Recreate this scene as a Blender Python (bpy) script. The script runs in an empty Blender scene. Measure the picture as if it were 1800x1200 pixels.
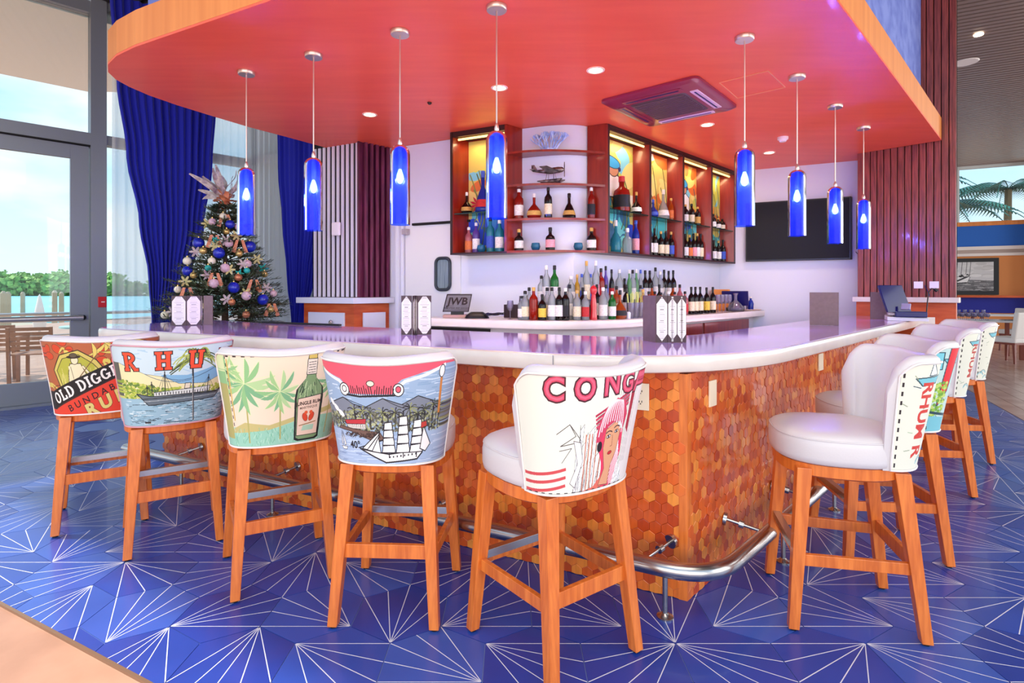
import bpy, bmesh, math, random
import numpy as np
from mathutils import Vector, Matrix
random.seed(7)
sc = bpy.context.scene
COL = sc.collection
PI = math.pi

# ------------------------------------------------------------------ camera, world, lights, exposure
H = 1.35
cd = bpy.data.cameras.new('camera'); cam = bpy.data.objects.new('camera', cd); COL.objects.link(cam)
cam.location = (0, 0, H); cam.rotation_euler = (PI/2, 0, 0)
cd.sensor_width = 36; cd.lens = 970/1800*36; cd.shift_y = -90/1800; cd.clip_end = 2000
sc.camera = cam
sc.view_settings.view_transform = 'Standard'
try: sc.view_settings.look = 'None'
except Exception: pass
sc.view_settings.exposure = 0.27
sc.view_settings.gamma = 1.0
sc.view_settings.use_curve_mapping = False

def lin(c):
    if isinstance(c, str): c = [int(c[i:i+2], 16)/255 for i in (0, 2, 4)]
    elif max(c) > 1.0: c = [x/255 for x in c]
    return tuple(x/12.92 if x <= .04045 else ((x+.055)/1.055)**2.4 for x in c)

world = bpy.data.worlds.new('sky'); sc.world = world; world.use_nodes = True
wn = world.node_tree.nodes; wl = world.node_tree.links; wn.clear()
wo = wn.new('ShaderNodeOutputWorld'); bg = wn.new('ShaderNodeBackground')
tc = wn.new('ShaderNodeTexCoord'); sep = wn.new('ShaderNodeSeparateXYZ')
wl.new(tc.outputs['Generated'], sep.inputs[0])
grad = wn.new('ShaderNodeValToRGB')
e = grad.color_ramp.elements
e[0].position = 0.0; e[0].color = (*lin((205, 196, 180)), 1)
e[1].position = 0.49; e[1].color = (*lin((214, 208, 196)), 1)
for p, c in ((0.503, (222, 236, 248)), (0.62, (176, 216, 248)), (0.8, (110, 180, 236)), (1.0, (90, 155, 225))):
    x = e.new(p); x.color = (*lin(c), 1)
mr = wn.new('ShaderNodeMapRange'); mr.inputs[1].default_value = -1; mr.inputs[2].default_value = 1
wl.new(sep.outputs[2], mr.inputs[0]); wl.new(mr.outputs[0], grad.inputs[0])
mp = wn.new('ShaderNodeMapping'); mp.inputs['Scale'].default_value = (1.6, 1.6, 4.2)
wl.new(tc.outputs['Generated'], mp.inputs[0])
ns = wn.new('ShaderNodeTexNoise'); ns.inputs['Scale'].default_value = 1.7; ns.inputs['Detail'].default_value = 5
wl.new(mp.outputs[0], ns.inputs[0])
cr = wn.new('ShaderNodeValToRGB'); cr.color_ramp.elements[0].position = .43; cr.color_ramp.elements[1].position = .60
wl.new(ns.outputs[0], cr.inputs[0])
up = wn.new('ShaderNodeMapRange'); up.inputs[1].default_value = 0.0; up.inputs[2].default_value = .06
wl.new(sep.outputs[2], up.inputs[0])
mm = wn.new('ShaderNodeMath'); mm.operation = 'MULTIPLY'; wl.new(cr.outputs[0], mm.inputs[0]); wl.new(up.outputs[0], mm.inputs[1])
mx = wn.new('ShaderNodeMixRGB'); mx.inputs[2].default_value = (*lin((244, 247, 252)), 1)
wl.new(mm.outputs[0], mx.inputs[0]); wl.new(grad.outputs[0], mx.inputs[1])
wl.new(mx.outputs[0], bg.inputs[0]); bg.inputs[1].default_value = 1.3
wl.new(bg.outputs[0], wo.inputs[0])

def light(name, kind, loc, power, color=(1, 1, 1), size=.1, size_y=None, rot=(0, 0, 0), spot=None):
    d = bpy.data.lights.new(name, kind); d.energy = power; d.color = color
    if kind == 'AREA':
        d.size = size
        if size_y: d.shape = 'RECTANGLE'; d.size_y = size_y
    elif kind == 'SUN': d.angle = size
    else: d.shadow_soft_size = size
    if spot: d.spot_size = spot; d.spot_blend = .6
    o = bpy.data.objects.new(name, d); COL.objects.link(o); o.location = loc; o.rotation_euler = rot
    return o
# unseen area fills standing in for glass walls around the camera and hall lighting
light('glass_wall_fill', 'AREA', (-1.0, -5.5, 2.2), 330, (1.0, .97, .95), 12, 4.2, (math.radians(99), 0, 0))
light('side_glass_fill', 'AREA', (7.2, 0.6, 2.7), 200, (.93, .96, 1.0), 7, 4.0, (math.radians(86), 0, math.radians(68)))
light('dining_ceiling_fill', 'AREA', (19, 9, 2.6), 700, (.95, .98, 1.0), 8, 4.2, (math.radians(100), 0, math.radians(75)))  # added fill from the right, lifts the slatted dining ceiling
light('hall_ceiling_fill', 'AREA', (0.2, 0.2, 4.85), 70, (1.0, .93, .84), 3.5, 2.5)  # added soft overhead fill, no fitting modelled

# ------------------------------------------------------------------ plan frame: a runs left along the bar front, b runs back along its right side
U = (-0.89256, 0.45093); V = (0.69970, 0.71443); B0 = (0.7603, 2.4028)
def P(a, b): return (B0[0]+a*U[0]+b*V[0], B0[1]+a*U[1]+b*V[1])
def Z(a, b, z): p = P(a, b); return (p[0], p[1], z)
# added fills, unseen below the counter top, shining up to brighten the soffit
light('soffit_fill_light', 'AREA', Z(1.7, 1.22, .93), 9, (1, .80, .86), 2.6, .5, (PI, 0, math.atan2(U[1], U[0])))
light('soffit_fill_light', 'AREA', Z(1.02, 3.3, .93), 12, (1, .74, .92), 3.0, .5, (PI, 0, math.atan2(V[1], V[0])))
_sd = Vector((.80, -.12, -.95)).normalized()
light('sun', 'SUN', (-30, 10, 30), 4.6, (1, .96, .9), math.radians(2), rot=_sd.to_track_quat('-Z', 'Y').to_euler())
ANG_U = math.atan2(U[1], U[0]); ANG_V = math.atan2(V[1], V[0])

# ------------------------------------------------------------------ materials
MATS = {}
def mat(name, color=(.8, .8, .8), rough=.5, metal=0., bump=None, var=None, spec=.5, emit=None, es=1., trans=0., alpha=1., coat=0., ior=1.45, sheen=0.):
    """bump=(scale, strength), var=(scale, amount, stretch xyz, second colour)"""
    if name in MATS: return MATS[name]
    m = bpy.data.materials.new(name); m.use_nodes = True; MATS[name] = m
    n = m.node_tree.nodes; l = m.node_tree.links; b = n['Principled BSDF']
    c = lin(color) if (isinstance(color, str) or max(color) > 1) else tuple(color)
    b.inputs['Base Color'].default_value = (*c, 1); b.inputs['Roughness'].default_value = rough
    b.inputs['Metallic'].default_value = metal; b.inputs['Specular IOR Level'].default_value = spec
    b.inputs['Transmission Weight'].default_value = trans; b.inputs['IOR'].default_value = ior
    b.inputs['Coat Weight'].default_value = coat; b.inputs['Coat Roughness'].default_value = .08
    b.inputs['Sheen Weight'].default_value = sheen
    if alpha < 1: b.inputs['Alpha'].default_value = alpha
    if emit:
        b.inputs['Emission Color'].default_value = (*lin(emit), 1); b.inputs['Emission Strength'].default_value = es
    if var or bump:
        t = n.new('ShaderNodeTexCoord')
    if var:
        mpn = n.new('ShaderNodeMapping'); l.new(t.outputs['Object'], mpn.inputs[0])
        st = var[2] if len(var) > 2 else (1, 1, 1); mpn.inputs['Scale'].default_value = st
        nz = n.new('ShaderNodeTexNoise'); nz.inputs['Scale'].default_value = var[0]; nz.inputs['Detail'].default_value = 4
        l.new(mpn.outputs[0], nz.inputs[0])
        mxx = n.new('ShaderNodeMixRGB'); c2 = lin(var[3]) if len(var) > 3 else tuple(x*(1-var[1]) for x in c)
        mxx.inputs[1].default_value = (*c, 1); mxx.inputs[2].default_value = (*c2, 1)
        rp = n.new('ShaderNodeMapRange'); rp.inputs[1].default_value = .35; rp.inputs[2].default_value = .65
        l.new(nz.outputs[0], rp.inputs[0]); l.new(rp.outputs[0], mxx.inputs[0]); l.new(mxx.outputs[0], b.inputs['Base Color'])
    if bump:
        nb = n.new('ShaderNodeTexNoise'); nb.inputs['Scale'].default_value = bump[0]; nb.inputs['Detail'].default_value = 3
        l.new(t.outputs['Object'], nb.inputs[0])
        bp = n.new('ShaderNodeBump'); bp.inputs['Strength'].default_value = bump[1]; bp.inputs['Distance'].default_value = .01
        l.new(nb.outputs[0], bp.inputs['Height']); l.new(bp.outputs[0], b.inputs['Normal'])
    return m

def attr_mat(name, c1, c2, c3, rough=.4, attr='tone', grain=None, coat=0.):
    """colour ramp over a per-face tone attribute (each piece of a mosaic has its own tone)"""
    m = bpy.data.materials.new(name); m.use_nodes = True; MATS[name] = m
    n = m.node_tree.nodes; l = m.node_tree.links; b = n['Principled BSDF']
    a = n.new('ShaderNodeAttribute'); a.attribute_name = attr
    r = n.new('ShaderNodeValToRGB'); r.color_ramp.elements[0].color = (*lin(c1), 1); r.color_ramp.elements[1].color = (*lin(c3), 1)
    x = r.color_ramp.elements.new(.5); x.color = (*lin(c2), 1)
    l.new(a.outputs['Fac'], r.inputs[0])
    out = r.outputs[0]
    if grain:
        t = n.new('ShaderNodeTexCoord'); mpn = n.new('ShaderNodeMapping'); mpn.inputs['Scale'].default_value = grain[1]
        l.new(t.outputs['Object'], mpn.inputs[0]); nz = n.new('ShaderNodeTexNoise'); nz.inputs['Scale'].default_value = grain[0]; nz.inputs['Detail'].default_value = 4
        l.new(mpn.outputs[0], nz.inputs[0]); mxx = n.new('ShaderNodeMixRGB'); mxx.blend_type = 'MULTIPLY'; mxx.inputs[0].default_value = grain[2]
        l.new(out, mxx.inputs[1]); l.new(nz.outputs[1], mxx.inputs[2])
        rr = n.new('ShaderNodeValToRGB'); rr.color_ramp.elements[0].position = .3; rr.color_ramp.elements[1].position = .6
        rr.color_ramp.elements[0].color = (.45, .45, .45, 1); l.new(nz.outputs[0], rr.inputs[0]); l.new(rr.outputs[0], mxx.inputs[2])
        out = mxx.outputs[0]
    l.new(out, b.inputs['Base Color']); b.inputs['Roughness'].default_value = rough; b.inputs['Coat Weight'].default_value = coat
    return m

def glassy(name, color, body=.0, bodycol=None, rough=.06, emitcol=None, es=0., refl=1.45):
    """tinted thin glass: coloured see-through, fresnel gloss, a little translucent body"""
    if name in MATS: return MATS[name]
    m = bpy.data.materials.new(name); m.use_nodes = True; MATS[name] = m
    n = m.node_tree.nodes; l = m.node_tree.links; n.clear()
    o = n.new('ShaderNodeOutputMaterial'); t = n.new('ShaderNodeBsdfTransparent'); t.inputs[0].default_value = (*lin(color), 1)
    g = n.new('ShaderNodeBsdfGlossy'); g.inputs['Roughness'].default_value = rough
    f = n.new('ShaderNodeFresnel'); f.inputs[0].default_value = refl
    mi = n.new('ShaderNodeMixShader'); l.new(f.outputs[0], mi.inputs[0]); l.new(g.outputs[0], mi.inputs[2])
    src = t.outputs[0]
    if body > 0:
        d = n.new('ShaderNodeBsdfTranslucent'); d.inputs[0].default_value = (*lin(bodycol or color), 1)
        d2 = n.new('ShaderNodeBsdfDiffuse'); d2.inputs[0].default_value = (*lin(bodycol or color), 1)
        md = n.new('ShaderNodeMixShader'); md.inputs[0].default_value = .5; l.new(d.outputs[0], md.inputs[1]); l.new(d2.outputs[0], md.inputs[2])
        mb = n.new('ShaderNodeMixShader'); mb.inputs[0].default_value = body
        l.new(t.outputs[0], mb.inputs[1]); l.new(md.outputs[0], mb.inputs[2]); src = mb.outputs[0]
    l.new(src, mi.inputs[1]); l.new(mi.outputs[0], o.inputs[0])
    return m

M_white = mat('white_paint', (220, 222, 232), .55, bump=(60, .03))
M_cream = mat('cream_stone', (226, 214, 204), .22, var=(9, .06), coat=.4)
M_top = mat('lavender_tinted_top', (186, 150, 224), .07, var=(4, .05), coat=.35)  # lavender of pendant light and reflections put into the stone's colour
M_fascia = mat('honey_wood', (228, 142, 70), .42, var=(2.2, .15, (6, 6, .3), (214, 126, 56)))
M_soffit = mat('red_tinted_wood', (246, 100, 68), .42, var=(1.6, .2, (1, 7, 1), (240, 92, 62)), coat=.1)  # orange wood with the reddish tint of the light put into its colour
M_blue_bulk = mat('blue_plaster', (120, 136, 205), .7, var=(7, .2, (1, 1, 1), (92, 108, 186)))
M_stool = mat('orange_beech', (232, 126, 50), .34, var=(4, .2, (14, 14, 1.2), (205, 100, 34)), coat=.3)
M_leather = mat('ivory_leather', (214, 207, 206), .38, bump=(120, .05), coat=.15)
M_steel = mat('brushed_steel', (190, 186, 182), .24, 1.0, var=(3, .12, (1, 1, 30)))
M_satin = mat('satin_nickel', (214, 196, 186), .3, .9)
M_black = mat('black_plastic', (18, 18, 20), .35)
M_screen = mat('screen_glass', (30, 31, 33), .55, spec=.2)
M_mahog = mat('red_mahogany', (146, 38, 16), .3, var=(4, .2, (5, 5, .6), (124, 24, 10)), coat=.3)
M_darkwood = mat('dark_walnut', (52, 22, 20), .4, var=(6, .3, (10, 10, 1)))
M_slatw = mat('slat_walnut', (156, 70, 62), .38, var=(5, .3, (16, 16, .8), (104, 40, 38)), coat=.25)
M_gap = mat('gap_black', (14, 9, 9), .7)
M_greyfr = mat('grey_aluminium', (134, 138, 146), .4, .25)
M_sea = mat('turquoise_sea', (120, 206, 222), .35, bump=(3, .4))
M_rope = mat('black_cord', (20, 18, 20), .6)
M_grout = mat('pale_grout', (136, 156, 204), .8)
M_line = mat('white_inlay', (226, 226, 236), .4)
M_tan = mat('tan_stone_floor', (192, 146, 120), .4, var=(3, .12, (1, 1, 1), (172, 128, 104)), bump=(30, .05))
M_planks = mat('pale_plank_floor', (206, 170, 150), .3, var=(3, .15, (1, 1, 1), (180, 132, 108)), coat=.2)
M_curtain = mat('royal_blue_velvet', (14, 26, 172), .75, sheen=.25)
M_red = mat('red_plastic', (206, 26, 36), .35)
M_emit_warm = mat('warm_lamp', (255, 240, 220), .5, emit=(255, 232, 200), es=9)
M_emit_strip = mat('led_strip_glow', (255, 220, 150), .5, emit=(255, 196, 110), es=2.6)
M_bulb = mat('bulb_glow', (255, 255, 255), .5, emit=(215, 225, 255), es=14)
M_glass = glassy('clear_glass', (244, 250, 250), rough=.02)
M_gshelf = glassy('shelf_glass', (190, 236, 226), .25, (60, 120, 110), .05)
M_blueglass = glassy('blue_fluted_glass', (110, 156, 255), .30, (20, 50, 255), .10, refl=1.3)
M_sheer = glassy('sheer_voile', (246, 249, 250), .55, (255, 255, 255), .8, refl=1.02)
M_tile = attr_mat('blue_cement_tile', (34, 60, 150), (42, 76, 168), (60, 94, 180), .28, grain=(2.2, (1, 1, 1), .35), coat=.12)
M_hexw = attr_mat('wood_hex_tile', (190, 66, 18), (226, 100, 30), (246, 150, 60), .34, grain=(16, (3, 3, .4), .45), coat=.25)

# ------------------------------------------------------------------ mesh helpers
class MB:
    def __init__(s): s.v = []; s.f = []; s.m = []; s.t = []
    def add(s, vs, fs, mi=0, tone=0.):
        o = len(s.v); s.v += [tuple(p) for p in vs]
        for f in fs: s.f.append(tuple(i+o for i in f)); s.m.append(mi); s.t.append(tone)
        return s
    def box(s, c, d, rz=0, mi=0, tilt=None):
        vs = []
        for x in (-.5, .5):
            for y in (-.5, .5):
                for z in (-.5, .5): vs.append(Vector((x*d[0], y*d[1], z*d[2])))
        R = Matrix.Rotation(rz, 3, 'Z')
        if tilt: R = R @ Matrix.Rotation(tilt[0], 3, 'X') @ Matrix.Rotation(tilt[1], 3, 'Y')
        vs = [R @ p + Vector(c) for p in vs]
        return s.add(vs, [(0, 1, 3, 2), (4, 6, 7, 5), (0, 4, 5, 1), (2, 3, 7, 6), (0, 2, 6, 4), (1, 5, 7, 3)], mi)
    def hexa(s, b, t, mi=0):
        """frustum between two quads (4 points each)"""
        return s.add(list(b)+list(t), [(3, 2, 1, 0), (4, 5, 6, 7)]+[(i, (i+1) % 4, (i+1) % 4+4, i+4) for i in range(4)], mi)
    def prism(s, poly, z0, z1, mi=0, holes=False):
        n = len(poly); area = sum(poly[i][0]*poly[(i+1) % n][1]-poly[(i+1) % n][0]*poly[i][1] for i in range(n))
        if area < 0: poly = poly[::-1]
        vs = [(x, y, z0) for x, y in poly]+[(x, y, z1) for x, y in poly]
        return s.add(vs, [tuple(range(n-1, -1, -1)), tuple(range(n, 2*n))]+[(i, (i+1) % n, (i+1) % n+n, i+n) for i in range(n)], mi)
    def tube(s, pts, r, n=10, mi=0, cap=True, closed=False):
        pts = [Vector(p) for p in pts]; rs = r if isinstance(r, (list, tuple)) else [r]*len(pts); base = len(s.v); prev = None; N = len(pts)
        for i, p in enumerate(pts):
            if closed: d = pts[(i+1) % N]-pts[i-1]
            else: d = (pts[min(i+1, N-1)]-pts[max(i-1, 0)])
            d.normalize()
            if prev is None: a = d.orthogonal().normalized()
            else: a = (prev-d*prev.dot(d)).normalized()
            prev = a; b = d.cross(a)
            for k in range(n):
                q = p+(a*math.cos(2*PI*k/n)+b*math.sin(2*PI*k/n))*rs[i]; s.v.append(tuple(q))
        for i in range(N if closed else N-1):
            j = (i+1) % N
            for k in range(n):
                s.f.append((base+i*n+k, base+i*n+(k+1) % n, base+j*n+(k+1) % n, base+j*n+k)); s.m.append(mi); s.t.append(0)
        if cap and not closed:
            s.f.append(tuple(base+k for k in range(n-1, -1, -1))); s.m.append(mi); s.t.append(0)
            s.f.append(tuple(base+(N-1)*n+k for k in range(n))); s.m.append(mi); s.t.append(0)
        return s
    def lathe(s, prof, n=20, c=(0, 0, 0), mi=0, sx=1, sy=1, cap=True):
        base = len(s.v); c = Vector(c)
        for r, z in prof:
            for k in range(n):
                a = 2*PI*k/n; s.v.append((c.x+r*math.cos(a)*sx, c.y+r*math.sin(a)*sy, c.z+z))
        for i in range(len(prof)-1):
            for k in range(n):
                s.f.append((base+i*n+k, base+i*n+(k+1) % n, base+(i+1)*n+(k+1) % n, base+(i+1)*n+k)); s.m.append(mi); s.t.append(0)
        if cap:
            if prof[0][0] > 1e-4: s.f.append(tuple(base+k for k in range(n-1, -1, -1))); s.m.append(mi); s.t.append(0)
            if prof[-1][0] > 1e-4: s.f.append(tuple(base+(len(prof)-1)*n+k for k in range(n))); s.m.append(mi); s.t.append(0)
        return s
    def ball(s, c, r, n=12, mi=0, sz=1):
        return s.lathe([(max(1e-5, r*math.sin(PI*i/8)), -r*sz*math.cos(PI*i/8)) for i in range(9)], n, c, mi, cap=False)
    def mesh(s, name, mats, smooth=None, bevel=None):
        me = bpy.data.meshes.new(name); me.from_pydata(s.v, [], s.f); 
        for m in (mats if isinstance(mats, (list, tuple)) else [mats]): me.materials.append(m)
        me.polygons.foreach_set('material_index', s.m)
        if any(s.t):
            at = me.attributes.new('tone', 'FLOAT', 'FACE'); at.data.foreach_set('value', s.t)
        if bevel:
            bm = bmesh.new(); bm.from_mesh(me); bmesh.ops.remove_doubles(bm, verts=bm.verts, dist=1e-5)
            es = [e for e in bm.edges if len(e.link_faces) == 2 and e.calc_face_angle() > math.radians(30)]
            bmesh.ops.bevel(bm, geom=es, offset=bevel, segments=2, affect='EDGES', profile=.6); bm.to_mesh(me); bm.free()
        if smooth is not None:
            me.polygons.foreach_set('use_smooth', [True]*len(me.polygons))
            try: me.set_sharp_from_angle(angle=math.radians(smooth))
            except Exception: pass
        me.update(); return me
    def build(s, name, mats, parent=None, smooth=None, bevel=None, loc=None, rz=0):
        return link(name, s.mesh(name, mats, smooth, bevel), parent, loc, rz)
def link(name, me, parent=None, loc=None, rz=0):
    o = bpy.data.objects.new(name, me); COL.objects.link(o)
    if parent is not None: o.parent = parent
    if loc: o.location = loc
    if rz: o.rotation_euler.z = rz
    return o
def tag(o, label, cat, group=None, kind=None):
    o['label'] = label; o['category'] = cat
    if group: o['group'] = group
    if kind: o['kind'] = kind
    return o
def thing(name, label, cat, loc=(0, 0, 0), rz=0, group=None):
    o = bpy.data.objects.new(name, None); COL.objects.link(o); o.location = loc; o.rotation_euler.z = rz; o.empty_display_size = .1
    return tag(o, label, cat, group)
def struct(name, mb, mats, parent=None, smooth=None, bevel=None):
    o = mb.build(name, mats, parent, smooth, bevel)
    if parent is None: o['kind'] = 'structure'
    return o
def copy_tree(o, parent=None):
    c = o.copy(); COL.objects.link(c); c.parent = parent
    for ch in list(o.children): copy_tree(ch, c)
    return c
def arc(p0, p1, p2, n=10):
    """quadratic curve p0..p2 with control p1"""
    return [((1-t)**2*p0[0]+2*t*(1-t)*p1[0]+t*t*p2[0], (1-t)**2*p0[1]+2*t*(1-t)*p1[1]+t*t*p2[1]) for t in [i/n for i in range(n+1)]]
def rot2(x, y, a): return (x*math.cos(a)-y*math.sin(a), x*math.sin(a)+y*math.cos(a))
def AB(poly): return [P(a, b) for a, b in poly]
def seg_box(mb, p, q, th, z0, z1, side=0, mi=0):
    """vertical slab from p to q in plan, th thick (side -1: grows to the left of p->q, +1 right, 0 centred)"""
    d = Vector((q[0]-p[0], q[1]-p[1])).normalized(); nrm = Vector((-d.y, d.x))
    o0 = {0: -th/2, -1: 0, 1: -th}[side]; o1 = o0+th
    poly = [(p[0]+nrm.x*o0, p[1]+nrm.y*o0), (q[0]+nrm.x*o0, q[1]+nrm.y*o0), (q[0]+nrm.x*o1, q[1]+nrm.y*o1), (p[0]+nrm.x*o1, p[1]+nrm.y*o1)]
    return mb.prism(poly, z0, z1, mi)

# ================================================================== SETTING
fl = struct('floor', MB().box((3, 8, -.16), (44, 44, .30)), M_tan)
fl.location = (0, 0, 0)
# pale plank floor beyond the tiled area (right) and stone strip stay on the base slab; planks are boards of their own
def UV(p):
    x, y = p[0]-B0[0], p[1]-B0[1]; d = U[0]*V[1]-U[1]*V[0]
    return ((x*V[1]-y*V[0])/d, (U[0]*y-U[1]*x)/d)
g0 = P(0, -1.42); LN = Vector((-U[1], U[0])); LN = LN if LN.dot(Vector(V)) > 0 else -LN       # inside is b > -1.42
r0 = Vector(P(-.975, 5.22)); r1 = Vector(P(-.407, 7.08)); RD = (r1-r0).normalized(); RN = Vector((-RD.y, RD.x))  # inside is left of this line
w_n = Vector((-V[1], V[0])); w0 = Vector(P(7.73, 0))                                            # inside is right of the window wall
HS = .21; HW = HS*math.sqrt(3); hc0 = Vector((-1.0119, 2.2158-HS))
tile_bed = MB()
edge = lambda s: (g0[0]+U[0]*s, g0[1]+U[1]*s)
def isect(p, d, q, f):
    det = d[0]*-f[1]+d[1]*f[0]; rx, ry = q[0]-p[0], q[1]-p[1]; t = (rx*-f[1]+ry*f[0])/det
    return (p[0]+d[0]*t, p[1]+d[1]*t)
cR = isect(g0, U, (r0.x, r0.y), (RD.x, RD.y))
far_r = (r0.x+RD.x*9, r0.y+RD.y*9)
poly_bed = [P(7.70, -1.42), cR, far_r, P(7.7, 9)]
tile_bed.prism(poly_bed, -.012, -.0035)
struct('floor_tile_bed', tile_bed, M_grout, fl)
def hexvert(i, s=HS): a = math.radians(90+60*i); return Vector((s*math.cos(a), s*math.sin(a)))
def hex_tile_mb(k):
    mb = MB(); s = HS-.0018; top = [hexvert(i, s) for i in range(6)]
    mb.v += [(p.x, p.y, 0) for p in top]+[(p.x, p.y, -.008) for p in top]
    mb.f += [tuple(range(6))]+[(i+6, (i+1) % 6+6, (i+1) % 6, i) for i in range(6)]; mb.m += [0]*7; mb.t += [0]*7
    v = [hexvert((k+i) % 6, s*.995) for i in range(6)]; o = v[0]
    for tgt in (v[2], (v[2]+v[3])/2, v[3], (v[3]+v[4])/2, v[4]):
        d = (tgt-o).normalized(); n = Vector((-d.y, d.x)); h = .0019
        a_ = o+d*.003; b_ = tgt
        q = [a_-n*h*.8, b_-n*h, b_+n*h, a_+n*h*.8]
        mb.add([(p.x, p.y, .0004) for p in q], [(0, 1, 2, 3)], 1)
    return mb
rnd = random.Random(11)
tiles = []
for j in range(-6, 40):
    for i in range(-45, 50):
        c = hc0+Vector((i*HW+(j % 2)*HW/2, j*1.5*HS))
        if c.y < 1.45 or c.y > 14 or abs(c.x) > c.y*.95+.4: continue
        a, b = UV(c)
        if a > .45 and b > .45 and a < 6 and b < 9: continue
        if a > .35 and a < 3.5 and b > .3: continue
        if (a > 7.6) or b > 8.5 or b < -1.42-HS*1.05: continue
        if RN.dot(c-r0) < -HS*1.05: continue
        tiles.append((c.y*1.0+abs(c.x)*.15, c, (i, j)))
tiles.sort(key=lambda t: t[0])
tile_mesh = {}
rest = MB(); count = 0
# fan corner of each tile picked so that the rays run on into the neighbouring tile
idx = {(i, j): n for n, (_, _, (i, j)) in enumerate(tiles)}; fan = [rnd.randrange(6) for _ in tiles]
def nbr(i, j, e_):
    o_ = j % 2
    return [(i-1+o_, j+1), (i-1, j), (i-1+o_, j-1), (i+o_, j-1), (i+1, j), (i+o_, j+1)][e_]
for sweep in range(7):
    for n, (_, _, (i, j)) in enumerate(tiles):
        best = None
        for k in range(6):
            sc_ = rnd.random()*(.9 if sweep < 4 else .2)
            for e_ in range(6):
                m_ = idx.get(nbr(i, j, e_))
                if m_ is None: continue
                mine = e_ in ((k+2) % 6, (k+3) % 6); his = (e_+3) % 6 in ((fan[m_]+2) % 6, (fan[m_]+3) % 6)
                if mine and his: sc_ += 1
                elif mine or his: sc_ -= .6
            if best is None or sc_ > best[0]: best = (sc_, k)
        fan[n] = best[1]
for tn, (d, c, _ij) in enumerate(tiles):
    k = fan[tn]; tone = rnd.choice((.1, .3, .45, .6, .9))
    a, b = UV(c)
    cut = b < -1.42+HS*1.0 or RN.dot(c-r0) < HS*1.05
    if count < 300:
        if not cut:
            key = (k, tone)
            if key not in tile_mesh:
                mb = hex_tile_mb(k); mb.t = [tone]*len(mb.f); tile_mesh[key] = mb.mesh('tile', [M_tile, M_line])
            link('tile', tile_mesh[key], fl, (c.x, c.y, 0))
        else:
            mb = hex_tile_mb(k); mb.t = [tone]*len(mb.f); me = mb.mesh('tile', [M_tile, M_line])
            bm = bmesh.new(); bm.from_mesh(me)
            for pt, nn in (((g0[0], g0[1]), LN), ((r0.x, r0.y), RN)):
                r = bmesh.ops.bisect_plane(bm, geom=bm.verts[:]+bm.edges[:]+bm.faces[:], plane_co=(pt[0]-c.x, pt[1]-c.y, 0), plane_no=(nn.x, nn.y, 0), clear_inner=True)
            if not bm.faces: bm.free(); continue
            bm.to_mesh(me); bm.free(); link('tile', me, fl, (c.x, c.y, 0))
        count += 1
    else:
        if cut and (b < -1.42+HS*.5 or RN.dot(c-r0) < HS*.4): continue
        mb = hex_tile_mb(k); rest.add([(x+c.x, y+c.y, z) for x, y, z in mb.v], mb.f, 0, tone)
        for q in range(5): rest.m[-1-q] = 1
o = rest.build('far_tiles', [M_tile, M_line], fl); o['kind'] = 'stuff'
# plank floor right of the tiles: boards running along the border direction
for i in range(34):
    off = .012+i*.19
    p = r0-RD*2.2-RN*(off+.09); q = r0+RD*11-RN*(off+.09)
    mb = MB(); seg_box(mb, p, q, .184, -.009, 0.0); mb.t = [.5]*6
    mb.build('plank', M_planks, fl)
M_edge = mat('brass_edge', (150, 120, 96), .4, .6)
mb = MB(); seg_box(mb, P(7.7, -1.425), cR, .012, -.01, .001); struct('trim_1', mb, M_edge)

# hall ceiling with long slats
_c = MB(); _c.prism([P(7.72, -2.2), P(7.72, 3.4), P(4.6, 3.4), (1, 17), (6, 20), (26, 11), (20, -1), (2, -2)], 5.06, 5.26)
ce = struct('ceiling', _c, mat('ceiling_void', (60, 54, 54), .6))
M_cslat = mat('ceiling_slat_grey', (158, 140, 136), .32, .5)
for i in range(118):
    b = 4.2+i*.127
    mb = MB(); p = P(-9, b); q = P(2.2 if b > 9 else .2, b)
    seg_box(mb, p, q, .08, 4.98, 5.02); mb.build('slat', M_cslat, ce)
M_dkslat = mat('ceiling_slat_dark', (44, 40, 44), .5)
for i in range(22):
    mb = MB(); seg_box(mb, P(7.6, -1+i*.16), P(4.3, -1+i*.16), .1, 4.93, 5.05); mb.build('slat', M_dkslat, ce)

# window wall (left), door with push bar, corner windows
def wbox(mb, b0, b1, z0, z1, th=.14, a=7.73, mi=0): return seg_box(mb, P(a, b0), P(a, b1), th, z0, z1, 0, mi)
def ubox(mb, a0, a1, z0, z1, th=.12, b=3.28, mi=0): return seg_box(mb, P(a0, b), P(a1, b), th, z0, z1, 0, mi)
w1 = MB()
wbox(w1, -1.2, 1.307, 3.13, 3.28); wbox(w1, -1.2, 1.307, 4.76, 4.9); wbox(w1, 1.307, 1.467, 0, 5.0, .2)
wbox(w1, 1.467, 3.28, 3.16, 3.28); wbox(w1, 3.20, 3.34, 0, 5.0, .2); wbox(w1, 2.3, 2.38, 0, 5.0)
wbox(w1, -1.2, -1.05, 0, 5.0); wbox(w1, 1.467, 3.28, 0, .12); wbox(w1, 1.467, 3.28, 4.85, 5.0)
wr = struct('window_1', w1, M_greyfr)
gl = MB(); wbox(gl, -1.05, 1.307, 3.28, 4.76, .012); wbox(gl, 1.467, 3.2, .12, 3.16, .012); wbox(gl, 1.467, 3.2, 3.28, 4.85, .012)
gl.build('pane', M_glass, wr)
dk = MB(); wbox(dk, -1.2, 1.307, 3.118, 3.13, .16); dk.build('seal', M_gap, wr)
w2 = MB()
ubox(w2, 7.73, 4.6, 3.2, 3.32); ubox(w2, 7.73, 4.6, 0, .12); ubox(w2, 7.73, 4.6, 4.85, 5.0); ubox(w2, 6.0, 5.9, 0, 5.0); ubox(w2, 4.75, 4.6, 0, 5)
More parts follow.
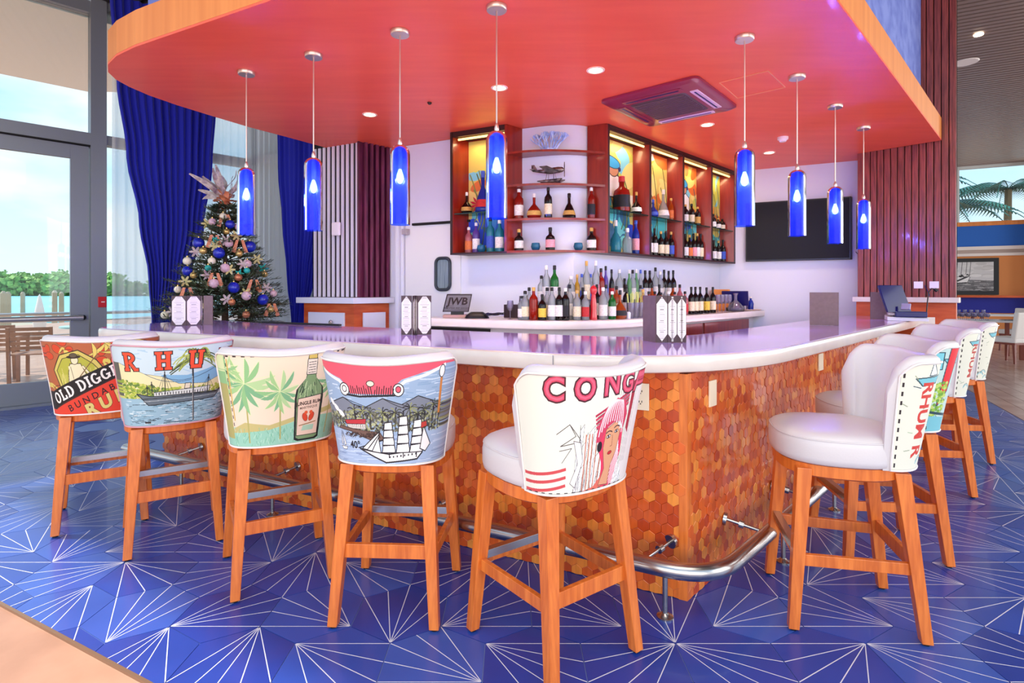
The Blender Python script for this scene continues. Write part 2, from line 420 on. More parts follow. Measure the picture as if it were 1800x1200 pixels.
w2o = struct('window_2', w2, M_greyfr)
gl = MB(); ubox(gl, 7.7, 4.7, .12, 3.2, .012); ubox(gl, 7.7, 4.7, 3.32, 4.85, .012); gl.build('pane', M_glass, w2o)
dr = MB(); wbox(dr, 1.118, 1.298, 0.03, 3.115, .07); wbox(dr, -.9, 1.118, 2.95, 3.115, .07); wbox(dr, -.9, 1.118, .03, .28, .07); wbox(dr, -1.04, -.9, .03, 3.115, .07)
do = struct('door_1', dr, M_greyfr, bevel=.004)
gl = MB(); wbox(gl, -.9, 1.118, .28, 2.95, .012); gl.build('pane', M_glass, do)
M_bar = mat('pale_steel_bar', (206, 200, 196), .3, .7)
pb = MB(); pb.tube([Z(7.62, -.85, 1.02), Z(7.62, 1.2, 1.02)], .028, 12); pb.build('push_bar', M_bar, do, smooth=40)
pb = MB(); 
for b in (-.85, 1.2): pb.tube([Z(7.62, b, 1.02), Z(7.71, b, 1.02)], .032, 12)
pb.build('bar_bracket', M_black, do, smooth=40)
st_ = MB(); wbox(st_, -1.2, 1.4, -.02, .03, .22); struct('trim_2', st_, M_greyfr)
rb = MB(); seg_box(rb, P(7.625, 1.345), P(7.625, 1.43), .03, 1.14, 1.27)
ro = rb.build('alarm_call_point', M_red, bevel=.005); tag(ro, 'small red call point box fixed to the grey window mullion beside the door', 'alarm')
rb = MB(); seg_box(rb, P(7.605, 1.37), P(7.605, 1.405), .012, 1.2, 1.212); rb.build('handle', mat('pale_print', (240, 220, 220), .5), ro)

# white back walls
wl_ = MB(); seg_box(wl_, P(2.035, 2.3), P(4.4, 2.3), .12, 0, 1.69, 1); seg_box(wl_, P(2.56, 2.3), P(4.4, 2.3), .12, 1.69, 2.868, 1)
struct('wall_back', wl_, M_white)
wr_ = MB(); seg_box(wr_, P(2.035, 5.35), P(2.035, 2.3), .12, 0, 1.69, 1); seg_box(wr_, P(2.035, 5.35), P(2.035, 2.53), .12, 1.69, 2.868, 1)
struct('wall_bar_side', wr_, M_white)
wt = MB(); seg_box(wt, P(.15, 5.36), P(2.3, 5.36), .16, 0, 2.95, 1); struct('wall_screen_side', wt, M_white)
# filled block behind, so nothing shows through from the side
bk = MB(); bk.prism(AB([(2.3, 2.6), (4.1, 2.5), (4.1, 5.3), (2.3, 5.3)]), 0, 2.868); struct('wall_core', bk, M_white)
# seams on the back wall
M_seam = mat('seam_grey', (150, 146, 152), .6)
# kitchen door: head joint, leaf, porthole
kd = MB(); kd.prism(AB([(3.90, 2.285), (3.22, 2.285), (3.22, 2.3), (3.90, 2.3)]), 0.02, 2.02)
ko = struct('door_2', kd, mat('white_door', (222, 222, 224), .4), bevel=.003)
hd = MB(); seg_box(hd, P(3.80, 2.283), P(3.1, 2.283), .03, 2.022, 2.045); hd.build('head_joint', M_gap, ko)
def round_ring(mb, cen, w, h, r, tube_r, b, n=8, flat=False):
    pts = []
    for cx, cz, a0 in ((w/2-r, h/2-r, 0), (-w/2+r, h/2-r, 90), (-w/2+r, -h/2+r, 180), (w/2-r, -h/2+r, 270)):
        for i in range(n+1):
            a = math.radians(a0+90*i/n); pts.append((cx+r*math.cos(a), cz+r*math.sin(a)))
    if flat: return pts
    mb.tube([Z(cen[0]+x, b, cen[1]+z) for x, z in pts], tube_r, 8, closed=True, cap=False); return pts
pr = MB(); pp = round_ring(pr, (3.415, 1.515), .17, .32, .055, .016, 2.272); pr.build('porthole_frame', mat('dark_rubber', (42, 50, 58), .4), ko, smooth=50)
pg = MB(); vs = [Z(3.415+x, 2.276, 1.515+z) for x, z in pp]; vs2 = [Z(3.415+x, 2.284, 1.515+z) for x, z in pp]; n = len(vs)
pg.add(vs+vs2, [tuple(range(n)), tuple(range(2*n-1, n-1, -1))]+[(i, i+n, (i+1) % n+n, (i+1) % n) for i in range(n)])
pg.build('pane', mat('porthole_grey_glass', (126, 142, 150), .12, var=(6, .25, (9, 9, .6), (96, 112, 122))), ko)
jm = MB(); seg_box(jm, P(3.97, 2.25), P(3.93, 2.25), .05, 0, 2.1); seg_box(jm, P(3.93, 2.27), P(3.90, 2.27), .03, 0, 2.06); jm.build('door_frame', M_white, ko)
cl = MB(); cl.prism(AB([(3.895, 2.235), (3.835, 2.235), (3.835, 2.28), (3.895, 2.28)]), 1.93, 1.99)
tag(cl.build('door_closer', mat('grey_box', (168, 160, 162), .5), bevel=.003), 'small grey metal box at the top corner of the white kitchen door', 'door closer')

# slatted pillar with ledge cabinet (left) --------------------------------------------------
M_lslat = mat('pale_slat_face', (214, 208, 220), .5)
M_pslat = mat('plum_walnut_slat', (112, 44, 74), .42, var=(4, .3, (10, 10, 1), (74, 22, 46)))
pc = MB(); pc.prism(AB([(4.81, 1.965), (4.14, 1.965), (4.17, 2.42), (4.81, 2.42)]), 1.277, 4.95)
po = struct('pillar', pc, M_gap)
for i in range(10):
    a = 4.78-i*.0655; mb = MB(); seg_box(mb, P(a, 1.958), P(a-.034, 1.958), .014, 1.28, 2.869); mb.build('slat', M_lslat, po)
mb = MB(); seg_box(mb, P(4.137, 1.95), P(4.118, 1.95), .06, 1.28, 2.87); mb.build('slat', M_pslat, po)
for i in range(6):
    b = 1.985+i*.066; mb = MB(); seg_box(mb, P(4.12+.0*i, b), P(4.12, b+.036), .05, 1.28, 2.87); mb.build('slat', M_pslat, po)
lc = thing('ledge_cabinet', 'low orange wood cabinet with white panels under the slatted pillar', 'cabinet', (0, 0, 0))
mb = MB(); mb.prism(AB([(4.84, 1.80), (4.04, 1.80), (4.05, 2.292), (4.84, 2.292)]), 1.215, 1.275); mb.build('worktop', M_white, lc, bevel=.004)
M_owood = mat('orange_cabinet_wood', (212, 98, 46), .42, var=(4, .2, (1, 1, 6), (190, 74, 30)))
mb = MB(); mb.prism(AB([(4.80, 1.86), (4.10, 1.86), (4.12, 2.29), (4.80, 2.29)]), 0.0, 1.213); mb.build('body', M_owood, lc)
mb = MB(); mb.prism(AB([(4.72, 1.845), (4.22, 1.845), (4.22, 1.862), (4.72, 1.862)]), .3, 1.12); dpo = mb.build('door', M_white, lc, bevel=.003)
mb = MB(); q = P(4.37, 1.83); mb.lathe([(.001, 0), (.022, .0), (.026, .012), (.02, .022), (.001, .024)], 14); kn = mb.build('knob', M_steel, dpo, smooth=50)
kn.location = (q[0], q[1], 1.02); kn.rotation_euler = (PI/2, 0, ANG_U-PI); 
mb = MB(); seg_box(mb, P(4.085, 1.95), P(4.095, 2.22), .02, .3, 1.12); mb.build('door', M_white, lc, bevel=.003)
fa = MB(); fa.prism(AB([(4.46, 1.90), (4.36, 1.90), (4.36, 1.93), (4.46, 1.93)]), 1.92, 2.06)
tag(fa.build('sounder_box', mat('ivory_plastic', (236, 226, 232), .4), bevel=.012), 'small white rounded box on the light slats of the pillar', 'alarm sounder')

# slatted wall at the far right end of the bar ---------------------------------------------
SA = Vector((3.849, 6.15)); SB = Vector((4.474, 5.55)); SD = (SB-SA).normalized(); SN = Vector((SD.y, -SD.x)); SN = SN if SN.y < 0 else -SN
back = SB.normalized()*1.3+Vector((-.12, 0))
mb = MB(); mb.prism([tuple(SA+Vector((-SN.x, -SN.y))*.03), tuple(SB-SN*.03), tuple(SB+back), tuple(SA+back)], 0, 4.97)
so = struct('wall_slatted', mb, M_gap)
L = (SB-SA).length; ns_ = 14
for i in range(ns_):
    p = SA+SD*(L*(i+.05)/ns_); q = SA+SD*(L*(i+.93)/ns_); mb = MB(); seg_box(mb, p-SN*.012, q-SN*.012, .036, 1.27, 4.95); mb.build('slat', M_slatw, so, bevel=.004)
lg = thing('ledge_cabinet', 'orange wood base with pale stone ledge under the red slatted wall', 'cabinet')
mb = MB(); mb.prism([tuple(SA+SN*.13-SD*.02), tuple(SB+SN*.13+SD*.03), tuple(SB-SN*.01+SD*.03), tuple(SA-SN*.01-SD*.02)], 1.225, 1.278); mb.build('ledge', M_cream, lg, bevel=.004)
mb = MB(); mb.prism([tuple(SA+SN*.05), tuple(SB+SN*.05), tuple(SB-SN*.015), tuple(SA-SN*.015)], 0, 1.223); mb.build('body', M_owood, lg)

# canopy over the bar -----------------------------------------------------------------------
cano = [(4.78, 2.6), (4.60, 1.9), (4.50, 1.45), (4.42, 1.05), (4.31, .68), (4.20, .34), (4.09, .08), (3.98, -.1), (3.87, -.235), (3.74, -.34), (3.58, -.415), (3.36, -.47), (3.1, -.495), (1.9, -.497)]
cano += arc((.5, -.495), (-.345, -.495), (-.345, .4), 10)
ep = isect(P(-.35, 0), V, (SA.x, SA.y), (SD.x, SD.y)); e2 = isect(P(.44, 0), V, (SA.x, SA.y), (SD.x, SD.y))
cpoly = AB(cano)+[(ep[0]-V[0]*.05, ep[1]-V[1]*.05), (SA.x, SA.y), P(.3, 5.37), P(2.1, 5.37), P(2.1, 2.6)]
co = thing('bar_canopy', 'large curved wooden canopy hanging over the whole bar', 'canopy')
mb = MB(); mb.prism(cpoly, 2.885, 3.10); mb.build('fascia', M_fascia, co)
ins = []
cc = Vector((0.6, 4.2))
mb = MB(); mb.prism(cpoly, 2.87, 2.884); mb.build('underside_panel', M_soffit, co)['label'] = 'red-tinted wood underside'
bul = [(3.33, -.33), (.55, -.33)]
bpoly = AB([(3.35, -.30), (.5, -.30)])+AB(arc((.4, -.3), (-.17, -.3), (-.17, .4), 6))
e3 = isect(P(-.17, 0), V, (SA.x, SA.y), (SD.x, SD.y)); bpoly += [(e3[0]-V[0]*.03, e3[1]-V[1]*.03)]+AB([(.6, 4.6), (.6, .6), (3.35, .6)])
mb = MB(); mb.prism(bpoly, 3.102, 4.92); struct('wall_upper', mb, M_blue_bulk)

# ================================================================== BAR
bar = thing('bar_cabinet', 'long bar front clad in orange hexagonal wood tiles', 'bar')
mb = MB(); mb.prism(AB([(0.004, 0.012), (3.76, 0.012), (3.76, .62), (.6, .62), (.6, 4.5), (0.012, 4.5)]), 0, .985)
mb.build('body', M_mahog, bar)
# hexagonal wood tiles: nearest 300 single, the rest as stuff
hs = .0305; hw = hs*math.sqrt(3)
def tile_frame(face, s, z):
    """origin and axes of a tile on the left (0) or right (1) bar face"""
    if face == 0: p = P(s, 0); ax = Vector((-U[0], -U[1], 0)); nr = Vector((-U[1], U[0], 0)); nr = nr if nr.y < 0 else -nr
    else: p = P(0, s); ax = Vector((V[0], V[1], 0)); nr = Vector((V[1], -V[0], 0))
    return Vector((p[0], p[1], z)), ax, nr
rnd = random.Random(5)
allt = []
for face, lo, hi in ((0, .0, 3.74), (1, .0, 4.4)):
    rows = int(.985/(1.5*hs))+1
    for r in range(rows):
        z = hs*.6+r*1.5*hs
        if z > .985: continue
        for c in range(int((hi-lo)/hw)+1):
            s = lo+hw*.55+c*hw+(r % 2)*hw/2
            if s > hi: continue
            o, ax, nr = tile_frame(face, s, z)
            allt.append(((o-Vector((0.1, 0, 1.0))).length+(.35 if face else 0)+(.4 if z < .12 else 0), face, s, z, rnd.random()**1.1, rnd.choice((.002, .003, .004, .0055)), o, ax, nr))
allt.sort(key=lambda t: t[0])
hm = {}
def hexw_geo(face, tone, dep):
    mb = MB(); o, ax, nr = tile_frame(face, 0, 0); s0 = hs*.985
    def pt(i, s, d): a = math.radians(90+60*i); return ax*(s*math.cos(a))+Vector((0, 0, s*math.sin(a)))+nr*d
    a_ = [pt(i, s0, 0) for i in range(6)]; b_ = [pt(i, s0, dep) for i in range(6)]; c_ = [pt(i, s0*.93, dep+.001) for i in range(6)]
    mb.add(a_+b_+c_, [(i, (i+1) % 6, (i+1) % 6+6, i+6) for i in range(6)]+[(i+6, (i+1) % 6+6, (i+1) % 6+12, i+12) for i in range(6)]+[tuple(range(12, 18))], 0, tone+.001)
    return mb
rs = MB()
for i, (d, face, s, z, tone, dep, o, ax, nr) in enumerate(allt):
    tone = round(tone*8)/8
    edge_cut = z+hs > .985 or z-hs < 0
    if i < 300:
        key = (face, tone, dep)
        if key not in hm: hm[key] = hexw_geo(*key).mesh('tile', M_hexw)
        link('tile', hm[key], bar, tuple(o))
    else:
        g = hexw_geo(face, tone, dep)
        rs.add([(p[0]+o.x, p[1]+o.y, min(max(p[2]+o.z, 0.001), .984)) for p in g.v], g.f, 0, tone+.001)
so2 = rs.build('tiles', M_hexw, bar); so2['kind'] = 'stuff'
mb = MB(); q = P(0, 0); mb.add([Z(.03, -.006, 0), Z(-.006, -.006, 0), Z(-.006, .03, 0), Z(.01, .01, 0), Z(.03, -.006, .985), Z(-.006, -.006, .985), Z(-.006, .03, .985), Z(.01, .01, .985)],
    [(0, 1, 2, 3), (7, 6, 5, 4), (0, 4, 5, 1), (1, 5, 6, 2), (2, 6, 7, 3), (3, 7, 4, 0)]); mb.build('corner_strip', M_stool, bar)

# counter
front = [(4.72, .95), (4.70, .7), (4.62, .48), (4.54, .3), (4.42, .08)]+arc((4.32, -.08), (4.2, -.245), (3.95, -.25), 5)+[(2.5, -.25)]+arc((.56, -.25), (-.215, -.25), (-.215, .68), 18)
endF = isect(P(-.215, 0), V, (SA.x, SA.y), (SD.x, SD.y)); endB = isect(P(.55, 0), V, (SA.x, SA.y), (SD.x, SD.y))
ef = UV((endF[0]-V[0]*.10, endF[1]-V[1]*.10)); eb = UV((endB[0]-V[0]*.10, endB[1]-V[1]*.10))
backl = [ef, eb, (.52, 3.0)]+arc((.50, 1.35), (.49, .80), (1.0, .79), 8)+[(2.2, .83), (3.0, .80), (3.83, .79)]
cpl = front+backl
ct = thing('bar_counter', 'long curved cream stone counter, glossy top tinted with reflected lavender, around the bar', 'counter')
def slab_poly(poly, z0, z1, r=.018):
    """slab with rounded edge; inset loops computed from vertex normals"""
    pts = [Vector(p) for p in poly]; n = len(pts)
    ar = sum(pts[i].x*pts[(i+1) % n].y-pts[(i+1) % n].x*pts[i].y for i in range(n))
    if ar < 0: pts = pts[::-1]
    def inset(d):
        out = []
        for i in range(n):
            e1 = (pts[i]-pts[i-1]).normalized(); e2_ = (pts[(i+1) % n]-pts[i]).normalized()
            nn = Vector((-(e1.y+e2_.y), e1.x+e2_.x)).normalized(); out.append(pts[i]+nn*d)
        return out
    mb = MB(); loops = [(r, z0), (r*.3, z0+r*.3), (0, z0+r), (0, z1-r), (r*.3, z1-r*.3), (r, z1)]
    for d, z in loops:
        mb.v += [(p.x, p.y, z) for p in inset(d)]
    for k in range(len(loops)-1):
        for i in range(n): mb.f.append((k*n+i, k*n+(i+1) % n, (k+1)*n+(i+1) % n, (k+1)*n+i))
    mb.f.append(tuple(range(n-1, -1, -1))); mb.f.append(tuple((len(loops)-1)*n+i for i in range(n)))
    mb.m = [0]*len(mb.f); mb.t = [0]*len(mb.f)
    return mb, inset
cw = AB(cpl); mb, ins = slab_poly(cw, .992, 1.069)
mb.build('slab', M_cream, ct, smooth=40)
tp = [tuple(p) for p in ins(.02)]; mb = MB(); mb.prism(tp, 1.069, 1.0705); mb.build('top_surface', M_top, ct)['label'] = 'glossy top surface tinted with reflected lavender'
mb = MB(); q = P(.46, -.25); seg_box(mb, P(.455, -.2505), P(.452, -.2505), .003, .998, 1.064); mb.build('seam', M_seam, ct)
mb = MB(); mb.prism([(endF[0]-V[0]*.11, endF[1]-V[1]*.11), (endF[0]-V[0]*.11+.09, endF[1]-V[1]*.11-.02), (endF[0]-V[0]*.02+.09, endF[1]-V[1]*.02-.02), (endF[0]-V[0]*.02, endF[1]-V[1]*.02)], 0, 1.075)
tag(mb.build('end_panel', M_cream, bevel=.004), 'pale upright stone panel closing the far right end of the counter', 'panel')
mb = MB(); mb.prism(AB([(3.83, .765), (2.97, .775), (2.97, .80), (3.83, .79)]), 1.0712, 1.086)
tag(mb.build('bar_mat', M_rope, bevel=.003), 'thin black bar mat along the back edge of the counter near the tree', 'mat')

# foot rail
rail = [(3.85, -.185)]+[(.05, -.185)]+arc((.0, -.185), (-.19, -.185), (-.19, .03), 8)+[(-.19, 4.1)]
fr = thing('foot_rail', 'brushed steel foot rail running round the base of the bar', 'foot rail')
mb = MB(); mb.tube([Z(a, b, .205) for a, b in rail], .034, 18); mb.build('pipe', M_steel, fr, smooth=50)
for a, b in ((1.18, -.185), (2.32, -.185), (3.2, -.185), (.006, -.175), (-.19, .60), (-.19, 1.5), (-.19, 2.6), (-.19, 3.6)):
    mb = MB(); mb.tube([Z(a, b, .0), Z(a, b, .18)], .011, 10); mb.lathe([(.034, 0), (.034, .006), (.02, .012), (.013, .02)], 16, Z(a, b, 0)); mb.build('post', M_steel, fr, smooth=45)
for a, b, c, d in ((.09, -.16, .06, 0), (1.2, -.16, 1.2, 0), (2.35, -.16, 2.35, 0), (3.3, -.16, 3.3, 0), (-.17, .37, 0, .37), (-.17, 1.0, 0, 1.0), (-.17, 2.0, 0, 2.0), (-.17, 3.0, 0, 3.0)):
    mb = MB(); p = Vector(Z(a, b, .22)); q = Vector(Z(c, d, .25)); mb.tube([p, q], .008, 8)
    m_ = p.lerp(q, .5); mb.tube([p.lerp(q, .45), p.lerp(q, .58)], .018, 10); mb.tube([p.lerp(q, .9), p.lerp(q, .99)], .03, 14); mb.build('bracket', M_steel, fr, smooth=45)

# outlets on the bar front
M_ivory = mat('ivory_plate', (248, 232, 200), .35)
def outlet(o, ax, nr, w, h, lab, sockets):
    t = thing('outlet_plate', lab, 'outlet', tuple(o))
    def bx(c, wx, hz, d0, d1, m, nm, bev=None):
        mb = MB(); q = [ax*(c[0]+sx*wx/2)+Vector((0, 0, c[1]+sz*hz/2)) for sx, sz in ((-1, -1), (1, -1), (1, 1), (-1, 1))]
        mb.hexa([p+nr*d0 for p in q], [p+nr*d1 for p in q]); return mb.build(nm, m, t, bevel=bev)
    bx((0, 0), w, h, .006, .014, M_ivory, 'plate', .002)
    for cx, cz in sockets:
        bx((cx-.006, cz), .0035, .009, .0141, .0146, M_black, 'slot'); bx((cx+.006, cz), .0035, .009, .0141, .0146, M_black, 'slot'); bx((cx, cz-.01), .005, .005, .0141, .0146, M_black, 'slot')
o, ax, nr = tile_frame(0, .198, .872); outlet(o, ax, nr, .075, .12, 'ivory electrical outlet on the left face of the bar, nearest the corner', [(0, .025), (0, -.022)])
o, ax, nr = tile_frame(1, .236, .872); outlet(o, ax, nr, .072, .12, 'ivory switch plate on the right face of the bar, nearest the corner', [])
o, ax, nr = tile_frame(1, 1.91, .862); outlet(o, ax, nr, .10, .115, 'ivory outlet plate midway along the right face of the bar', [])
o, ax, nr = tile_frame(1, 3.64, .90); outlet(o, ax, nr, .10, .115, 'ivory outlet plate far along the right face, above the second stool back', [])

# back counter
bcp = [(3.25, 2.295), (3.25, 1.66)]+[(2.7, 1.66)]+arc((2.2, 1.66), (1.5, 1.66), (1.5, 2.5), 10)+[(1.5, 5.34), (2.03, 5.34), (2.03, 2.295)]
bc = thing('back_counter', 'cream stone back counter below the bottles, curving round the corner', 'counter')
mb, ins2 = slab_poly(AB(bcp), 1.03, 1.10, .01); mb.build('slab', M_cream, bc, smooth=40)
inn = [(3.2, 2.29), (3.2, 1.78), (2.7, 1.78)]+arc((2.2, 1.78), (1.62, 1.78), (1.62, 2.5), 8)+[(1.62, 5.3), (2.0, 5.3), (2.0, 2.29)]
mb = MB(); mb.prism(AB(inn), 0, 1.028); mb.build('body', mat('grey_white_panel', (206, 204, 208), .5), bc)
mb = MB(); seg_box(mb, P(3.18, 1.765), P(2.45, 1.765), .02, .98, 1.015); mb.build('dark_gap', M_gap, bc)
for b0_, b1_, nm in ((2.72, 3.0, 'drawer'), (3.05, 3.85, 'drawer'), (3.9, 5.1, 'drawer')):
    mb = MB(); seg_box(mb, P(1.605, b0_), P(1.605, b1_), .02, .78, 1.0); mb.build(nm, M_mahog if b0_ > 3 else M_gap, bc)
mb = MB(); seg_box(mb, P(1.595, 3.0), P(1.595, 3.03), .02, .78, 1.02); mb.build('divider', M_white, bc)
# stepped riser for the second row of bottles
rp = [(2.55, 2.28), (2.55, 2.06)]+arc((2.3, 2.06), (1.84, 2.06), (1.84, 2.6), 8)+[(1.84, 3.9), (2.02, 3.9), (2.02, 2.28)]
mb = MB(); mb.prism(AB(rp), 1.101, 1.22); tag(mb.build('bottle_riser', M_darkwood), 'dark stepped riser behind the front bottles on the back counter', 'riser')

# ================================================================== PRINTED ART (drawn here, flat prints on fabric, paper and panels)
class Cv:
    def __init__(s, w, h, ax, bg=(255, 255, 255)):
        """w x h pixels; drawing units: x 0..ax, y 0..1 upwards"""
        s.w, s.h, s.ax = w, h, ax; s.a = np.empty((h, w, 3), np.float32); s.a[:] = np.array(bg, np.float32)/255
    def _mask(s, pts, bb=None):
        px = [p[0]/s.ax*s.w for p in pts]; py = [p[1]*s.h for p in pts]
        x0, x1 = max(0, int(min(px))-1), min(s.w, int(max(px))+2); y0, y1 = max(0, int(min(py))-1), min(s.h, int(max(py))+2)
        if x1 <= x0 or y1 <= y0: return None
        X, Y = np.meshgrid(np.arange(x0, x1)+.5, np.arange(y0, y1)+.5); m = np.zeros(X.shape, bool); n = len(px)
        for i in range(n):
            xa, ya, xb, yb = px[i], py[i], px[(i+1) % n], py[(i+1) % n]
            if ya == yb: continue
            c = ((ya > Y) != (yb > Y)) & (X < (xb-xa)*(Y-ya)/(yb-ya)+xa); m ^= c
        return (slice(y0, y1), slice(x0, x1)), m
    def poly(s, pts, col, edge=None, ew=.006):
        r = s._mask(pts)
        if r: s.a[r[0]][r[1]] = np.array(col, np.float32)/255
        if edge is not None: s.line(list(pts)+[pts[0]], ew, edge)
    def line(s, pts, w, col):
        for p, q in zip(pts[:-1], pts[1:]):
            d = (q[0]-p[0], q[1]-p[1]); L = math.hypot(*d)
            if L < 1e-6: continue
            n = (-d[1]/L*w/2, d[0]/L*w/2); e_ = (d[0]/L*w*.3, d[1]/L*w*.3)
            s.poly([(p[0]+n[0]-e_[0], p[1]+n[1]-e_[1]), (q[0]+n[0]+e_[0], q[1]+n[1]+e_[1]), (q[0]-n[0]+e_[0], q[1]-n[1]+e_[1]), (p[0]-n[0]-e_[0], p[1]-n[1]-e_[1])], col)
    def ell(s, cx, cy, rx, ry, col, ang=0, edge=None, ew=.006, n=28):
        c_, s_ = math.cos(ang), math.sin(ang)
        pts = [(cx+rx*math.cos(t)*c_-ry*math.sin(t)*s_, cy+rx*math.cos(t)*s_+ry*math.sin(t)*c_) for t in [2*PI*i/n for i in range(n)]]
        if col is not None: s.poly(pts, col)
        if edge is not None: s.line(pts+[pts[0]], ew, edge)
    def curve(s, p0, p1, p2, w, col, n=8): s.line(arc(p0, p1, p2, n), w, col)
    def leaf(s, p0, p2, bend, w, col, edge=None):
        d = (p2[0]-p0[0], p2[1]-p0[1]); m = ((p0[0]+p2[0])/2-d[1]*bend, (p0[1]+p2[1])/2+d[0]*bend); L = math.hypot(*d)
        n = (-d[1]/L*w, d[0]/L*w)
        s.poly(arc(p0, (m[0]+n[0], m[1]+n[1]), p2, 6)+arc(p2, (m[0]-n[0], m[1]-n[1]), p0, 6), col, edge, .003)
    def text(s, txt, x, y, size, col, ang=0, off=0., outline=None, ow=.02, center=False, sx=1.):
        tris, wd = text_tris(txt, off)
        x0 = -wd*size*sx/2 if center else 0
        for c_, tt in (((outline, text_tris(txt, off+ow)[0]),) if outline is not None else ())+((col, tris),):
            for t in tt:
                s.poly([(x+rot2(p[0]*size*sx+x0, p[1]*size, ang)[0], y+rot2(p[0]*size*sx+x0, p[1]*size, ang)[1]) for p in t], c_)
    def noise(s, amt, seed=0):
        r = np.random.RandomState(seed).rand(s.h//6+1, s.w//6+1).astype(np.float32)
        r = np.kron(r, np.ones((6, 6), np.float32))[:s.h, :s.w]; s.a *= (1-amt/2+amt*r)[:, :, None]
    def image(s, name):
        im = bpy.data.images.new(name, s.w, s.h); px = np.ones((s.h, s.w, 4), np.float32); px[:, :, :3] = np.clip(s.a, 0, 1)
        im.pixels.foreach_set(px.ravel()); im.update(); im.pack(); return im
    def material(s, name, rough=.5, emit=0.):
        m = bpy.data.materials.new(name); m.use_nodes = True; n = m.node_tree.nodes; l = m.node_tree.links; b = n['Principled BSDF']
        t = n.new('ShaderNodeTexImage'); t.image = s.image(name); t.extension = 'EXTEND'
        uvn = n.new('ShaderNodeUVMap'); uvn.uv_map = 'UVMap'; l.new(uvn.outputs[0], t.inputs[0])
        l.new(t.outputs[0], b.inputs['Base Color']); b.inputs['Roughness'].default_value = rough
        if emit: l.new(t.outputs[0], b.inputs['Emission Color']); b.inputs['Emission Strength'].default_value = emit
        return m
_tc = {}
def text_tris(txt, off=0.):
    k = (txt, round(off, 4))
    if k in _tc: return _tc[k]
    c = bpy.data.curves.new('t', 'FONT'); c.body = txt; c.offset = off; c.resolution_u = 3; o = bpy.data.objects.new('t', c); COL.objects.link(o)
    dg = bpy.context.evaluated_depsgraph_get(); me = bpy.data.meshes.new_from_object(o.evaluated_get(dg))
    me.calc_loop_triangles(); tr = [[(me.vertices[i].co.x, me.vertices[i].co.y) for i in t.vertices] for t in me.loop_triangles]
    wd = max([p[0] for t in tr for p in t] or [0]); bpy.data.objects.remove(o); bpy.data.curves.remove(c); bpy.data.meshes.remove(me)
    _tc[k] = (tr, wd); return _tc[k]
# heavy slab letters for the chair backs: each letter a set of bars (x0,y0,x1,y1) on a 0..1 box
SLAB = {'R': [(0, 0, .30, .14), (.06, 0, .26, 1), (0, .86, .3, 1), ('ring', .30, .72, .34, .28, .17, .13), ('dg', .34, .46, .62, .06, .2), (.52, 0, .78, .14)],
        'H': [(0, 0, .36, .14), (0, .86, .36, 1), (.08, 0, .28, 1), (.44, 0, .8, .14), (.44, .86, .8, 1), (.52, 0, .72, 1), (.2, .42, .6, .58)],
        'U': [(0, .86, .36, 1), (.44, .86, .8, 1), (.08, .2, .28, 1), (.52, .2, .72, 1), (.12, 0, .68, .2)],
        'M': [(0, 0, .3, .14), (0, .86, .3, 1), (.06, 0, .24, 1), (.7, 0, 1, .14), (.7, .86, 1, 1), (.76, 0, .94, 1), ('dg', .16, .9, .5, .3, .2), ('dg', .84, .9, .5, .3, .2)],
        'O': [('ring', .4, .5, .4, .5, .2, .34)], 'L': [(0, 0, .66, .15), (0, .86, .36, 1), (.08, 0, .28, 1), (.5, 0, .66, .34)],
        'D': [(0, 0, .34, .14), (0, .86, .34, 1), (.07, 0, .27, 1), ('ring', .3, .5, .46, .5, .25, .36)], 'I': [(0, 0, .4, .14), (0, .86, .4, 1), (.1, 0, .3, 1)],
        'G': [('ring', .4, .5, .4, .5, .2, .34), (.44, .36, .84, .5), (.6, .06, .78, .5)], 'E': [(0, 0, .64, .15), (0, .85, .64, 1), (.07, 0, .27, 1), (.2, .43, .5, .57), (.52, 0, .66, .32), (.52, .68, .66, 1)]}
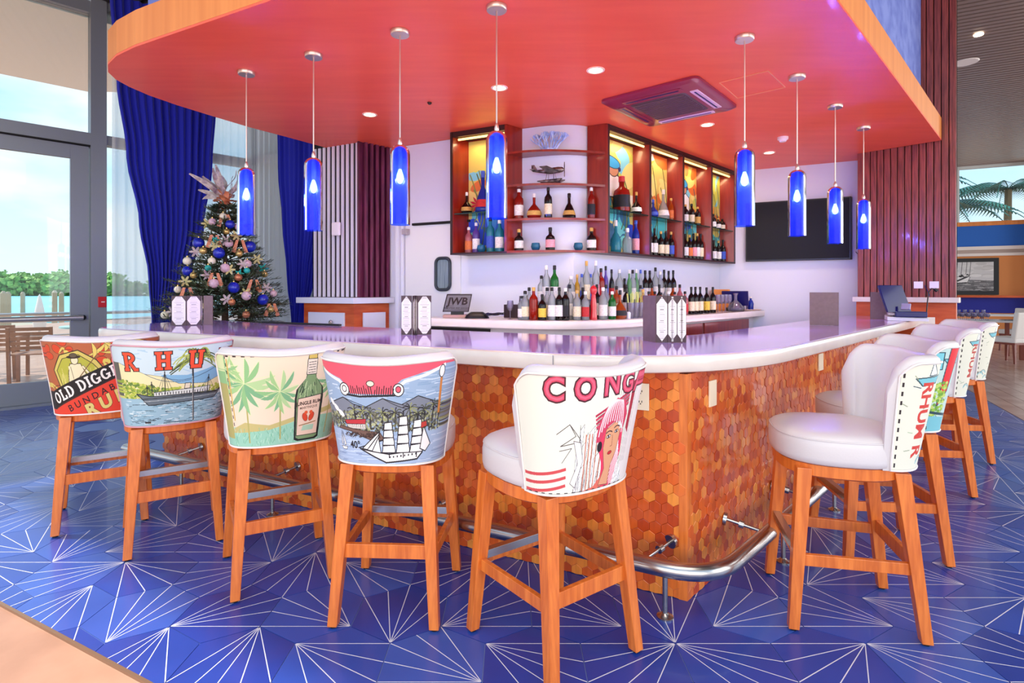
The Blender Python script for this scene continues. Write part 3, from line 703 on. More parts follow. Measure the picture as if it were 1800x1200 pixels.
def slab_text(cv, txt, x, y, h, col, ang=0, bgc=None, outline=None, sp=.12, wx=.9, step=None):
    for ps in ((outline, .045), (col, 0)) if outline is not None else ((col, 0),):
        cx = 0
        for ch in txt:
            g = SLAB.get(ch)
            if g is None: cx += .4; continue
            for b in g:
                ex = ps[1]
                def tp_(px, py): q = rot2((cx+px)*h*wx, py*h, ang); return (x+q[0], y+q[1])
                if b[0] == 'ring':
                    _, rx, ry, ax_, ay_, bx_, by_ = b; n = 26
                    o_ = [tp_(rx+(ax_+ex)*math.cos(2*PI*i/n), ry+(ay_+ex)*math.sin(2*PI*i/n)) for i in range(n+1)]
                    i_ = [tp_(rx+(bx_-ex)*math.cos(2*PI*i/n), ry+(by_-ex)*math.sin(2*PI*i/n)) for i in range(n+1)]
                    if ch in 'RD': o_ = [p for i, p in enumerate(o_) if math.cos(2*PI*i/n) > -.3]; i_ = [p for i, p in enumerate(i_) if math.cos(2*PI*i/n) > -.3]; hf = len(o_)//2
                    if ch in 'RD':
                        n2 = 14; an = [(-PI/2+PI*i/n2) for i in range(n2+1)]
                        o_ = [tp_(rx+(ax_+ex)*math.cos(t), ry+(ay_+ex)*math.sin(t)) for t in an]; i_ = [tp_(rx+(bx_-ex)*math.cos(t), ry+(by_-ex)*math.sin(t)) for t in an]
                    if ch == 'G':
                        n2 = 22; an = [math.radians(40)+(math.radians(300))*i/n2 for i in range(n2+1)]
                        o_ = [tp_(rx+(ax_+ex)*math.cos(t), ry+(ay_+ex)*math.sin(t)) for t in an]; i_ = [tp_(rx+(bx_-ex)*math.cos(t), ry+(by_-ex)*math.sin(t)) for t in an]
                    for i in range(len(o_)-1): cv.poly([o_[i], o_[i+1], i_[i+1], i_[i]], ps[0])
                elif b[0] == 'dg':
                    _, xa, ya, xb, yb, w_ = b; w_ += ex*2
                    cv.poly([tp_(xa-w_/2, ya+ex), tp_(xa+w_/2, ya+ex), tp_(xb+w_/2, yb-ex), tp_(xb-w_/2, yb-ex)], ps[0])
                else: cv.poly([tp_(b[0]-ex, b[1]-ex), tp_(b[2]+ex, b[1]-ex), tp_(b[2]+ex, b[3]+ex), tp_(b[0]-ex, b[3]+ex)], ps[0])
            gw = max([(bb[1]+bb[3] if bb[0] == 'ring' else (max(bb[1], bb[3])+.1 if bb[0] == 'dg' else bb[2])) for bb in g])
            cx += (step if step else gw+sp)
def palm(cv, x, y, h, r, lc, tc_, rnd, n=9, dark=None, lean=0):
    cv.curve((x, y), (x+lean*.3, y+h*.5), (x+lean, y+h), .012, tc_)
    for i in range(n):
        a = PI*(.05+.9*i/(n-1))+rnd.uniform(-.1, .1); t = (x+lean+r*math.cos(a)*rnd.uniform(.8, 1.1), y+h+r*math.sin(a)*.75-r*.25-abs(math.cos(a))*r*.45)
        bd = -.35 if t[0] > x+lean else .35
        cv.leaf((x+lean, y+h), t, -bd, r*.16, lc, dark)
AX = 1.42
def art_digger():
    c = Cv(620, 440, AX, (176, 96, 58)); r = random.Random(1); INK = (40, 30, 26); GO = (214, 196, 96)
    for i in range(26):
        x, y = r.uniform(0, AX), r.uniform(.35, 1); c.ell(x, y, .07, .05, (206, 70, 36), r.uniform(0, 3), INK, .004)
    for i in range(22):
        x, y = r.uniform(0, AX), r.uniform(.35, 1.05); c.curve((x, y), (x+r.uniform(-.2, .2), y+.16), (x+r.uniform(-.2, .3), y-.05), .022, GO); c.curve((x, y), (x+.1, y+.1), (x+.2, y), .006, INK)
    for i in range(14): c.leaf((.72+r.uniform(-.15, .5), .98), (.55+i*.07, .72+r.uniform(-.05, .15)), .25, .05, (222, 200, 100), INK)
    c.ell(1.0, .74, .17, .13, (212, 74, 40), .2, INK, .006)
    pts = [(.18, .34), (.10, .62), (.22, .82), (.45, .88), (.66, .74), (.82, .52), (.60, .42)]
    c.poly(pts, (206, 190, 96), INK, .012)
    pts = [(.21, .38), (.15, .61), (.25, .77), (.45, .82), (.62, .69), (.76, .52), (.58, .44)]
    c.poly(pts, (176, 176, 62), INK, .008)
    for i in range(30): x = r.uniform(.2, .7); c.line([(x, .42), (x+r.uniform(-.03, .03), .55+r.uniform(0, .1))], .006, (214, 206, 120))
    SK = (232, 222, 182)
    c.poly([(.34, .70), (.47, .70), (.53, .56), (.50, .42), (.30, .42), (.31, .58)], SK, INK, .008)
    c.ell(.40, .745, .045, .055, SK, 0, INK, .007); c.ell(.39, .79, .085, .022, INK); c.ell(.39, .81, .045, .03, (90, 80, 60), 0, INK, .006)
    c.line([(.50, .66), (.60, .52), (.50, .46)], .03, SK); c.line([(.50, .675), (.62, .52), (.52, .45)], .006, INK); c.line([(.33, .66), (.36, .50), (.46, .47)], .03, SK); c.line([(.345, .66), (.37, .5)], .005, INK)
    c.line([(.66, .80), (.36, .40)], .012, (120, 90, 50)); c.poly([(.30, .44), (.50, .44), (.46, .34), (.30, .36)], (70, 60, 46), INK, .006)
    ang = math.radians(23.5)
    def q(x, y): p = rot2(x, y, ang); return (p[0]+.02, p[1]+.10)
    c.poly([q(-.3, -1), q(2, -1), q(2, -.0), q(-.3, .0)], (222, 62, 40))
    c.poly([q(-.3, 0), q(2, 0), q(2, .215), q(-.3, .215)], (18, 16, 18)); c.line([q(-.3, -.006), q(2, -.006)], .01, INK)
    p = q(.05, .03); slab_text(c, 'OLD DIGGER', p[0], p[1], .155, (238, 234, 226), ang, wx=.93, sp=.10)
    p = q(.20, -.145); c.text('B U N D A B E R G', p[0], p[1], .13, (30, 22, 22), ang, off=.01)
    p = q(.42, -.33); c.text('R U M', p[0], p[1], .24, (222, 206, 120), ang, off=.05, outline=(120, 30, 20), ow=.03)
    return c
def art_rhum():
    c = Cv(620, 440, AX, (198, 218, 224)); r = random.Random(2); INK = (30, 36, 40)
    for i in range(40): x, y = r.uniform(0, AX), r.uniform(.6, 1); c.line([(x, y), (x+.08, y+r.uniform(-.03, .03))], .012, (166, 200, 218))
    c.poly([(.55, .64), (.85, .62), (1.1, .68), (1.42, .78), (1.42, .5), (.4, .5)], (128, 178, 210))
    c.poly([(0, .80), (.18, .74), (.35, .66), (.55, .62), (.75, .52), (1.1, .50), (1.42, .62), (1.42, .4), (0, .35)], (232, 222, 170), (90, 90, 80), .004)
    c.curve((.35, .66), (.6, .5), (.9, .56), .006, (60, 90, 120)); c.curve((.6, .60), (.85, .48), (1.3, .74), .006, (50, 70, 100))
    for i in range(260):
        x = r.uniform(0, .62); y = r.uniform(.36, .60-x*.22); c.ell(x, y, .022, .016, r.choice([(176, 190, 72), (140, 166, 60), (206, 206, 110), (96, 130, 60)]))
    for i in range(120):
        x = r.uniform(.6, 1.42); y = r.uniform(.38, .47); c.ell(x, y, .02, .014, r.choice([(176, 190, 72), (150, 170, 70)]))
    c.poly([(0, 0), (AX, 0), (AX, .34), (0, .36)], (150, 186, 200))
    for i in range(230):
        x, y = r.uniform(0, AX), r.uniform(0, .33); c.line([(x, y), (x+r.uniform(.03, .12), y+r.uniform(-.008, .008))], .006, r.choice([(230, 240, 240), (40, 60, 70), (96, 140, 160)]))
    # steam ship
    c.poly([(.26, .38), (.36, .27), (1.26, .30), (1.38, .42), (1.30, .38), (.4, .38), (.22, .42)], (96, 110, 118), INK, .010)
    c.line([(.28, .35), (1.30, .37)], .01, INK); c.line([(.3, .32), (1.28, .34)], .005, (200, 210, 210))
    c.poly([(.44, .38), (.44, .43), (1.16, .46), (1.16, .39)], (214, 218, 212), INK, .006)
    for i in range(20): c.line([(.47+i*.035, .395), (.47+i*.035, .42)], .010, INK)
    c.poly([(.82, .45), (.83, .52), (.90, .52), (.89, .45)], (226, 214, 190), INK, .007)
    for x, t in ((.42, .56), (.58, .68), (1.13, .60), (.36, .52)):
        c.line([(x, .40), (x, t)], .012, INK)
        for k in (-.1, -.05, .05, .1): c.line([(x, t-.02), (x+k, .42)], .004, INK)
    c.line([(.96, .04), (.92, .62), (.90, .84)], .022, (50, 54, 60)); c.line([(.955, .04), (.915, .6)], .006, (200, 200, 190))
    for i in range(46):
        a = r.uniform(-.3, PI+.5); L_ = r.uniform(.16, .34); c.curve((.95, .84), (.95+L_*.6*math.cos(a), .84+L_*.8*math.sin(a)), (.95+L_*math.cos(a), .80+L_*.5*math.sin(a)-.09), .013, r.choice([(140, 156, 60), (176, 186, 90), (60, 74, 46), (110, 126, 60)]))
    slab_text(c, 'RHUM', .10, .70, .225, (232, 76, 44), 0, outline=(30, 30, 34), step=1.62, wx=1.04)
    c.line([(.3, .055), (.37, .055)], .02, INK)
    for i in range(16): c.line([(.55+i*.02, .03), (.56+i*.02, .045)], .008, INK)
    return c
def art_palms():
    c = Cv(620, 440, AX, (234, 216, 190)); r = random.Random(3); INK = (24, 30, 30)
    c.poly([(0, 0), (AX, 0), (AX, .28), (1.0, .30), (.55, .20), (.2, .24), (0, .22)], (150, 204, 180))
    c.poly([(0, .2), (.2, .28), (.5, .24), (.9, .33), (AX, .40), (AX, .34), (.9, .28), (.5, .19), (0, .16)], (196, 184, 120))
    for i in range(120): x, y = r.uniform(0, AX), r.uniform(.0, .18); c.line([(x, y), (x+r.uniform(-.03, .03), y+.04)], .006, r.choice([(120, 190, 150), (190, 224, 200), (104, 170, 140)]))
    def bigpalm(x, y, h, R, lean=0):
        c.curve((x, y), (x+lean, y+h*.5), (x+lean, y+h), .018, (176, 170, 100))
        for i in range(13):
            a = 2*PI*i/13+r.uniform(-.1, .1); L_ = R*r.uniform(.8, 1.1); e2 = (x+lean+L_*math.cos(a), y+h+L_*math.sin(a)*.85-(.14*R if math.sin(a) < 0.5 else 0))
            c.leaf((x+lean, y+h), e2, .2 if math.cos(a) < 0 else -.2, R*.17, r.choice([(140, 190, 130), (160, 200, 136), (176, 208, 150), (120, 176, 130)]))
            c.curve((x+lean, y+h), ((x+lean+e2[0])/2, (y+h+e2[1])/2+.03), e2, .006, (214, 226, 170))
    bigpalm(.24, .06, .64, .34); bigpalm(.63, .08, .52, .27, .0); bigpalm(1.26, .08, .60, .26, .03); bigpalm(.0, .1, .75, .2)
    # bottle
    BX = .98; o_ = [(-.045, 1.0), (-.045, .80), (-.06, .72), (-.16, .60), (-.175, .50), (-.165, .05), (-.12, .03), (.12, .03), (.165, .05), (.175, .50), (.16, .60), (.06, .72), (.045, .80), (.045, 1.0)]
    c.poly([(BX+x*1.04, y) for x, y in o_], INK); c.poly([(BX+x*.90, .05+(y-.03)*.985) for x, y in o_], (126, 156, 110))
    for i in range(26): x = r.uniform(-.13, .13); y = r.uniform(.5, .64); c.line([(BX+x, y), (BX+x*.8, y+r.uniform(.03, .1))], .010, r.choice([(40, 62, 50), (176, 200, 150), (90, 120, 84)]))
    c.poly([(BX-.058, .76), (BX+.058, .76), (BX+.055, .93), (BX-.055, .93)], (232, 220, 206), INK, .006); c.poly([(BX-.05, .93), (BX+.05, .93), (BX+.045, 1.0), (BX-.045, 1.0)], (212, 184, 96), INK, .006)
    for i in range(5): c.line([(BX-.04, .78+i*.028), (BX+.04, .785+i*.028)], .006, (60, 50, 50))
    c.poly([(BX-.14, .09), (BX+.145, .09), (BX+.15, .53), (BX-.14, .50)], (234, 206, 186), INK, .007)
    c.text('JUNGLE RUM', BX, .43, .055, (60, 36, 30), .06, off=.03, center=True); c.text('MARTINIQUE', BX, .385, .038, (90, 60, 50), .06, off=.01, center=True)
    for k, sx in ((-.04, 1), (.045, -1)):
        c.ell(BX+k, .29, .03, .05, (214, 70, 40), .5*sx, (90, 30, 20), .004); c.ell(BX+k+.01*sx, .34, .022, .02, (222, 90, 50))
    c.line([(BX-.11, .2), (BX+.11, .23)], .010, (150, 110, 60)); c.poly([(BX-.08, .14), (BX+.08, .14), (BX+.09, .2), (BX-.06, .2)], (170, 206, 180))
    # dashed binding drawn along the top and left edge
    for i in range(30):
        if i % 2: c.line([(i*.048, .985), (i*.048+.03, .985)], .016, (44, 30, 28))
    for i in range(20):
        if i % 2: c.line([(.03, .2+i*.04), (.03, .2+i*.04+.028)], .014, (44, 30, 28))
    c.line([(.055, .3), (.05, .95)], .018, (206, 170, 84))
    return c
def art_ship():
    c = Cv(620, 440, AX, (150, 176, 204)); r = random.Random(4); INK = (24, 26, 32); W = (244, 242, 238)
    for i in range(130): x, y = r.uniform(0, AX), r.uniform(.5, 1); c.line([(x, y), (x+r.uniform(.05, .14), y+r.uniform(-.01, .02))], .012, r.choice([(176, 198, 220), (134, 164, 196), (200, 216, 230)]))
    for pts in ([(0, .56), (.12, .60), (.3, .66), (.42, .60), (.55, .57), (.75, .66), (.95, .60), (1.12, .68), (1.42, .58), (1.42, .42), (0, .42)],):
        c.poly(pts, (122, 130, 144)); c.line(pts[:-2], .008, INK)
    c.curve((.3, .66), (.42, .62), (.62, .56), .006, INK); c.curve((.75, .66), (.9, .58), (1.0, .56), .006, INK); c.curve((.95, .6), (1.1, .56), (1.3, .56), .006, INK)
    c.poly([(0, 0), (AX, 0), (AX, .36), (.9, .30), (.5, .26), (.2, .34), (0, .34)], (166, 188, 216))
    for i in range(90): x, y = r.uniform(0, AX), r.uniform(0, .28); c.line([(x, y), (x+r.uniform(.06, .2), y)], .007, r.choice([(206, 220, 236), (130, 150, 186), (190, 206, 228)]))
    for i in range(560):
        x, y = r.uniform(0, AX), r.uniform(.34, .52); c.ell(x, y, .018, .010, r.choice([(84, 88, 76), (60, 60, 56), (150, 156, 110), (180, 184, 140), (110, 110, 90)]), r.uniform(0, 3))
    for x, h in ((.42, .54), (.52, .53), (.60, .52), (.74, .52), (.88, .52), (1.04, .56), (1.12, .5), (1.20, .54), (1.30, .58), (1.38, .56), (.12, .45), (.2, .44)):
        c.line([(x, .36), (x, h)], .010, INK)
        for k in range(9):
            a = 2*PI*k/9; c.curve((x, h), (x+.05*math.cos(a), h+.05*math.sin(a)+.02), (x+.085*math.cos(a), h+.06*math.sin(a)-.01), .009, r.choice([INK, (70, 76, 60), (150, 156, 100)]))
    c.poly([(.28, .44), (.55, .46), (.54, .41), (.3, .395)], (190, 50, 60), INK, .005); c.poly([(.3, .40), (.54, .41), (.54, .36), (.32, .36)], (226, 220, 210), INK, .005)
    for i in range(9): c.line([(.33+i*.025, .37), (.33+i*.025, .40)], .005, INK)
    c.poly([(.16, .35), (.35, .33), (.62, .24), (.75, .26), (.70, .33), (.45, .35), (.2, .38)], (112, 86, 76), (40, 26, 24), .006)
    for i in range(60): x = r.uniform(.25, .68); c.line([(x, .30+r.uniform(-.03, .03)), (x+.04, .30+r.uniform(-.03, .03))], .006, (50, 34, 30))
    for k in range(3): c.ell(.1+k*.07, .60-k*.05, .05, .025, W, -.6); 
    c.poly([(.16, .17), (.26, .17), (.24, .14), (.18, .14)], W, INK, .005); c.poly([(.19, .18), (.20, .33), (.17, .2)], W, INK, .005); c.poly([(.215, .18), (.215, .32), (.245, .19)], W, INK, .005)
    c.text('40°', .31, .165, .10, INK, 0, off=.025)
    # three-masted ship
    c.poly([(.44, .165), (.62, .085), (.76, .03), (1.14, .06), (1.20, .12), (1.22, .20), (1.1, .15), (.8, .115), (.6, .14)], W, INK, .014)
    for i in range(8): c.poly([(.80+i*.045, .075+i*.004), (.815+i*.045, .077+i*.004), (.815+i*.045, .095+i*.004), (.80+i*.045, .093+i*.004)], INK)
    c.line([(.42, .17), (.76, .26)], .010, INK)
    for k in range(3): c.poly([(.47+k*.06, .165-k*.012), (.70-k*.01, .34-k*.03), (.60+k*.05, .15-k*.012)], W, INK, .009)
    for mx_, tp in ((.80, .44), (.97, .50), (1.13, .46)):
        c.line([(mx_, .08), (mx_, tp+.04)], .012, INK)
        for j in range(4):
            y = .13+j*(tp-.14)/4; hh = (tp-.14)/4*.90; ww = .085-j*.011
            c.poly([(mx_-ww, y), (mx_-ww*.9, y+hh*.5), (mx_-ww*.85, y+hh), (mx_+ww*.75, y+hh+.01), (mx_+ww*.9, y+hh*.4), (mx_+ww*.85, y)], W, INK, .010)
    c.poly([(1.17, .16), (1.20, .38), (1.30, .20), (1.24, .13)], W, INK, .009); c.poly([(1.17, .36), (1.24, .38), (1.23, .43), (1.17, .42)], (190, 60, 50), INK, .005)
    # pink banner
    PK = (232, 88, 108)
    c.poly([(-.02, 1.02), (AX+.02, 1.02), (AX, .97), (1.15, .90), (.95, .84), (.90, .80), (.85, .70), (.40, .70), (.36, .78), (.30, .84), (.1, .90), (0, .93)], PK)
    c.line([(.02, .915), (.12, .875), (.28, .82), (.35, .76)], .030, W); c.line([(1.40, .96), (1.18, .875), (.98, .82), (.90, .76)], .030, W)
    for x in (.335, .915):
        c.ell(x, .74, .055, .06, W, 0, INK, .009); c.ell(x, .745, .026, .03, PK if x > .5 else W, 0, INK, .008)
    c.line([(.36, .69), (.50, .675), (.62, .68), (.88, .69)], .018, INK)
    for i in range(20): x = .40+i*.024; c.line([(x, .69), (x+.012*(1 if i > 10 else -1), .74+.04*abs(math.sin(i*2)))], .009, INK)
    c.ell(.63, .80, .04, .028, (240, 220, 200), 0, INK, .007); c.line([(1.38, .5), (1.37, .9)], .03, (206, 130, 60)); c.ell(1.37, .90, .035, .06, W, 0, INK, .008)
    return c
def art_conga():
    c = Cv(620, 440, AX, (228, 230, 214)); r = random.Random(5); INK = (50, 20, 30); PK = (206, 62, 92); DK = (70, 20, 34)
    for i in range(46):
        x = r.uniform(.62, 1.36); y = r.uniform(.04, .55+.2*max(0, x-1.0)); c.poly([(x, .02), (x+.02, .02), (x+.05+r.uniform(-.05, .05), y+.05), (x+.01, y)], (250, 250, 248), (60, 50, 50), .003)
    for i in range(8): x = .74+i*.05; c.line([(x, .0), (x+r.uniform(-.03, .03), .5)], .014, (196, 120, 90))
    c.poly([(1.12, .78), (1.42, 1.0), (1.42, .0), (1.30, .2), (1.30, .75)], (235, 225, 220)); 
    for i in range(10): c.line([(1.12+i*.03, .2), (1.14+i*.03, .88)], .004, (120, 110, 110))
    for i in range(4):
        y = .62+i*.033; c.line([(.86-.008*i, y-.07), (1.28, y+.10)], .020, PK if i % 2 == 0 else (180, 40, 70)); c.line([(.86, y-.085), (1.28, y+.085)], .006, DK)
    c.poly([(1.32, .90), (1.38, .92), (1.36, .45), (1.31, .50)], (170, 40, 60))
    c.line([(.42, .52), (.55, .60), (.62, .50), (.46, .42), (.60, .44)], .006, (70, 60, 60)); c.line([(.55, .60), (.68, .46), (.70, .3), (.60, .1)], .006, (70, 60, 60)); c.line([(.45, .38), (.58, .40), (.48, .28)], .005, (70, 60, 60))
    c.poly([(.60, .46), (.68, .44), (.72, .28), (.64, .06), (.58, .1), (.66, .26)], (250, 250, 248), (80, 60, 60), .005)
    # striped band bottom left
    for i, y in enumerate((.03, .10, .17)): c.curve((.02, y), (.25, y-.005), (.52, y+.055), .026, (206, 76, 80))
    c.poly([(.62, .0), (1.2, .0), (1.15, .10), (1.0, .12), (.9, .04)], (222, 110, 90))
    # woman's head with striped turban
    SK = (222, 160, 120)
    c.poly([(.92, .55), (.90, .38), (.98, .24), (1.02, .02), (1.20, .02), (1.28, .3), (1.26, .5)], (226, 60, 92))
    for i in range(12): c.curve((1.18+i*.012, .5-i*.035), (1.24, .35-i*.03), (1.08+i*.01, .18-i*.02), .010, (250, 235, 235))
    c.poly([(1.0, .52), (.985, .36), (1.02, .24), (1.04, .18), (.98, .04), (1.13, .03), (1.14, .2), (1.20, .32), (1.22, .5), (1.14, .58)], SK, (120, 60, 50), .005)
    c.poly([(.87, .42), (.88, .56), (.96, .70), (1.10, .78), (1.24, .74), (1.29, .62), (1.26, .5), (1.20, .57), (1.10, .57), (1.0, .53), (.93, .42)], PK)
    for i in range(11):
        t = i/10; c.curve((.90+.34*t, .47+.12*math.sin(PI*t)), (.93+.3*t, .68+.06*math.sin(PI*t)), (1.05+.14*t, .77-.02*t), .013, (250, 232, 236))
    for x, y, w_ in ((1.045, .455, .03), (1.155, .49, .026)):
        c.ell(x, y, w_, .012, (250, 250, 250), .2, INK, .006); c.ell(x, y, .010, .011, INK); c.curve((x-.04, y+.03), (x, y+.06), (x+.045, y+.035), .009, INK)
    c.line([(1.105, .46), (1.115, .37), (1.09, .365)], .006, (150, 80, 60)); c.ell(1.095, .31, .032, .014, (200, 40, 46), .15, (110, 20, 20), .004); c.ell(.93, .38, .035, .045, (34, 22, 26))
    for ch, x, sz in (('C', .30, .24), ('O', .58, .24), ('N', .90, .24), ('G', 1.14, .22), ('A', 1.34, .2)):
        c.text(ch, x, .80+.015*(x > .8), sz*1.12, PK, .06 if x > .8 else 0, off=.035, outline=DK, ow=.05)
        c.text(ch, x+.004, .80+.015*(x > .8), sz*1.12, (150, 30, 60), .06 if x > .8 else 0, off=-.02)
        c.text(ch, x+.004, .80+.015*(x > .8), sz*1.12, (226, 96, 124), .06 if x > .8 else 0, off=.012-.02)
    for i in range(30):
        if i % 2: c.line([(.02+i*.046, .012), (.02+i*.046+.03, .012)], .02, (40, 24, 30))
    return c
def art_map(seed, txt, tcol, bgc=(228, 226, 206), red=False):
    c = Cv(420, 300, AX, bgc); r = random.Random(seed); INK = (40, 70, 80); T = (120, 190, 200)
    for x, y in ((.16, .80), (1.1, .75), (.5, .2), (1.2, .25)):
        c.poly([(x, y), (x+.16, y+.02), (x+.2, y+.09), (x-.06, y+.07)], T, INK, .010); c.poly([(x+.05, y+.09), (x+.07, y+.22), (x+.15, y+.1)], (250, 250, 246), INK, .008)
    for i in range(40): x, y = r.uniform(0, AX), r.uniform(0, 1); c.line([(x, y), (x+r.uniform(-.06, .06), y+r.uniform(-.04, .04))], .007, r.choice([INK, (150, 160, 130), (170, 190, 150)]))
    for i in range(60): x, y = r.uniform(.5, 1.3), r.uniform(.1, .5); c.ell(x, y, .02, .014, r.choice([(176, 196, 90), (130, 170, 80), bgc]), 0)
    for i in range(12): x, y = r.uniform(0, AX), r.uniform(0, .16); c.curve((x, y), (x+.05, y+.1), (x+.12, y), .012, T); c.curve((x, y+.02), (x+.05, y+.12), (x+.12, y+.02), .006, INK)
    if red:
        c.poly([(.16, 1.0), (.30, 1.0), (.22, .5), (.10, .30)], (222, 40, 50), INK, .012)
        for i in range(90): x, y = r.uniform(0, .2), r.uniform(.2, .6); c.ell(x, y, .02, .02, r.choice([(150, 190, 60), (110, 160, 60), (190, 210, 110)]))
        c.line([(0, .25), (.3, .2)], .03, INK); c.poly([(0, .0), (.3, .0), (.25, .18), (0, .2)], T); c.poly([(0, .75), (.1, .75), (.1, .95), (0, .95)], (120, 200, 210), INK, .01)
    if txt:
        c.text(txt, .17, .84, .16, tcol, -PI/2, off=.03, sx=1.2); c.text(txt, .86, .86, .16, tcol, -PI/2, off=.03)
    for i in range(24):
        if i % 2: c.line([(.02, i*.042), (.02, i*.042+.03)], .016, (40, 30, 30))
    return c

# ================================================================== BAR STOOLS
def spw(v, e): return math.copysign(abs(v)**e, v)
ZB, ZT = .655, 1.105
def shell(th, t, off=0.):
    """backrest outer surface: th angle (0 = middle of the back, + to the sitter's right when seen from behind), t height 0..1"""
    k = t if t < 1 else 1
    rx = .218+.066*k**1.1+off; ry = .165+.085*k+off
    x = rx*spw(math.sin(th), .82); y = -.085-ry*spw(math.cos(th), .72)
    return x, y
THM = math.radians(90)
def top_t(th):
    """top edge lowers towards the wing ends in a rounded corner"""
    q = (abs(th)/THM-.78)/.22
    base = 1.0+.035*(math.cos(th*2)-1)*-.5*0
    if q <= 0: return base-.03*math.exp(-(th/.5)**2)
    return base-.30*(1-math.sqrt(max(0, 1-q*q)))
def backrest_mesh(th_thick=.052):
    mb = MB(); NT = 40; prof = []
    # profile: (offset inward 0..1, height along)
    NPo = 8; NPr = 6
    for i in range(NT+1):
        th = -THM+2*THM*i/NT; tt = top_t(th); ed = (1-abs(th)/THM)
        thick = th_thick*(1 if ed > .06 else .35+.65*math.sqrt(max(0, 1-(1-ed/.06)**2)))
        loop = []
        ztop = ZB+(ZT-ZB)*tt
        for j in range(NPo+1):
            t = tt*j/NPo*.94; x, y = shell(th, t); loop.append((x, y, ZB+(ZT-ZB)*t))
        xo, yo = shell(th, tt*.94); xi, yi = shell(th, tt*.94, -thick)
        for j in range(1, NPr):
            a = PI*j/NPr; f = (1-math.cos(a))/2; loop.append((xo+(xi-xo)*f, yo+(yi-yo)*f, ZB+(ZT-ZB)*tt*.94+(ZT-ZB)*.06*math.sin(a)*1.0))
        for j in range(NPo, -1, -1):
            t = tt*j/NPo*.94; x, y = shell(th, t, -thick-.012*(1-t)); loop.append((x, y, ZB+(ZT-ZB)*t))
        prof.append(loop)
    n = len(prof[0])
    for l_ in prof: mb.v += l_
    for i in range(NT):
        for j in range(n): mb.f.append((i*n+j, (i+1)*n+j, (i+1)*n+(j+1) % n, i*n+(j+1) % n))
    mb.f.append(tuple(range(n))); mb.f.append(tuple(NT*n+j for j in range(n-1, -1, -1)))
    mb.m = [0]*len(mb.f); mb.t = [0]*len(mb.f); return mb
_acc = [0.]
for _i in range(44):
    _p = shell((-THM+2*THM*_i/44)*.945, .5, .0022); _q = shell((-THM+2*THM*(_i+1)/44)*.945, .5, .0022); _acc.append(_acc[-1]+math.dist(_p, _q))
_acc = [v_/_acc[-1] for v_ in _acc]
def panel_mesh(mats, name='printed_panel', u0=0., u1=1.):
    NT, NZ = 44, 16; vs = []; uvs = []; fs = []; lim = .945
    for i in range(NT+1):
        th = (-THM+2*THM*i/NT)*lim; tt = top_t(th)*.925
        for j in range(NZ+1):
            t = .015+(tt-.015)*j/NZ; x, y = shell(th, t, .0022); vs.append((x, y, ZB+(ZT-ZB)*t)); uvs.append(((_acc[i]-u0)/(u1-u0), (ZB+(ZT-ZB)*t-ZB)/((ZT-ZB)*.93)))
    for i in range(NT):
        for j in range(NZ): a = i*(NZ+1)+j; fs.append((a, a+NZ+1, a+NZ+2, a+1))
    me = bpy.data.meshes.new(name); me.from_pydata(vs, [], fs); me.materials.append(mats)
    ul = me.uv_layers.new(name='UVMap'); li = np.zeros(len(me.loops), np.int32); me.loops.foreach_get('vertex_index', li)
    ul.data.foreach_set('uv', np.array(uvs, np.float32)[li].ravel()); me.polygons.foreach_set('use_smooth', [True]*len(me.polygons)); return me
def piping_mesh():
    mb = MB(); lim = .955; pts = []
    N = 60
    for i in range(N+1):
        th = (-THM+2*THM*i/N)*lim; x, y = shell(th, top_t(th)*.94, .003); pts.append((x, y, ZB+(ZT-ZB)*top_t(th)*.94))
    for j in range(1, 13):
        th = THM*lim; t = top_t(th)*.94*(1-j/12); x, y = shell(th, t, .003); pts.append((x, y, ZB+(ZT-ZB)*t))
    for i in range(1, 31):
        th = THM*lim*(1-2*i/30); x, y = shell(th, 0, .003); pts.append((x, y, ZB+.002))
    for j in range(1, 12):
        th = -THM*lim; t = top_t(th)*.94*(j/12); x, y = shell(th, t, .003); pts.append((x, y, ZB+(ZT-ZB)*t))
    mb.tube(pts, .0042, 6, closed=True, cap=False); return mb
def seat_loop(s, z, n=40, fr=.27, bk=-.215, w=.242):
    out = []
    for i in range(n):
        a = 2*PI*i/n; x = w*s*spw(math.cos(a), .72)
        yy = math.sin(a); y = (fr if yy > 0 else -bk)*spw(yy, .72)*s; out.append((x*(1-.10*(yy < 0)*abs(yy)), y+.0, z))
    return out
def loft(mb, loops, mi=0):
    n = len(loops[0]); b = len(mb.v)
    for l_ in loops: mb.v += l_
    k0 = len(mb.f)
    for i in range(len(loops)-1):
        for j in range(n): mb.f.append((b+i*n+j, b+i*n+(j+1) % n, b+(i+1)*n+(j+1) % n, b+(i+1)*n+j))
    mb.f.append(tuple(b+j for j in range(n-1, -1, -1))); mb.f.append(tuple(b+(len(loops)-1)*n+j for j in range(n)))
    k = len(mb.f)-k0; mb.m += [mi]*k; mb.t += [0]*k
M_thread = mat('seam_thread', (176, 166, 160), .6)
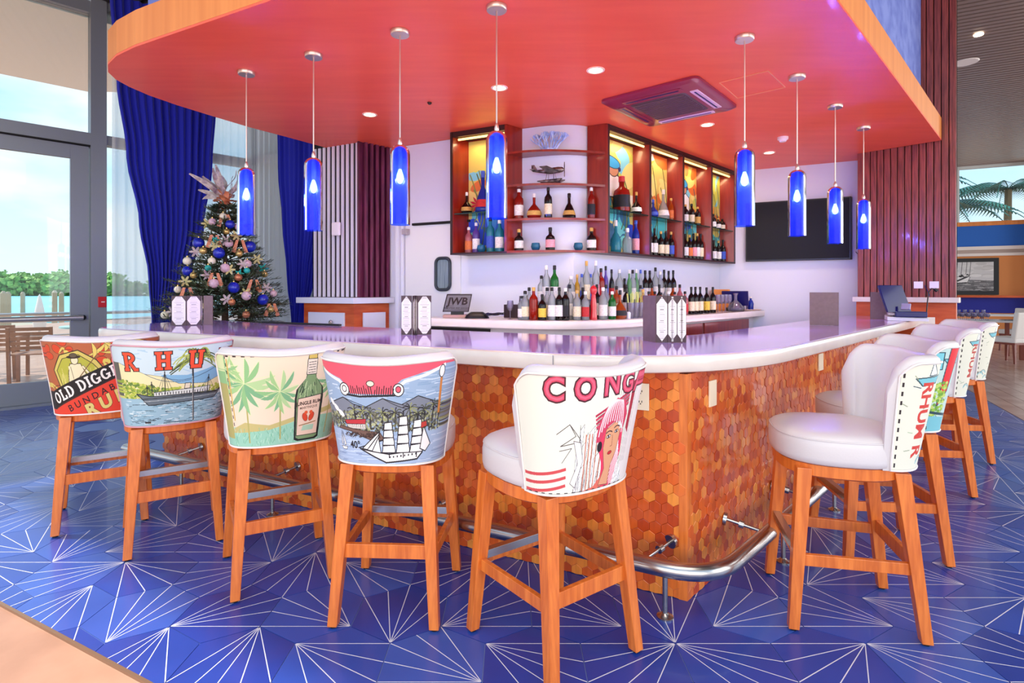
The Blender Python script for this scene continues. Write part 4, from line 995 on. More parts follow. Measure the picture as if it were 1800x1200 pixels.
def make_stool(art_mat, pipe_mat, u0=0., u1=1.):
    root = bpy.data.objects.new('bar_stool', None); COL.objects.link(root); root.empty_display_size = .1
    mb = MB(); loft(mb, [seat_loop(.93, .656), seat_loop(.985, .665), seat_loop(1.0, .685), seat_loop(1.0, .735), seat_loop(.985, .755), seat_loop(.95, .770), seat_loop(.85, .782), seat_loop(.6, .790), seat_loop(.3, .793)])
    seat = mb.build('seat', M_leather, root, smooth=60)
    mb = MB(); mb.tube(seat_loop(.982, .757), .0035, 6, closed=True, cap=False); mb.build('seam_welt', M_leather, seat, smooth=60)
    mb = backrest_mesh(); br = mb.build('backrest', M_leather, root, smooth=50)
    link('printed_panel', panel_mesh(art_mat, 'printed_panel', u0, u1), br)
    piping_mesh().build('piping', pipe_mat, br, smooth=60)
    mb = MB(); loft(mb, [seat_loop(.90, .605), seat_loop(.94, .612), seat_loop(.94, .655)]); mb.build('seat_frame', M_stool, root, smooth=40)
    legs = {}
    for nm, tx, ty, bx, by in (('rl', -.165, -.165, -.205, -.235), ('rr', .165, -.165, .205, -.235), ('fl', -.18, .185, -.222, .232), ('fr', .18, .185, .222, .232)):
        def quad(cx, cy, z, h): return [(cx-h, cy-h, z), (cx+h, cy-h, z), (cx+h, cy+h, z), (cx-h, cy+h, z)]
        mb = MB(); mb.hexa(quad(bx, by, .008, .0195), quad(tx, ty, .640, .0275)); lg_ = mb.build('leg', M_stool, root, bevel=.003)
        mb = MB(); mb.lathe([(.013, 0), (.013, .009)], 12, (bx, by, 0)); mb.build('glide', M_black, lg_)
        legs[nm] = (tx, ty, bx, by)
    def at_(nm, z): tx, ty, bx, by = legs[nm]; k = z/.64; return Vector((bx+(tx-bx)*k, by+(ty-by)*k, z))
    def bar_(p, q, w, h, nm='stretcher', m=M_stool):
        d = (q-p).normalized(); n_ = Vector((-d.y, d.x, 0)).normalized(); up_ = Vector((0, 0, 1))
        A = [p-n_*w/2-up_*h/2, p+n_*w/2-up_*h/2, p+n_*w/2+up_*h/2, p-n_*w/2+up_*h/2]; B = [v_+(q-p) for v_ in A]
        mb = MB(); mb.hexa(A, B); return mb.build(nm, m, root, bevel=.002)
    bar_(at_('rl', .295), at_('rr', .295), .02, .056); bar_(at_('rl', .275), at_('fl', .275), .02, .045); bar_(at_('rr', .275), at_('fr', .275), .02, .045)
    ft = bar_(at_('fl', .29), at_('fr', .29), .022, .045)
    p = at_('fl', .317)+Vector((.02, 0, 0)); q = at_('fr', .317)-Vector((.02, 0, 0)); mb = MB(); mb.box((p+q)/2+Vector((0, .002, -.001)), ((q-p).length, .03, .004)); mb.box((p+q)/2+Vector((0, .0145, -.015)), ((q-p).length, .003, .03)); mb.box((p+q)/2+Vector((0, -.0125, -.015)), ((q-p).length, .003, .03))
    mb.build('foot_plate', M_steel, ft)
    return root
M_pipe_w = mat('ivory_piping', (236, 228, 222), .5)
def dashed(name, c1, c2, sc_=46):
    m = bpy.data.materials.new(name); m.use_nodes = True; n = m.node_tree.nodes; l = m.node_tree.links; b = n['Principled BSDF']
    t = n.new('ShaderNodeTexCoord'); w_ = n.new('ShaderNodeTexChecker'); w_.inputs['Scale'].default_value = sc_; w_.inputs[1].default_value = (*lin(c1), 1); w_.inputs[2].default_value = (*lin(c2), 1)
    l.new(t.outputs['Object'], w_.inputs[0]); l.new(w_.outputs[0], b.inputs['Base Color']); b.inputs['Roughness'].default_value = .5; return m
M_pipe_d = dashed('dashed_piping', (40, 24, 30), (236, 226, 214), 32)
M_pipe_p = mat('pink_piping', (206, 150, 160), .5)
stools = [
    (art_digger, M_pipe_w, (-2.46, 3.333), 33, 'bar stool whose printed back reads OLD DIGGER on a black band'),
    (art_rhum, M_pipe_p, (-1.879, 3.067), 33, 'bar stool whose printed back shows RHUM over a steam ship'),
    (art_palms, M_pipe_w, (-1.137, 2.699), 29, 'bar stool whose printed back shows green palms and a rum bottle'),
    (art_ship, M_pipe_w, (-.50, 2.44), -3, 'bar stool whose printed back shows a sailing ship and 40° under a pink banner'),
    (art_conga, M_pipe_w, (.16, 2.136), 36, 'bar stool whose printed back reads CONGA with a woman in a turban'),
    (lambda: art_map(6, 'RHUM R', (206, 60, 50)), M_pipe_w, (1.40, 2.36), 76, 'white bar stool on the right, nearest the camera, red letters down its cream back'),
    (lambda: art_map(7, '', (0, 0, 0), (190, 214, 206), True), M_pipe_w, (1.93, 2.93), 82, 'white bar stool with a red and teal printed back, second along the right side'),
    (lambda: art_map(8, 'RHUM', (186, 70, 60)), M_pipe_w, (2.80, 3.83), 82, 'white bar stool with cream map print, third along the right side of the bar'),
    (lambda: art_map(9, '', (0, 0, 0)), M_pipe_w, (3.52, 4.52), 82, 'white bar stool farthest along the right side, close to the slatted wall'),
]
for art, pm, (x, y), h, lab in stools:
    cv = art(); m_ = cv.material('print_'+str(len(MATS)), .55); MATS['print_'+str(len(MATS))] = m_
    uu = {'RHUM ': (0, 1)}; i_ = stools.index((art, pm, (x, y), h, lab)); u_ = (.13, .87) if i_ < 4 else ((.0, .69) if i_ == 4 else (0., 1.)); s_ = make_stool(m_, pm, *u_); s_.location = (x, y, 0); s_.rotation_euler.z = math.radians(h)
    tag(s_, lab, 'bar stool', 'upholstered stools around the bar')

# ================================================================== WALL CABINETS, NICHE, SHELVES
def abbox(mb, a0, a1, b0, b1, z0, z1, mi=0): mb.prism(AB([(a0, b0), (a1, b0), (a1, b1), (a0, b1)]), z0, z1, mi); return mb
def quad_uv(name, p0, p1, z0, z1, m, parent, th=.004):
    """flat printed board from plan point p0 (left in picture) to p1, thin box with UVs on the front"""
    d = Vector((p1[0]-p0[0], p1[1]-p0[1])); n = Vector((d.y, -d.x)).normalized()
    if n.y > 0: n = -n
    vs = [(p0[0], p0[1], z0), (p1[0], p1[1], z0), (p1[0], p1[1], z1), (p0[0], p0[1], z1)]
    vs += [(x-n.x*th, y-n.y*th, z) for x, y, z in vs]
    me = bpy.data.meshes.new(name); me.from_pydata(vs, [], [(0, 1, 2, 3), (7, 6, 5, 4), (0, 4, 5, 1), (1, 5, 6, 2), (2, 6, 7, 3), (3, 7, 4, 0)]); me.materials.append(m)
    ul = me.uv_layers.new(name='UVMap'); uvs = [(0, 0), (1, 0), (1, 1), (0, 1)]*6
    for i, lp in enumerate(me.loops): ul.data[i].uv = [(0, 0), (1, 0), (1, 1), (0, 1)][lp.vertex_index % 4]
    return link(name, me, parent)
def art_tropic(seed, figure=None):
    c = Cv(200, 380, .55, (214, 190, 96)); r = random.Random(seed)
    pal = [(226, 150, 50), (236, 214, 120), (190, 196, 80), (240, 236, 210), (120, 196, 210), (214, 110, 40)]
    for i in range(26): c.ell(r.uniform(0, .55), r.uniform(.4, 1), r.uniform(.05, .16), r.uniform(.04, .12), r.choice(pal), r.uniform(0, 3))
    for i in range(22): c.ell(r.uniform(0, .55), r.uniform(0, .42), r.uniform(.04, .12), r.uniform(.04, .1), r.choice([(50, 140, 150), (30, 90, 120), (70, 180, 170), (30, 70, 190), (110, 200, 190)]), r.uniform(0, 3))
    for i in range(12): x = r.uniform(0, .55); c.curve((x, r.uniform(0, .4)), (x+.1, .4), (x-.05, r.uniform(.4, .9)), .012, r.choice([(70, 90, 40), (30, 80, 110), (120, 130, 60)]))
    if figure == 'man':
        c.poly([(.14, .50), (.40, .50), (.40, .66), (.30, .72), (.22, .72), (.14, .62)], (240, 236, 226), (40, 30, 30), .008)
        c.ell(.28, .75, .07, .065, (200, 140, 100), 0, (40, 30, 30), .008); c.ell(.25, .81, .12, .05, (50, 160, 210), -.15, (20, 60, 90), .008); c.ell(.36, .76, .02, .02, (30, 40, 90))
    if figure == 'drape':
        c.poly([(.55, .80), (.40, .76), (.24, .60), (.18, .40), (.24, .10), (.32, .0), (.55, 0)], (70, 150, 226)); c.poly([(.55, .6), (.36, .5), (.30, .2), (.40, .1), (.55, .3)], (40, 100, 210)); c.poly([(0, .72), (.55, .80), (.55, 1), (0, 1)], (206, 190, 90))
    return c
cr_ = thing('bottle_cabinet', 'long four-bay mahogany wall cabinet right of the curved niche', 'cabinet')
Z0, Z1 = 1.69, 2.868
abbox(MB(), 2.02, 2.035, 2.525, 5.34, Z0, Z1).build('back_panel', M_mahog, cr_)
abbox(MB(), 1.85, 2.035, 2.52, 5.34, Z0, Z0+.018).build('bottom_panel', M_darkwood, cr_)
abbox(MB(), 1.85, 2.035, 2.52, 5.34, Z1-.05, Z1).build('top_panel', M_darkwood, cr_)
divs = [2.52, 3.255, 3.955, 4.665, 5.32]
for i, b in enumerate(divs):
    abbox(MB(), 1.85, 2.02, b, b+.022, Z0+.018, Z1-.05).build('divider', M_mahog, cr_)
    abbox(MB(), 1.843, 1.85, b-.002, b+.024, Z0, Z1).build('edge_strip', M_darkwood, cr_)
abbox(MB(), 1.843, 1.85, 2.52, 5.34, Z0-.002, Z0+.016).build('edge_strip', M_darkwood, cr_); abbox(MB(), 1.843, 1.85, 2.52, 5.34, Z1-.03, Z1).build('edge_strip', M_darkwood, cr_)
for i in range(4):
    b0, b1 = divs[i]+.022, divs[i+1]
    cvv = art_tropic(20+i, 'man' if i in (0, 2) else None)
    pz = quad_uv('picture_panel', P(2.0185, b0+.004), P(2.0185, b1-.004), Z0+.02, Z1-.06, cvv.material('print_cab_%d' % i, .5), cr_)
    abbox(MB(), 1.86, 2.015, b0+.002, b1-.002, 2.098, 2.108).build('glass_shelf', M_gshelf, cr_)
    mb = MB(); mb.tube([Z(1.90, b0+.02, 2.80), Z(1.90, b1-.02, 2.80)], .011, 8); mb.build('led_strip', M_emit_strip, cr_)
    p = P(1.93, (b0+b1)/2); light('cabinet_led', 'AREA', (p[0], p[1], 2.785), 1.6, (1, .72, .38), .5, .04, (0, 0, ANG_V))
cl_ = thing('bottle_cabinet', 'short mahogany wall cabinet left of the curved niche, behind the blue pendants', 'cabinet')
abbox(MB(), 2.566, 3.15, 2.285, 2.298, Z0, Z1).build('back_panel', M_mahog, cl_)
abbox(MB(), 2.566, 3.15, 2.09, 2.298, Z0, Z0+.018).build('bottom_panel', M_darkwood, cl_)
abbox(MB(), 2.566, 3.15, 2.09, 2.298, Z1-.05, Z1).build('top_panel', M_darkwood, cl_)
abbox(MB(), 3.125, 3.15, 2.09, 2.285, Z0+.018, Z1-.05).build('side_panel', M_mahog, cl_); abbox(MB(), 2.545, 2.568, 2.09, 2.30, Z0, Z1).build('side_panel', M_mahog, cl_)
abbox(MB(), 3.13, 3.152, 2.083, 2.09, Z0, Z1).build('edge_strip', M_darkwood, cl_); abbox(MB(), 2.545, 3.152, 2.083, 2.09, Z0, Z0+.016).build('edge_strip', M_darkwood, cl_)
quad_uv('picture_panel', P(3.12, 2.2835), P(2.57, 2.2835), Z0+.02, Z1-.06, art_tropic(31, 'drape').material('print_cab_l', .5), cl_)
abbox(MB(), 2.57, 3.12, 2.10, 2.28, 2.078, 2.088).build('glass_shelf', M_gshelf, cl_)
mb = MB(); mb.tube([Z(3.1, 2.13, 2.80), Z(2.59, 2.13, 2.80)], .011, 8); mb.build('led_strip', M_emit_strip, cl_)
p = P(2.85, 2.16); light('cabinet_led', 'AREA', (p[0], p[1], 2.785), 1.6, (1, .72, .38), .4, .04, (0, 0, ANG_U))
# curved white niche between the cabinets
ncv = arc((2.55, 2.297), (2.06, 2.297), (2.038, 2.53), 16)
mb = MB(); mb.prism(AB(ncv+[(2.06, 2.54), (2.4, 2.40), (2.56, 2.32)]), 1.688, 2.868); struct('wall_niche', mb, M_white, smooth=30)
nsh = thing('niche_shelves', 'four curved dark wood shelves in the white niche between the cabinets', 'shelf')
for z in (2.605, 2.305, 1.995, 1.705):
    mb = MB(); mb.prism(AB(arc((2.545, 2.09), (2.12, 2.06), (1.85, 2.518), 16)+[(2.03, 2.518)]+ncv[::-1][1:-1]+[(2.545, 2.29)]), z-.014, z+.006); mb.build('shelf', M_mahog, nsh, smooth=30)
abbox(MB(), 1.845, 2.03, 2.50, 2.519, Z0, Z1).build('side_panel', M_mahog, nsh)

# screen on the far wall
tv = thing('television', 'large black flat television mounted on the white wall at the far right', 'television')
mb = MB(); mb.prism(AB([(1.70, 5.28), (.565, 5.28), (.565, 5.345), (1.70, 5.345)]), 1.71, 2.445); mb.build('casing', M_black, tv, bevel=.004)
mb = MB(); mb.prism(AB([(1.685, 5.2765), (.58, 5.2765), (.58, 5.28), (1.685, 5.28)]), 1.73, 2.43); mb.build('screen', M_screen, tv)
mb = MB(); mb.tube([Z(.53, 5.33, 1.80), Z(.50, 5.34, 1.76), Z(.49, 5.35, 1.5)], .004, 6); tag(mb.build('cable', M_black), 'thin black cable hanging from the right edge of the television', 'cable')
mb = MB(); mb.box(Z(.45, 5.345, 1.375), (.05, .03, .075), ANG_U+PI); tag(mb.build('wall_socket', M_black, bevel=.004), 'small black wall socket beside the red slatted wall', 'socket')

# ================================================================== BOTTLES, GLASSES, ORNAMENTS
BT = {}
def bmat(kind):
    C = {'clear': ((236, 240, 240), (220, 226, 228)), 'green': ((60, 190, 90), (20, 140, 50)), 'red': ((214, 60, 40), (190, 40, 24)), 'amber': ((226, 120, 50), (206, 92, 24)), 'blue': ((90, 120, 220), (40, 70, 200)),
         'dark': ((70, 46, 44), (34, 20, 22)), 'purple': ((170, 140, 220), (130, 90, 200)), 'yellow': ((240, 206, 90), (230, 180, 40)), 'pink': ((236, 170, 170), (226, 130, 140)), 'teal': ((120, 214, 220), (60, 170, 190)), 'palegreen': ((180, 226, 180), (130, 196, 130))}[kind]
    return glassy('bottle_'+kind, C[0], .4 if kind in ('clear',) else .7, C[1], .05)
LABC = {'white': (236, 232, 226), 'cream': (236, 222, 186), 'yellow': (232, 196, 70), 'black': (24, 20, 22), 'red': (196, 40, 44), 'orange': (226, 120, 60), 'gold': (206, 160, 80), 'blue': (60, 90, 190), 'pink': (236, 160, 170)}
PROF = {
 'spirit': ([(.30, 0), (.34, .01), (.35, .03), (.35, .60), (.32, .68), (.17, .76), (.125, .80), (.12, .93)], .13),
 'wine': ([(.30, 0), (.34, .01), (.35, .03), (.35, .56), (.30, .66), (.15, .74), (.115, .78), (.115, .93)], .125),
 'slim': ([(.22, 0), (.25, .01), (.26, .03), (.26, .55), (.20, .68), (.11, .76), (.10, .80), (.10, .93)], .11),
 'decanter': ([(.40, 0), (.50, .01), (.58, .08), (.60, .2), (.52, .34), (.30, .48), (.14, .56), (.11, .62), (.12, .88)], .15),
 'bell': ([(.50, 0), (.55, .02), (.54, .10), (.40, .34), (.26, .50), (.15, .58), (.12, .62), (.12, .88)], .14),
 'square': ([(.36, 0), (.42, .01), (.43, .03), (.43, .50), (.38, .60), (.18, .68), (.14, .72), (.14, .88)], .15),
 'flask': ([(.34, 0), (.40, .02), (.42, .1), (.40, .4), (.22, .56), (.12, .62), (.11, .86)], .13)}
def bottle(loc, h, kind='clear', shape='spirit', lab=None, cap='black', w=.245, label='', group='', rz=0, liquid=None):
    """w = body diameter scale relative to height .28"""
    prof, cr = PROF[shape]; s = w*.40
    t = thing('bottle', label, 'bottle', loc, rz, group)
    key = (shape, kind, lab, cap, round(h, 2), round(w, 2))
    if key not in BT:
        s_ = .28*w/.245*.36
        n = 16
        pr_ = [(r*s_, z*h) for r, z in prof]; sq = .8 if shape == 'square' else 1
        mb = MB(); mb.lathe([(.0005, .003)]+pr_, n, cap=False, sy=sq)
        mb2 = MB(); ry = prof[-1][0]*s_; cz = prof[-1][1]*h
        mb2.lathe([(ry*1.02, cz-.012*(h/.28)), (ry*1.18, cz-.01*(h/.28)), (ry*1.18, h-.004), (ry*.9, h), (.0005, h)], 12, cap=True)
        ml = None
        if lab:
            br_ = prof[3][0]*s_*1.012 if shape in ('spirit', 'wine', 'slim', 'square') else .0
            z0_, z1_ = (.12*h, .46*h)
            ml = MB()
            if br_: ml.lathe([(br_, z0_), (br_, z1_)], n, cap=False, sy=sq)
            else:
                k = 4 if shape == 'decanter' else 3
                def rad(z):
                    for (r1, a1), (r2, a2) in zip(prof[:-1], prof[1:]):
                        if a1 <= z <= a2: return (r1+(r2-r1)*(z-a1)/max(1e-6, a2-a1))*s_*1.02
                    return prof[0][0]*s_
                ml.lathe([(rad(.12), .12*h), (rad(.2), .2*h), (rad(.30), .30*h)], n, cap=False, sy=sq)
        BT[key] = (mb.mesh('glass', bmat(kind), 50), mb2.mesh('cap', mat('cap_'+cap, LABC.get(cap, (24, 20, 22)), .4), 50), ml.mesh('label', mat('label_'+lab, LABC[lab], .6, var=(60, .25, (1, 1, 2.4))), 50) if ml else None)
    g_, c_, l_ = BT[key]
    link('glass', g_, t); link('cap', c_, t)
    if l_: link('label', l_, t)
    return t
KIND = {'c1': ('clear', 'spirit', 'white', 'black'), 'c2': ('clear', 'spirit', 'cream', 'black'), 'or': ('red', 'spirit', None, 'gold'), 'dk_y': ('dark', 'wine', 'yellow', 'black'), 'cl': ('clear', 'spirit', 'white', 'black'),
 'dk': ('dark', 'wine', 'white', 'black'), 'dk_l': ('dark', 'spirit', 'black', 'white'), 'cl_b': ('clear', 'spirit', 'cream', 'gold'), 'cl_r': ('clear', 'spirit', 'red', 'white'), 'cl_w': ('clear', 'spirit', 'white', 'white'),
 'gr': ('green', 'spirit', 'white', 'white'), 'gr_w': ('green', 'spirit', 'white', 'black'), 'gr2': ('palegreen', 'slim', None, 'white'), 'or_d': ('amber', 'decanter', 'black', 'black'), 'rd': ('red', 'spirit', 'red', 'black'), 'br': ('amber', 'spirit', 'cream', 'black'),
 'pk': ('pink', 'spirit', 'red', 'black'), 'wine': ('dark', 'wine', 'cream', 'black'), 'wine_y': ('dark', 'wine', 'yellow', 'black'), 'ye': ('yellow', 'slim', None, 'gold'), 'bl': ('clear', 'slim', 'blue', 'blue'), 'w_g': ('clear', 'spirit', 'pink', 'white'), 'pu': ('purple', 'slim', 'blue', 'black'), 'dk_r': ('dark', 'slim', 'red', 'black')}
WORDC = {'clear': 'clear', 'dark': 'dark brown', 'red': 'orange-red', 'amber': 'amber', 'green': 'bright green', 'palegreen': 'pale green', 'pink': 'pink', 'yellow': 'yellow', 'purple': 'purple', 'blue': 'blue', 'teal': 'teal'}
ORD = ['leftmost', 'second', 'third', 'fourth', 'fifth', 'sixth', 'seventh', 'eighth', 'ninth', 'tenth', 'eleventh', 'twelfth', 'thirteenth', 'fourteenth', 'fifteenth', 'sixteenth', 'seventeenth', 'eighteenth', 'nineteenth', 'twentieth', 'twenty-first', 'twenty-second', 'twenty-third', 'twenty-fourth', 'twenty-fifth', 'twenty-sixth', 'twenty-seventh', 'rightmost']
front_row = [(2.156, 1.781, 0.202, 'c1'), (2.126, 1.783, 0.245, 'c2'), (2.055, 1.793, 0.274, 'or'), (1.989, 1.81, 0.217, 'dk_y'), (1.921, 1.837, 0.274, 'cl'), (1.873, 1.863, 0.274, 'dk'), (1.836, 1.89, 0.269, 'dk_l'), (1.774, 1.949, 0.25, 'cl_b'), (1.734, 2.003, 0.24, 'cl_r'), (1.668, 2.146, 0.274, 'cl_w'), (1.643, 2.24, 0.24, 'gr'), (1.629, 2.337, 0.25, 'or_d'), (1.62, 2.695, 0.26, 'or'), (1.62, 2.80, 0.239, 'rd'), (1.62, 2.91, 0.239, 'rd'), (1.62, 3.024, 0.228, 'br'), (1.62, 3.167, 0.239, 'cl_w'), (1.62, 3.292, 0.233, 'pk'), (1.62, 3.506, 0.238, 'pk'), (1.62, 3.643, 0.285, 'wine'), (1.62, 3.737, 0.286, 'wine'), (1.62, 3.847, 0.286, 'wine'), (1.62, 3.999, 0.281, 'wine_y'), (1.62, 4.153, 0.288, 'wine')]
mid_row = [(2.177, 1.901, 0.265, 'c1'), (2.026, 1.927, 0.274, 'c2'), (1.872, 2.0, 0.298, 'cl'), (1.80, 2.07, 0.274, 'dk'), (1.755, 2.2, 0.3, 'dk'), (1.745, 2.32, 0.3, 'cl'), (1.737, 2.469, 0.286, 'br'), (1.735, 2.626, 0.302, 'dk'), (1.735, 2.87, 0.304, 'cl'), (1.735, 3.078, 0.306, 'br'), (1.735, 3.22, 0.307, 'dk'), (1.735, 3.355, 0.308, 'cl'), (1.735, 3.496, 0.309, 'br'), (1.735, 3.641, 0.31, 'pk')]
back_row = [(2.206, 2.10, 0.26, 'cl'), (2.158, 2.10, 0.349, 'cl_w'), (2.087, 2.11, 0.348, 'gr_w'), (1.98, 2.18, 0.254, 'cl_w'), (1.955, 2.23, 0.269, 'ye'), (1.94, 2.275, 0.275, 'bl'), (1.925, 2.32, 0.391, 'cl_b'), (1.915, 2.365, 0.276, 'bl'), (1.90, 2.42, 0.395, 'w_g'), (1.90, 2.50, 0.33, 'rd'), (1.90, 2.575, 0.353, 'pu'), (1.90, 2.67, 0.325, 'dk_r'), (1.90, 2.80, 0.329, 'cl_w'), (1.90, 2.89, 0.244, 'dk'), (1.90, 2.97, 0.329, 'gr2'), (1.90, 3.035, 0.33, 'cl'), (1.90, 3.10, 0.338, 'gr2'), (1.90, 3.179, 0.335, 'bl'), (1.90, 3.266, 0.331, 'dk'), (1.90, 3.356, 0.328, 'dk'), (1.90, 3.469, 0.366, 'cl'), (1.90, 3.563, 0.333, 'cl_w'), (1.90, 3.647, 0.347, 'dk'), (1.90, 3.745, 0.338, 'dk'), (1.90, 3.845, 0.353, 'dk')]
def place_row(row, zb, rowname, grp):
    for i, (a, b, h, k) in enumerate(row):
        kd_, sh, lb, cp = KIND[k]; w = .245*(1.05 if k in ('or', 'cl_w', 'gr_w', 'c2') else .95)
        lt = '%s bottle%s, %s from the left in the %s' % (WORDC[kd_], (' with %s label' % lb) if lb else '', ORD[min(i, 26)] if i else 'first', rowname)
        bottle(Z(a, b, zb), h, kd_, sh, lb, cp, w, lt, grp, rz=ANG_U)
place_row(front_row, 1.101, 'front row', 'bottles in the front row on the back counter')
place_row(mid_row, 1.101, 'middle row', 'bottles in the middle row on the back counter')
place_row(back_row, 1.221, 'raised back row', 'bottles on the raised step of the back counter')
# niche and cabinet bottles
sb = [  # a, b, z, h, kind, shape, label, cap, width, text
 (2.489, 2.18, 2.0015, .281, 'red', 'spirit', 'white', 'white', .30, 'red bottle with white label at the left end of the third niche shelf'),
 (2.35, 2.20, 2.0015, .231, 'red', 'decanter', 'gold', 'white', .27, 'round red decanter on the third niche shelf'),
 (2.225, 2.22, 2.0015, .279, 'dark', 'spirit', 'cream', 'black', .25, 'dark bottle with cream label in the middle of the third niche shelf'),
 (2.09, 2.32, 2.0015, .227, 'dark', 'bell', 'gold', 'black', .27, 'bell-shaped dark bottle on the third niche shelf'),
 (1.955, 2.44, 2.0015, .284, 'red', 'spirit', 'black', 'white', .25, 'dark red bottle with black label at the right end of the third niche shelf'),
 (2.489, 2.18, 1.7115, .203, 'dark', 'square', 'white', 'gold', .25, 'squat dark bottle with white label at the left of the lowest niche shelf'),
 (2.205, 2.22, 1.7115, .206, 'dark', 'square', 'pink', 'black', .25, 'squat dark bottle in the middle of the lowest niche shelf'),
 (1.96, 2.45, 1.7115, .21, 'dark', 'square', 'white', 'gold', .25, 'squat dark bottle with white label at the right of the lowest niche shelf'),
 (3.06, 2.19, 2.089, .21, 'dark', 'decanter', 'gold', 'white', .22, 'round dark decanter on the glass shelf of the left cabinet'),
 (2.879, 2.19, 2.089, .40, 'blue', 'bell', 'red', 'blue', .34, 'tall dark blue bottle with red label in the left cabinet'),
 (3.037, 2.19, 1.7095, .25, 'pink', 'spirit', 'orange', 'white', .26, 'pink bottle at the left in the bottom of the left cabinet'),
 (2.955, 2.19, 1.7095, .29, 'purple', 'spirit', 'white', 'white', .25, 'pale lilac bottle in the bottom of the left cabinet'),
 (2.798, 2.19, 1.7095, .33, 'teal', 'spirit', 'blue', 'black', .27, 'pale blue bottle with black cap in the bottom of the left cabinet'),
 (2.700, 2.19, 1.7095, .30, 'teal', 'spirit', 'white', 'white', .29, 'broad pale blue bottle at the right in the bottom of the left cabinet'),
 (1.935, 2.90, 2.109, .345, 'red', 'square', 'black', 'red', .46, 'very large red bottle with slanted black label in the first cabinet bay'),
 (1.935, 3.165, 2.109, .227, 'dark', 'decanter', 'white', 'gold', .22, 'small dark decanter beside the very large red bottle'),
 (1.935, 2.80, 1.7095, .31, 'teal', 'flask', None, 'white', .30, 'clear teal flask at the bottom left of the first cabinet bay'),
 (1.935, 3.00, 1.7095, .25, 'clear', 'square', None, 'white', .27, 'clear square decanter at the bottom of the first cabinet bay'),
 (1.935, 3.155, 1.7095, .34, 'blue', 'slim', 'pink', 'blue', .34, 'tall deep blue bottle at the bottom right of the first cabinet bay'),
 (1.935, 3.49, 2.109, .19, 'blue', 'decanter', 'blue', 'blue', .22, 'round blue bottle at the left of the second cabinet bay shelf'),
 (1.935, 3.70, 2.109, .32, 'clear', 'bell', 'white', 'white', .30, 'white ceramic bell-shaped bottle in the second cabinet bay'),
 (1.935, 3.87, 2.109, .247, 'amber', 'slim', 'orange', 'gold', .28, 'amber bottle at the right of the second cabinet bay shelf')]
for a, b, z, h, kd_, sh, lb, cp, w, tx in sb: bottle(Z(a, b, z), h, kd_, sh, lb, cp, w, tx, None, ANG_U)
names = {2: 'second', 3: 'third', 4: 'fourth'}
for bay, lv, z, items in ((2, 'bottom', 1.7095, [(3.42, .28, 'white'), (3.52, .29, 'white'), (3.65, .27, 'cream'), (3.76, .28, 'cream'), (3.87, .28, 'blue')]),
     (3, 'bottom', 1.7095, [(4.10, .256, 'blue'), (4.20, .28, 'white'), (4.30, .278, 'orange'), (4.40, .299, 'pink'), (4.49, .31, 'white'), (4.58, .31, 'cream')]), (3, 'upper', 2.109, [(4.20, .216, 'white'), (4.35, .24, 'cream'), (4.50, .22, 'gold')]),
     (4, 'bottom', 1.7095, [(4.82, .24, 'blue'), (4.94, .26, 'white'), (5.07, .26, 'white'), (5.20, .28, 'blue')]), (4, 'upper', 2.109, [(4.80, .16, 'pink'), (4.92, .18, 'white'), (5.06, .14, 'white'), (5.18, .14, 'cream')])):
    for i, (b, h, lb) in enumerate(items):
        bottle(Z(1.935, b, z), h, 'dark', 'wine' if lv == 'bottom' else 'spirit', lb, 'black' if i % 2 else 'gold', .25,
               'dark bottle with %s label, %s from left, %s shelf of the %s bay' % (lb, ORD[i] if i else 'first', lv, names[bay]), 'bottles in the %s cabinet bay' % names[bay], ANG_U)
M_teal = glassy('teal_glass', (120, 200, 226), .6, (60, 150, 190), .05)
for a, b, z, lab in ((2.335, 2.20, 1.712, 'small round blue glass at the left on the lowest niche shelf'), (2.035, 2.37, 1.712, 'small round blue glass at the right on the lowest niche shelf'), (2.88, 2.17, 1.71, 'small round teal glass at the bottom of the left cabinet')):
    mb = MB(); mb.lathe([(.018, 0), (.034, .008), (.044, .035), (.036, .068), (.033, .068), (.040, .035), (.03, .012), (.001, .01)], 18, cap=False); o = mb.build('candle_glass', M_teal, smooth=50, loc=Z(a, b, z)); tag(o, lab, 'glass')
def glass_cup(name, loc, h, r, lab, grp=None, stem=False, m=M_glass):
    mb = MB()
    if stem: mb.lathe([(r*.8, 0), (r*.75, .003), (.004, .006), (.004, h*.45), (r*.6, h*.5), (r, h*.68), (r*.85, h), (r*.8, h), (r*.93, h*.68), (r*.5, h*.53), (.001, h*.5)], 16, cap=False)
    else: mb.lathe([(.001, .0), (r*.8, 0), (r, h), (r*.92, h), (r*.74, .012), (.001, .012)], 16, cap=False)
    o = mb.build(name, m, smooth=50, loc=loc); return tag(o, lab, 'glass', grp)
M_cup = glassy('soft_clear_glass', (226, 222, 240), .25, (220, 214, 236), .03)
glass_cup('wine_glass', Z(2.28, 1.80, 1.101), .16, .03, 'clear stemmed glass left of all the bottles', None, True, M_cup)
glass_cup('wine_glass', Z(2.24, 1.90, 1.101), .20, .032, 'tall clear stemmed glass behind the first bottles', None, True, M_cup)
for i, (b, h) in enumerate(((2.45, .22), (2.53, .235), (2.61, .235))):
    t = glass_cup('highball_glass', Z(1.60, b, 1.101), .14, .035, '%s highball glass holding yellow straws beside the amber bottles' % ('first', 'second', 'third')[i], 'highball glasses with straws', False, M_cup)
    st2 = thing('straw_bundle', 'bundle of yellow-green straws in the %s highball glass' % ('first', 'second', 'third')[i], 'straws', Z(1.60, b, 1.101))
    for k in range(5):
        a = 2*PI*k/5; mb = MB(); mb.tube([(.012*math.cos(a), .012*math.sin(a), .014), (.034*math.cos(a), .034*math.sin(a), h)], .0028, 6); mb.build('straw', mat('straw_yellow', (214, 220, 120), .4), st2)
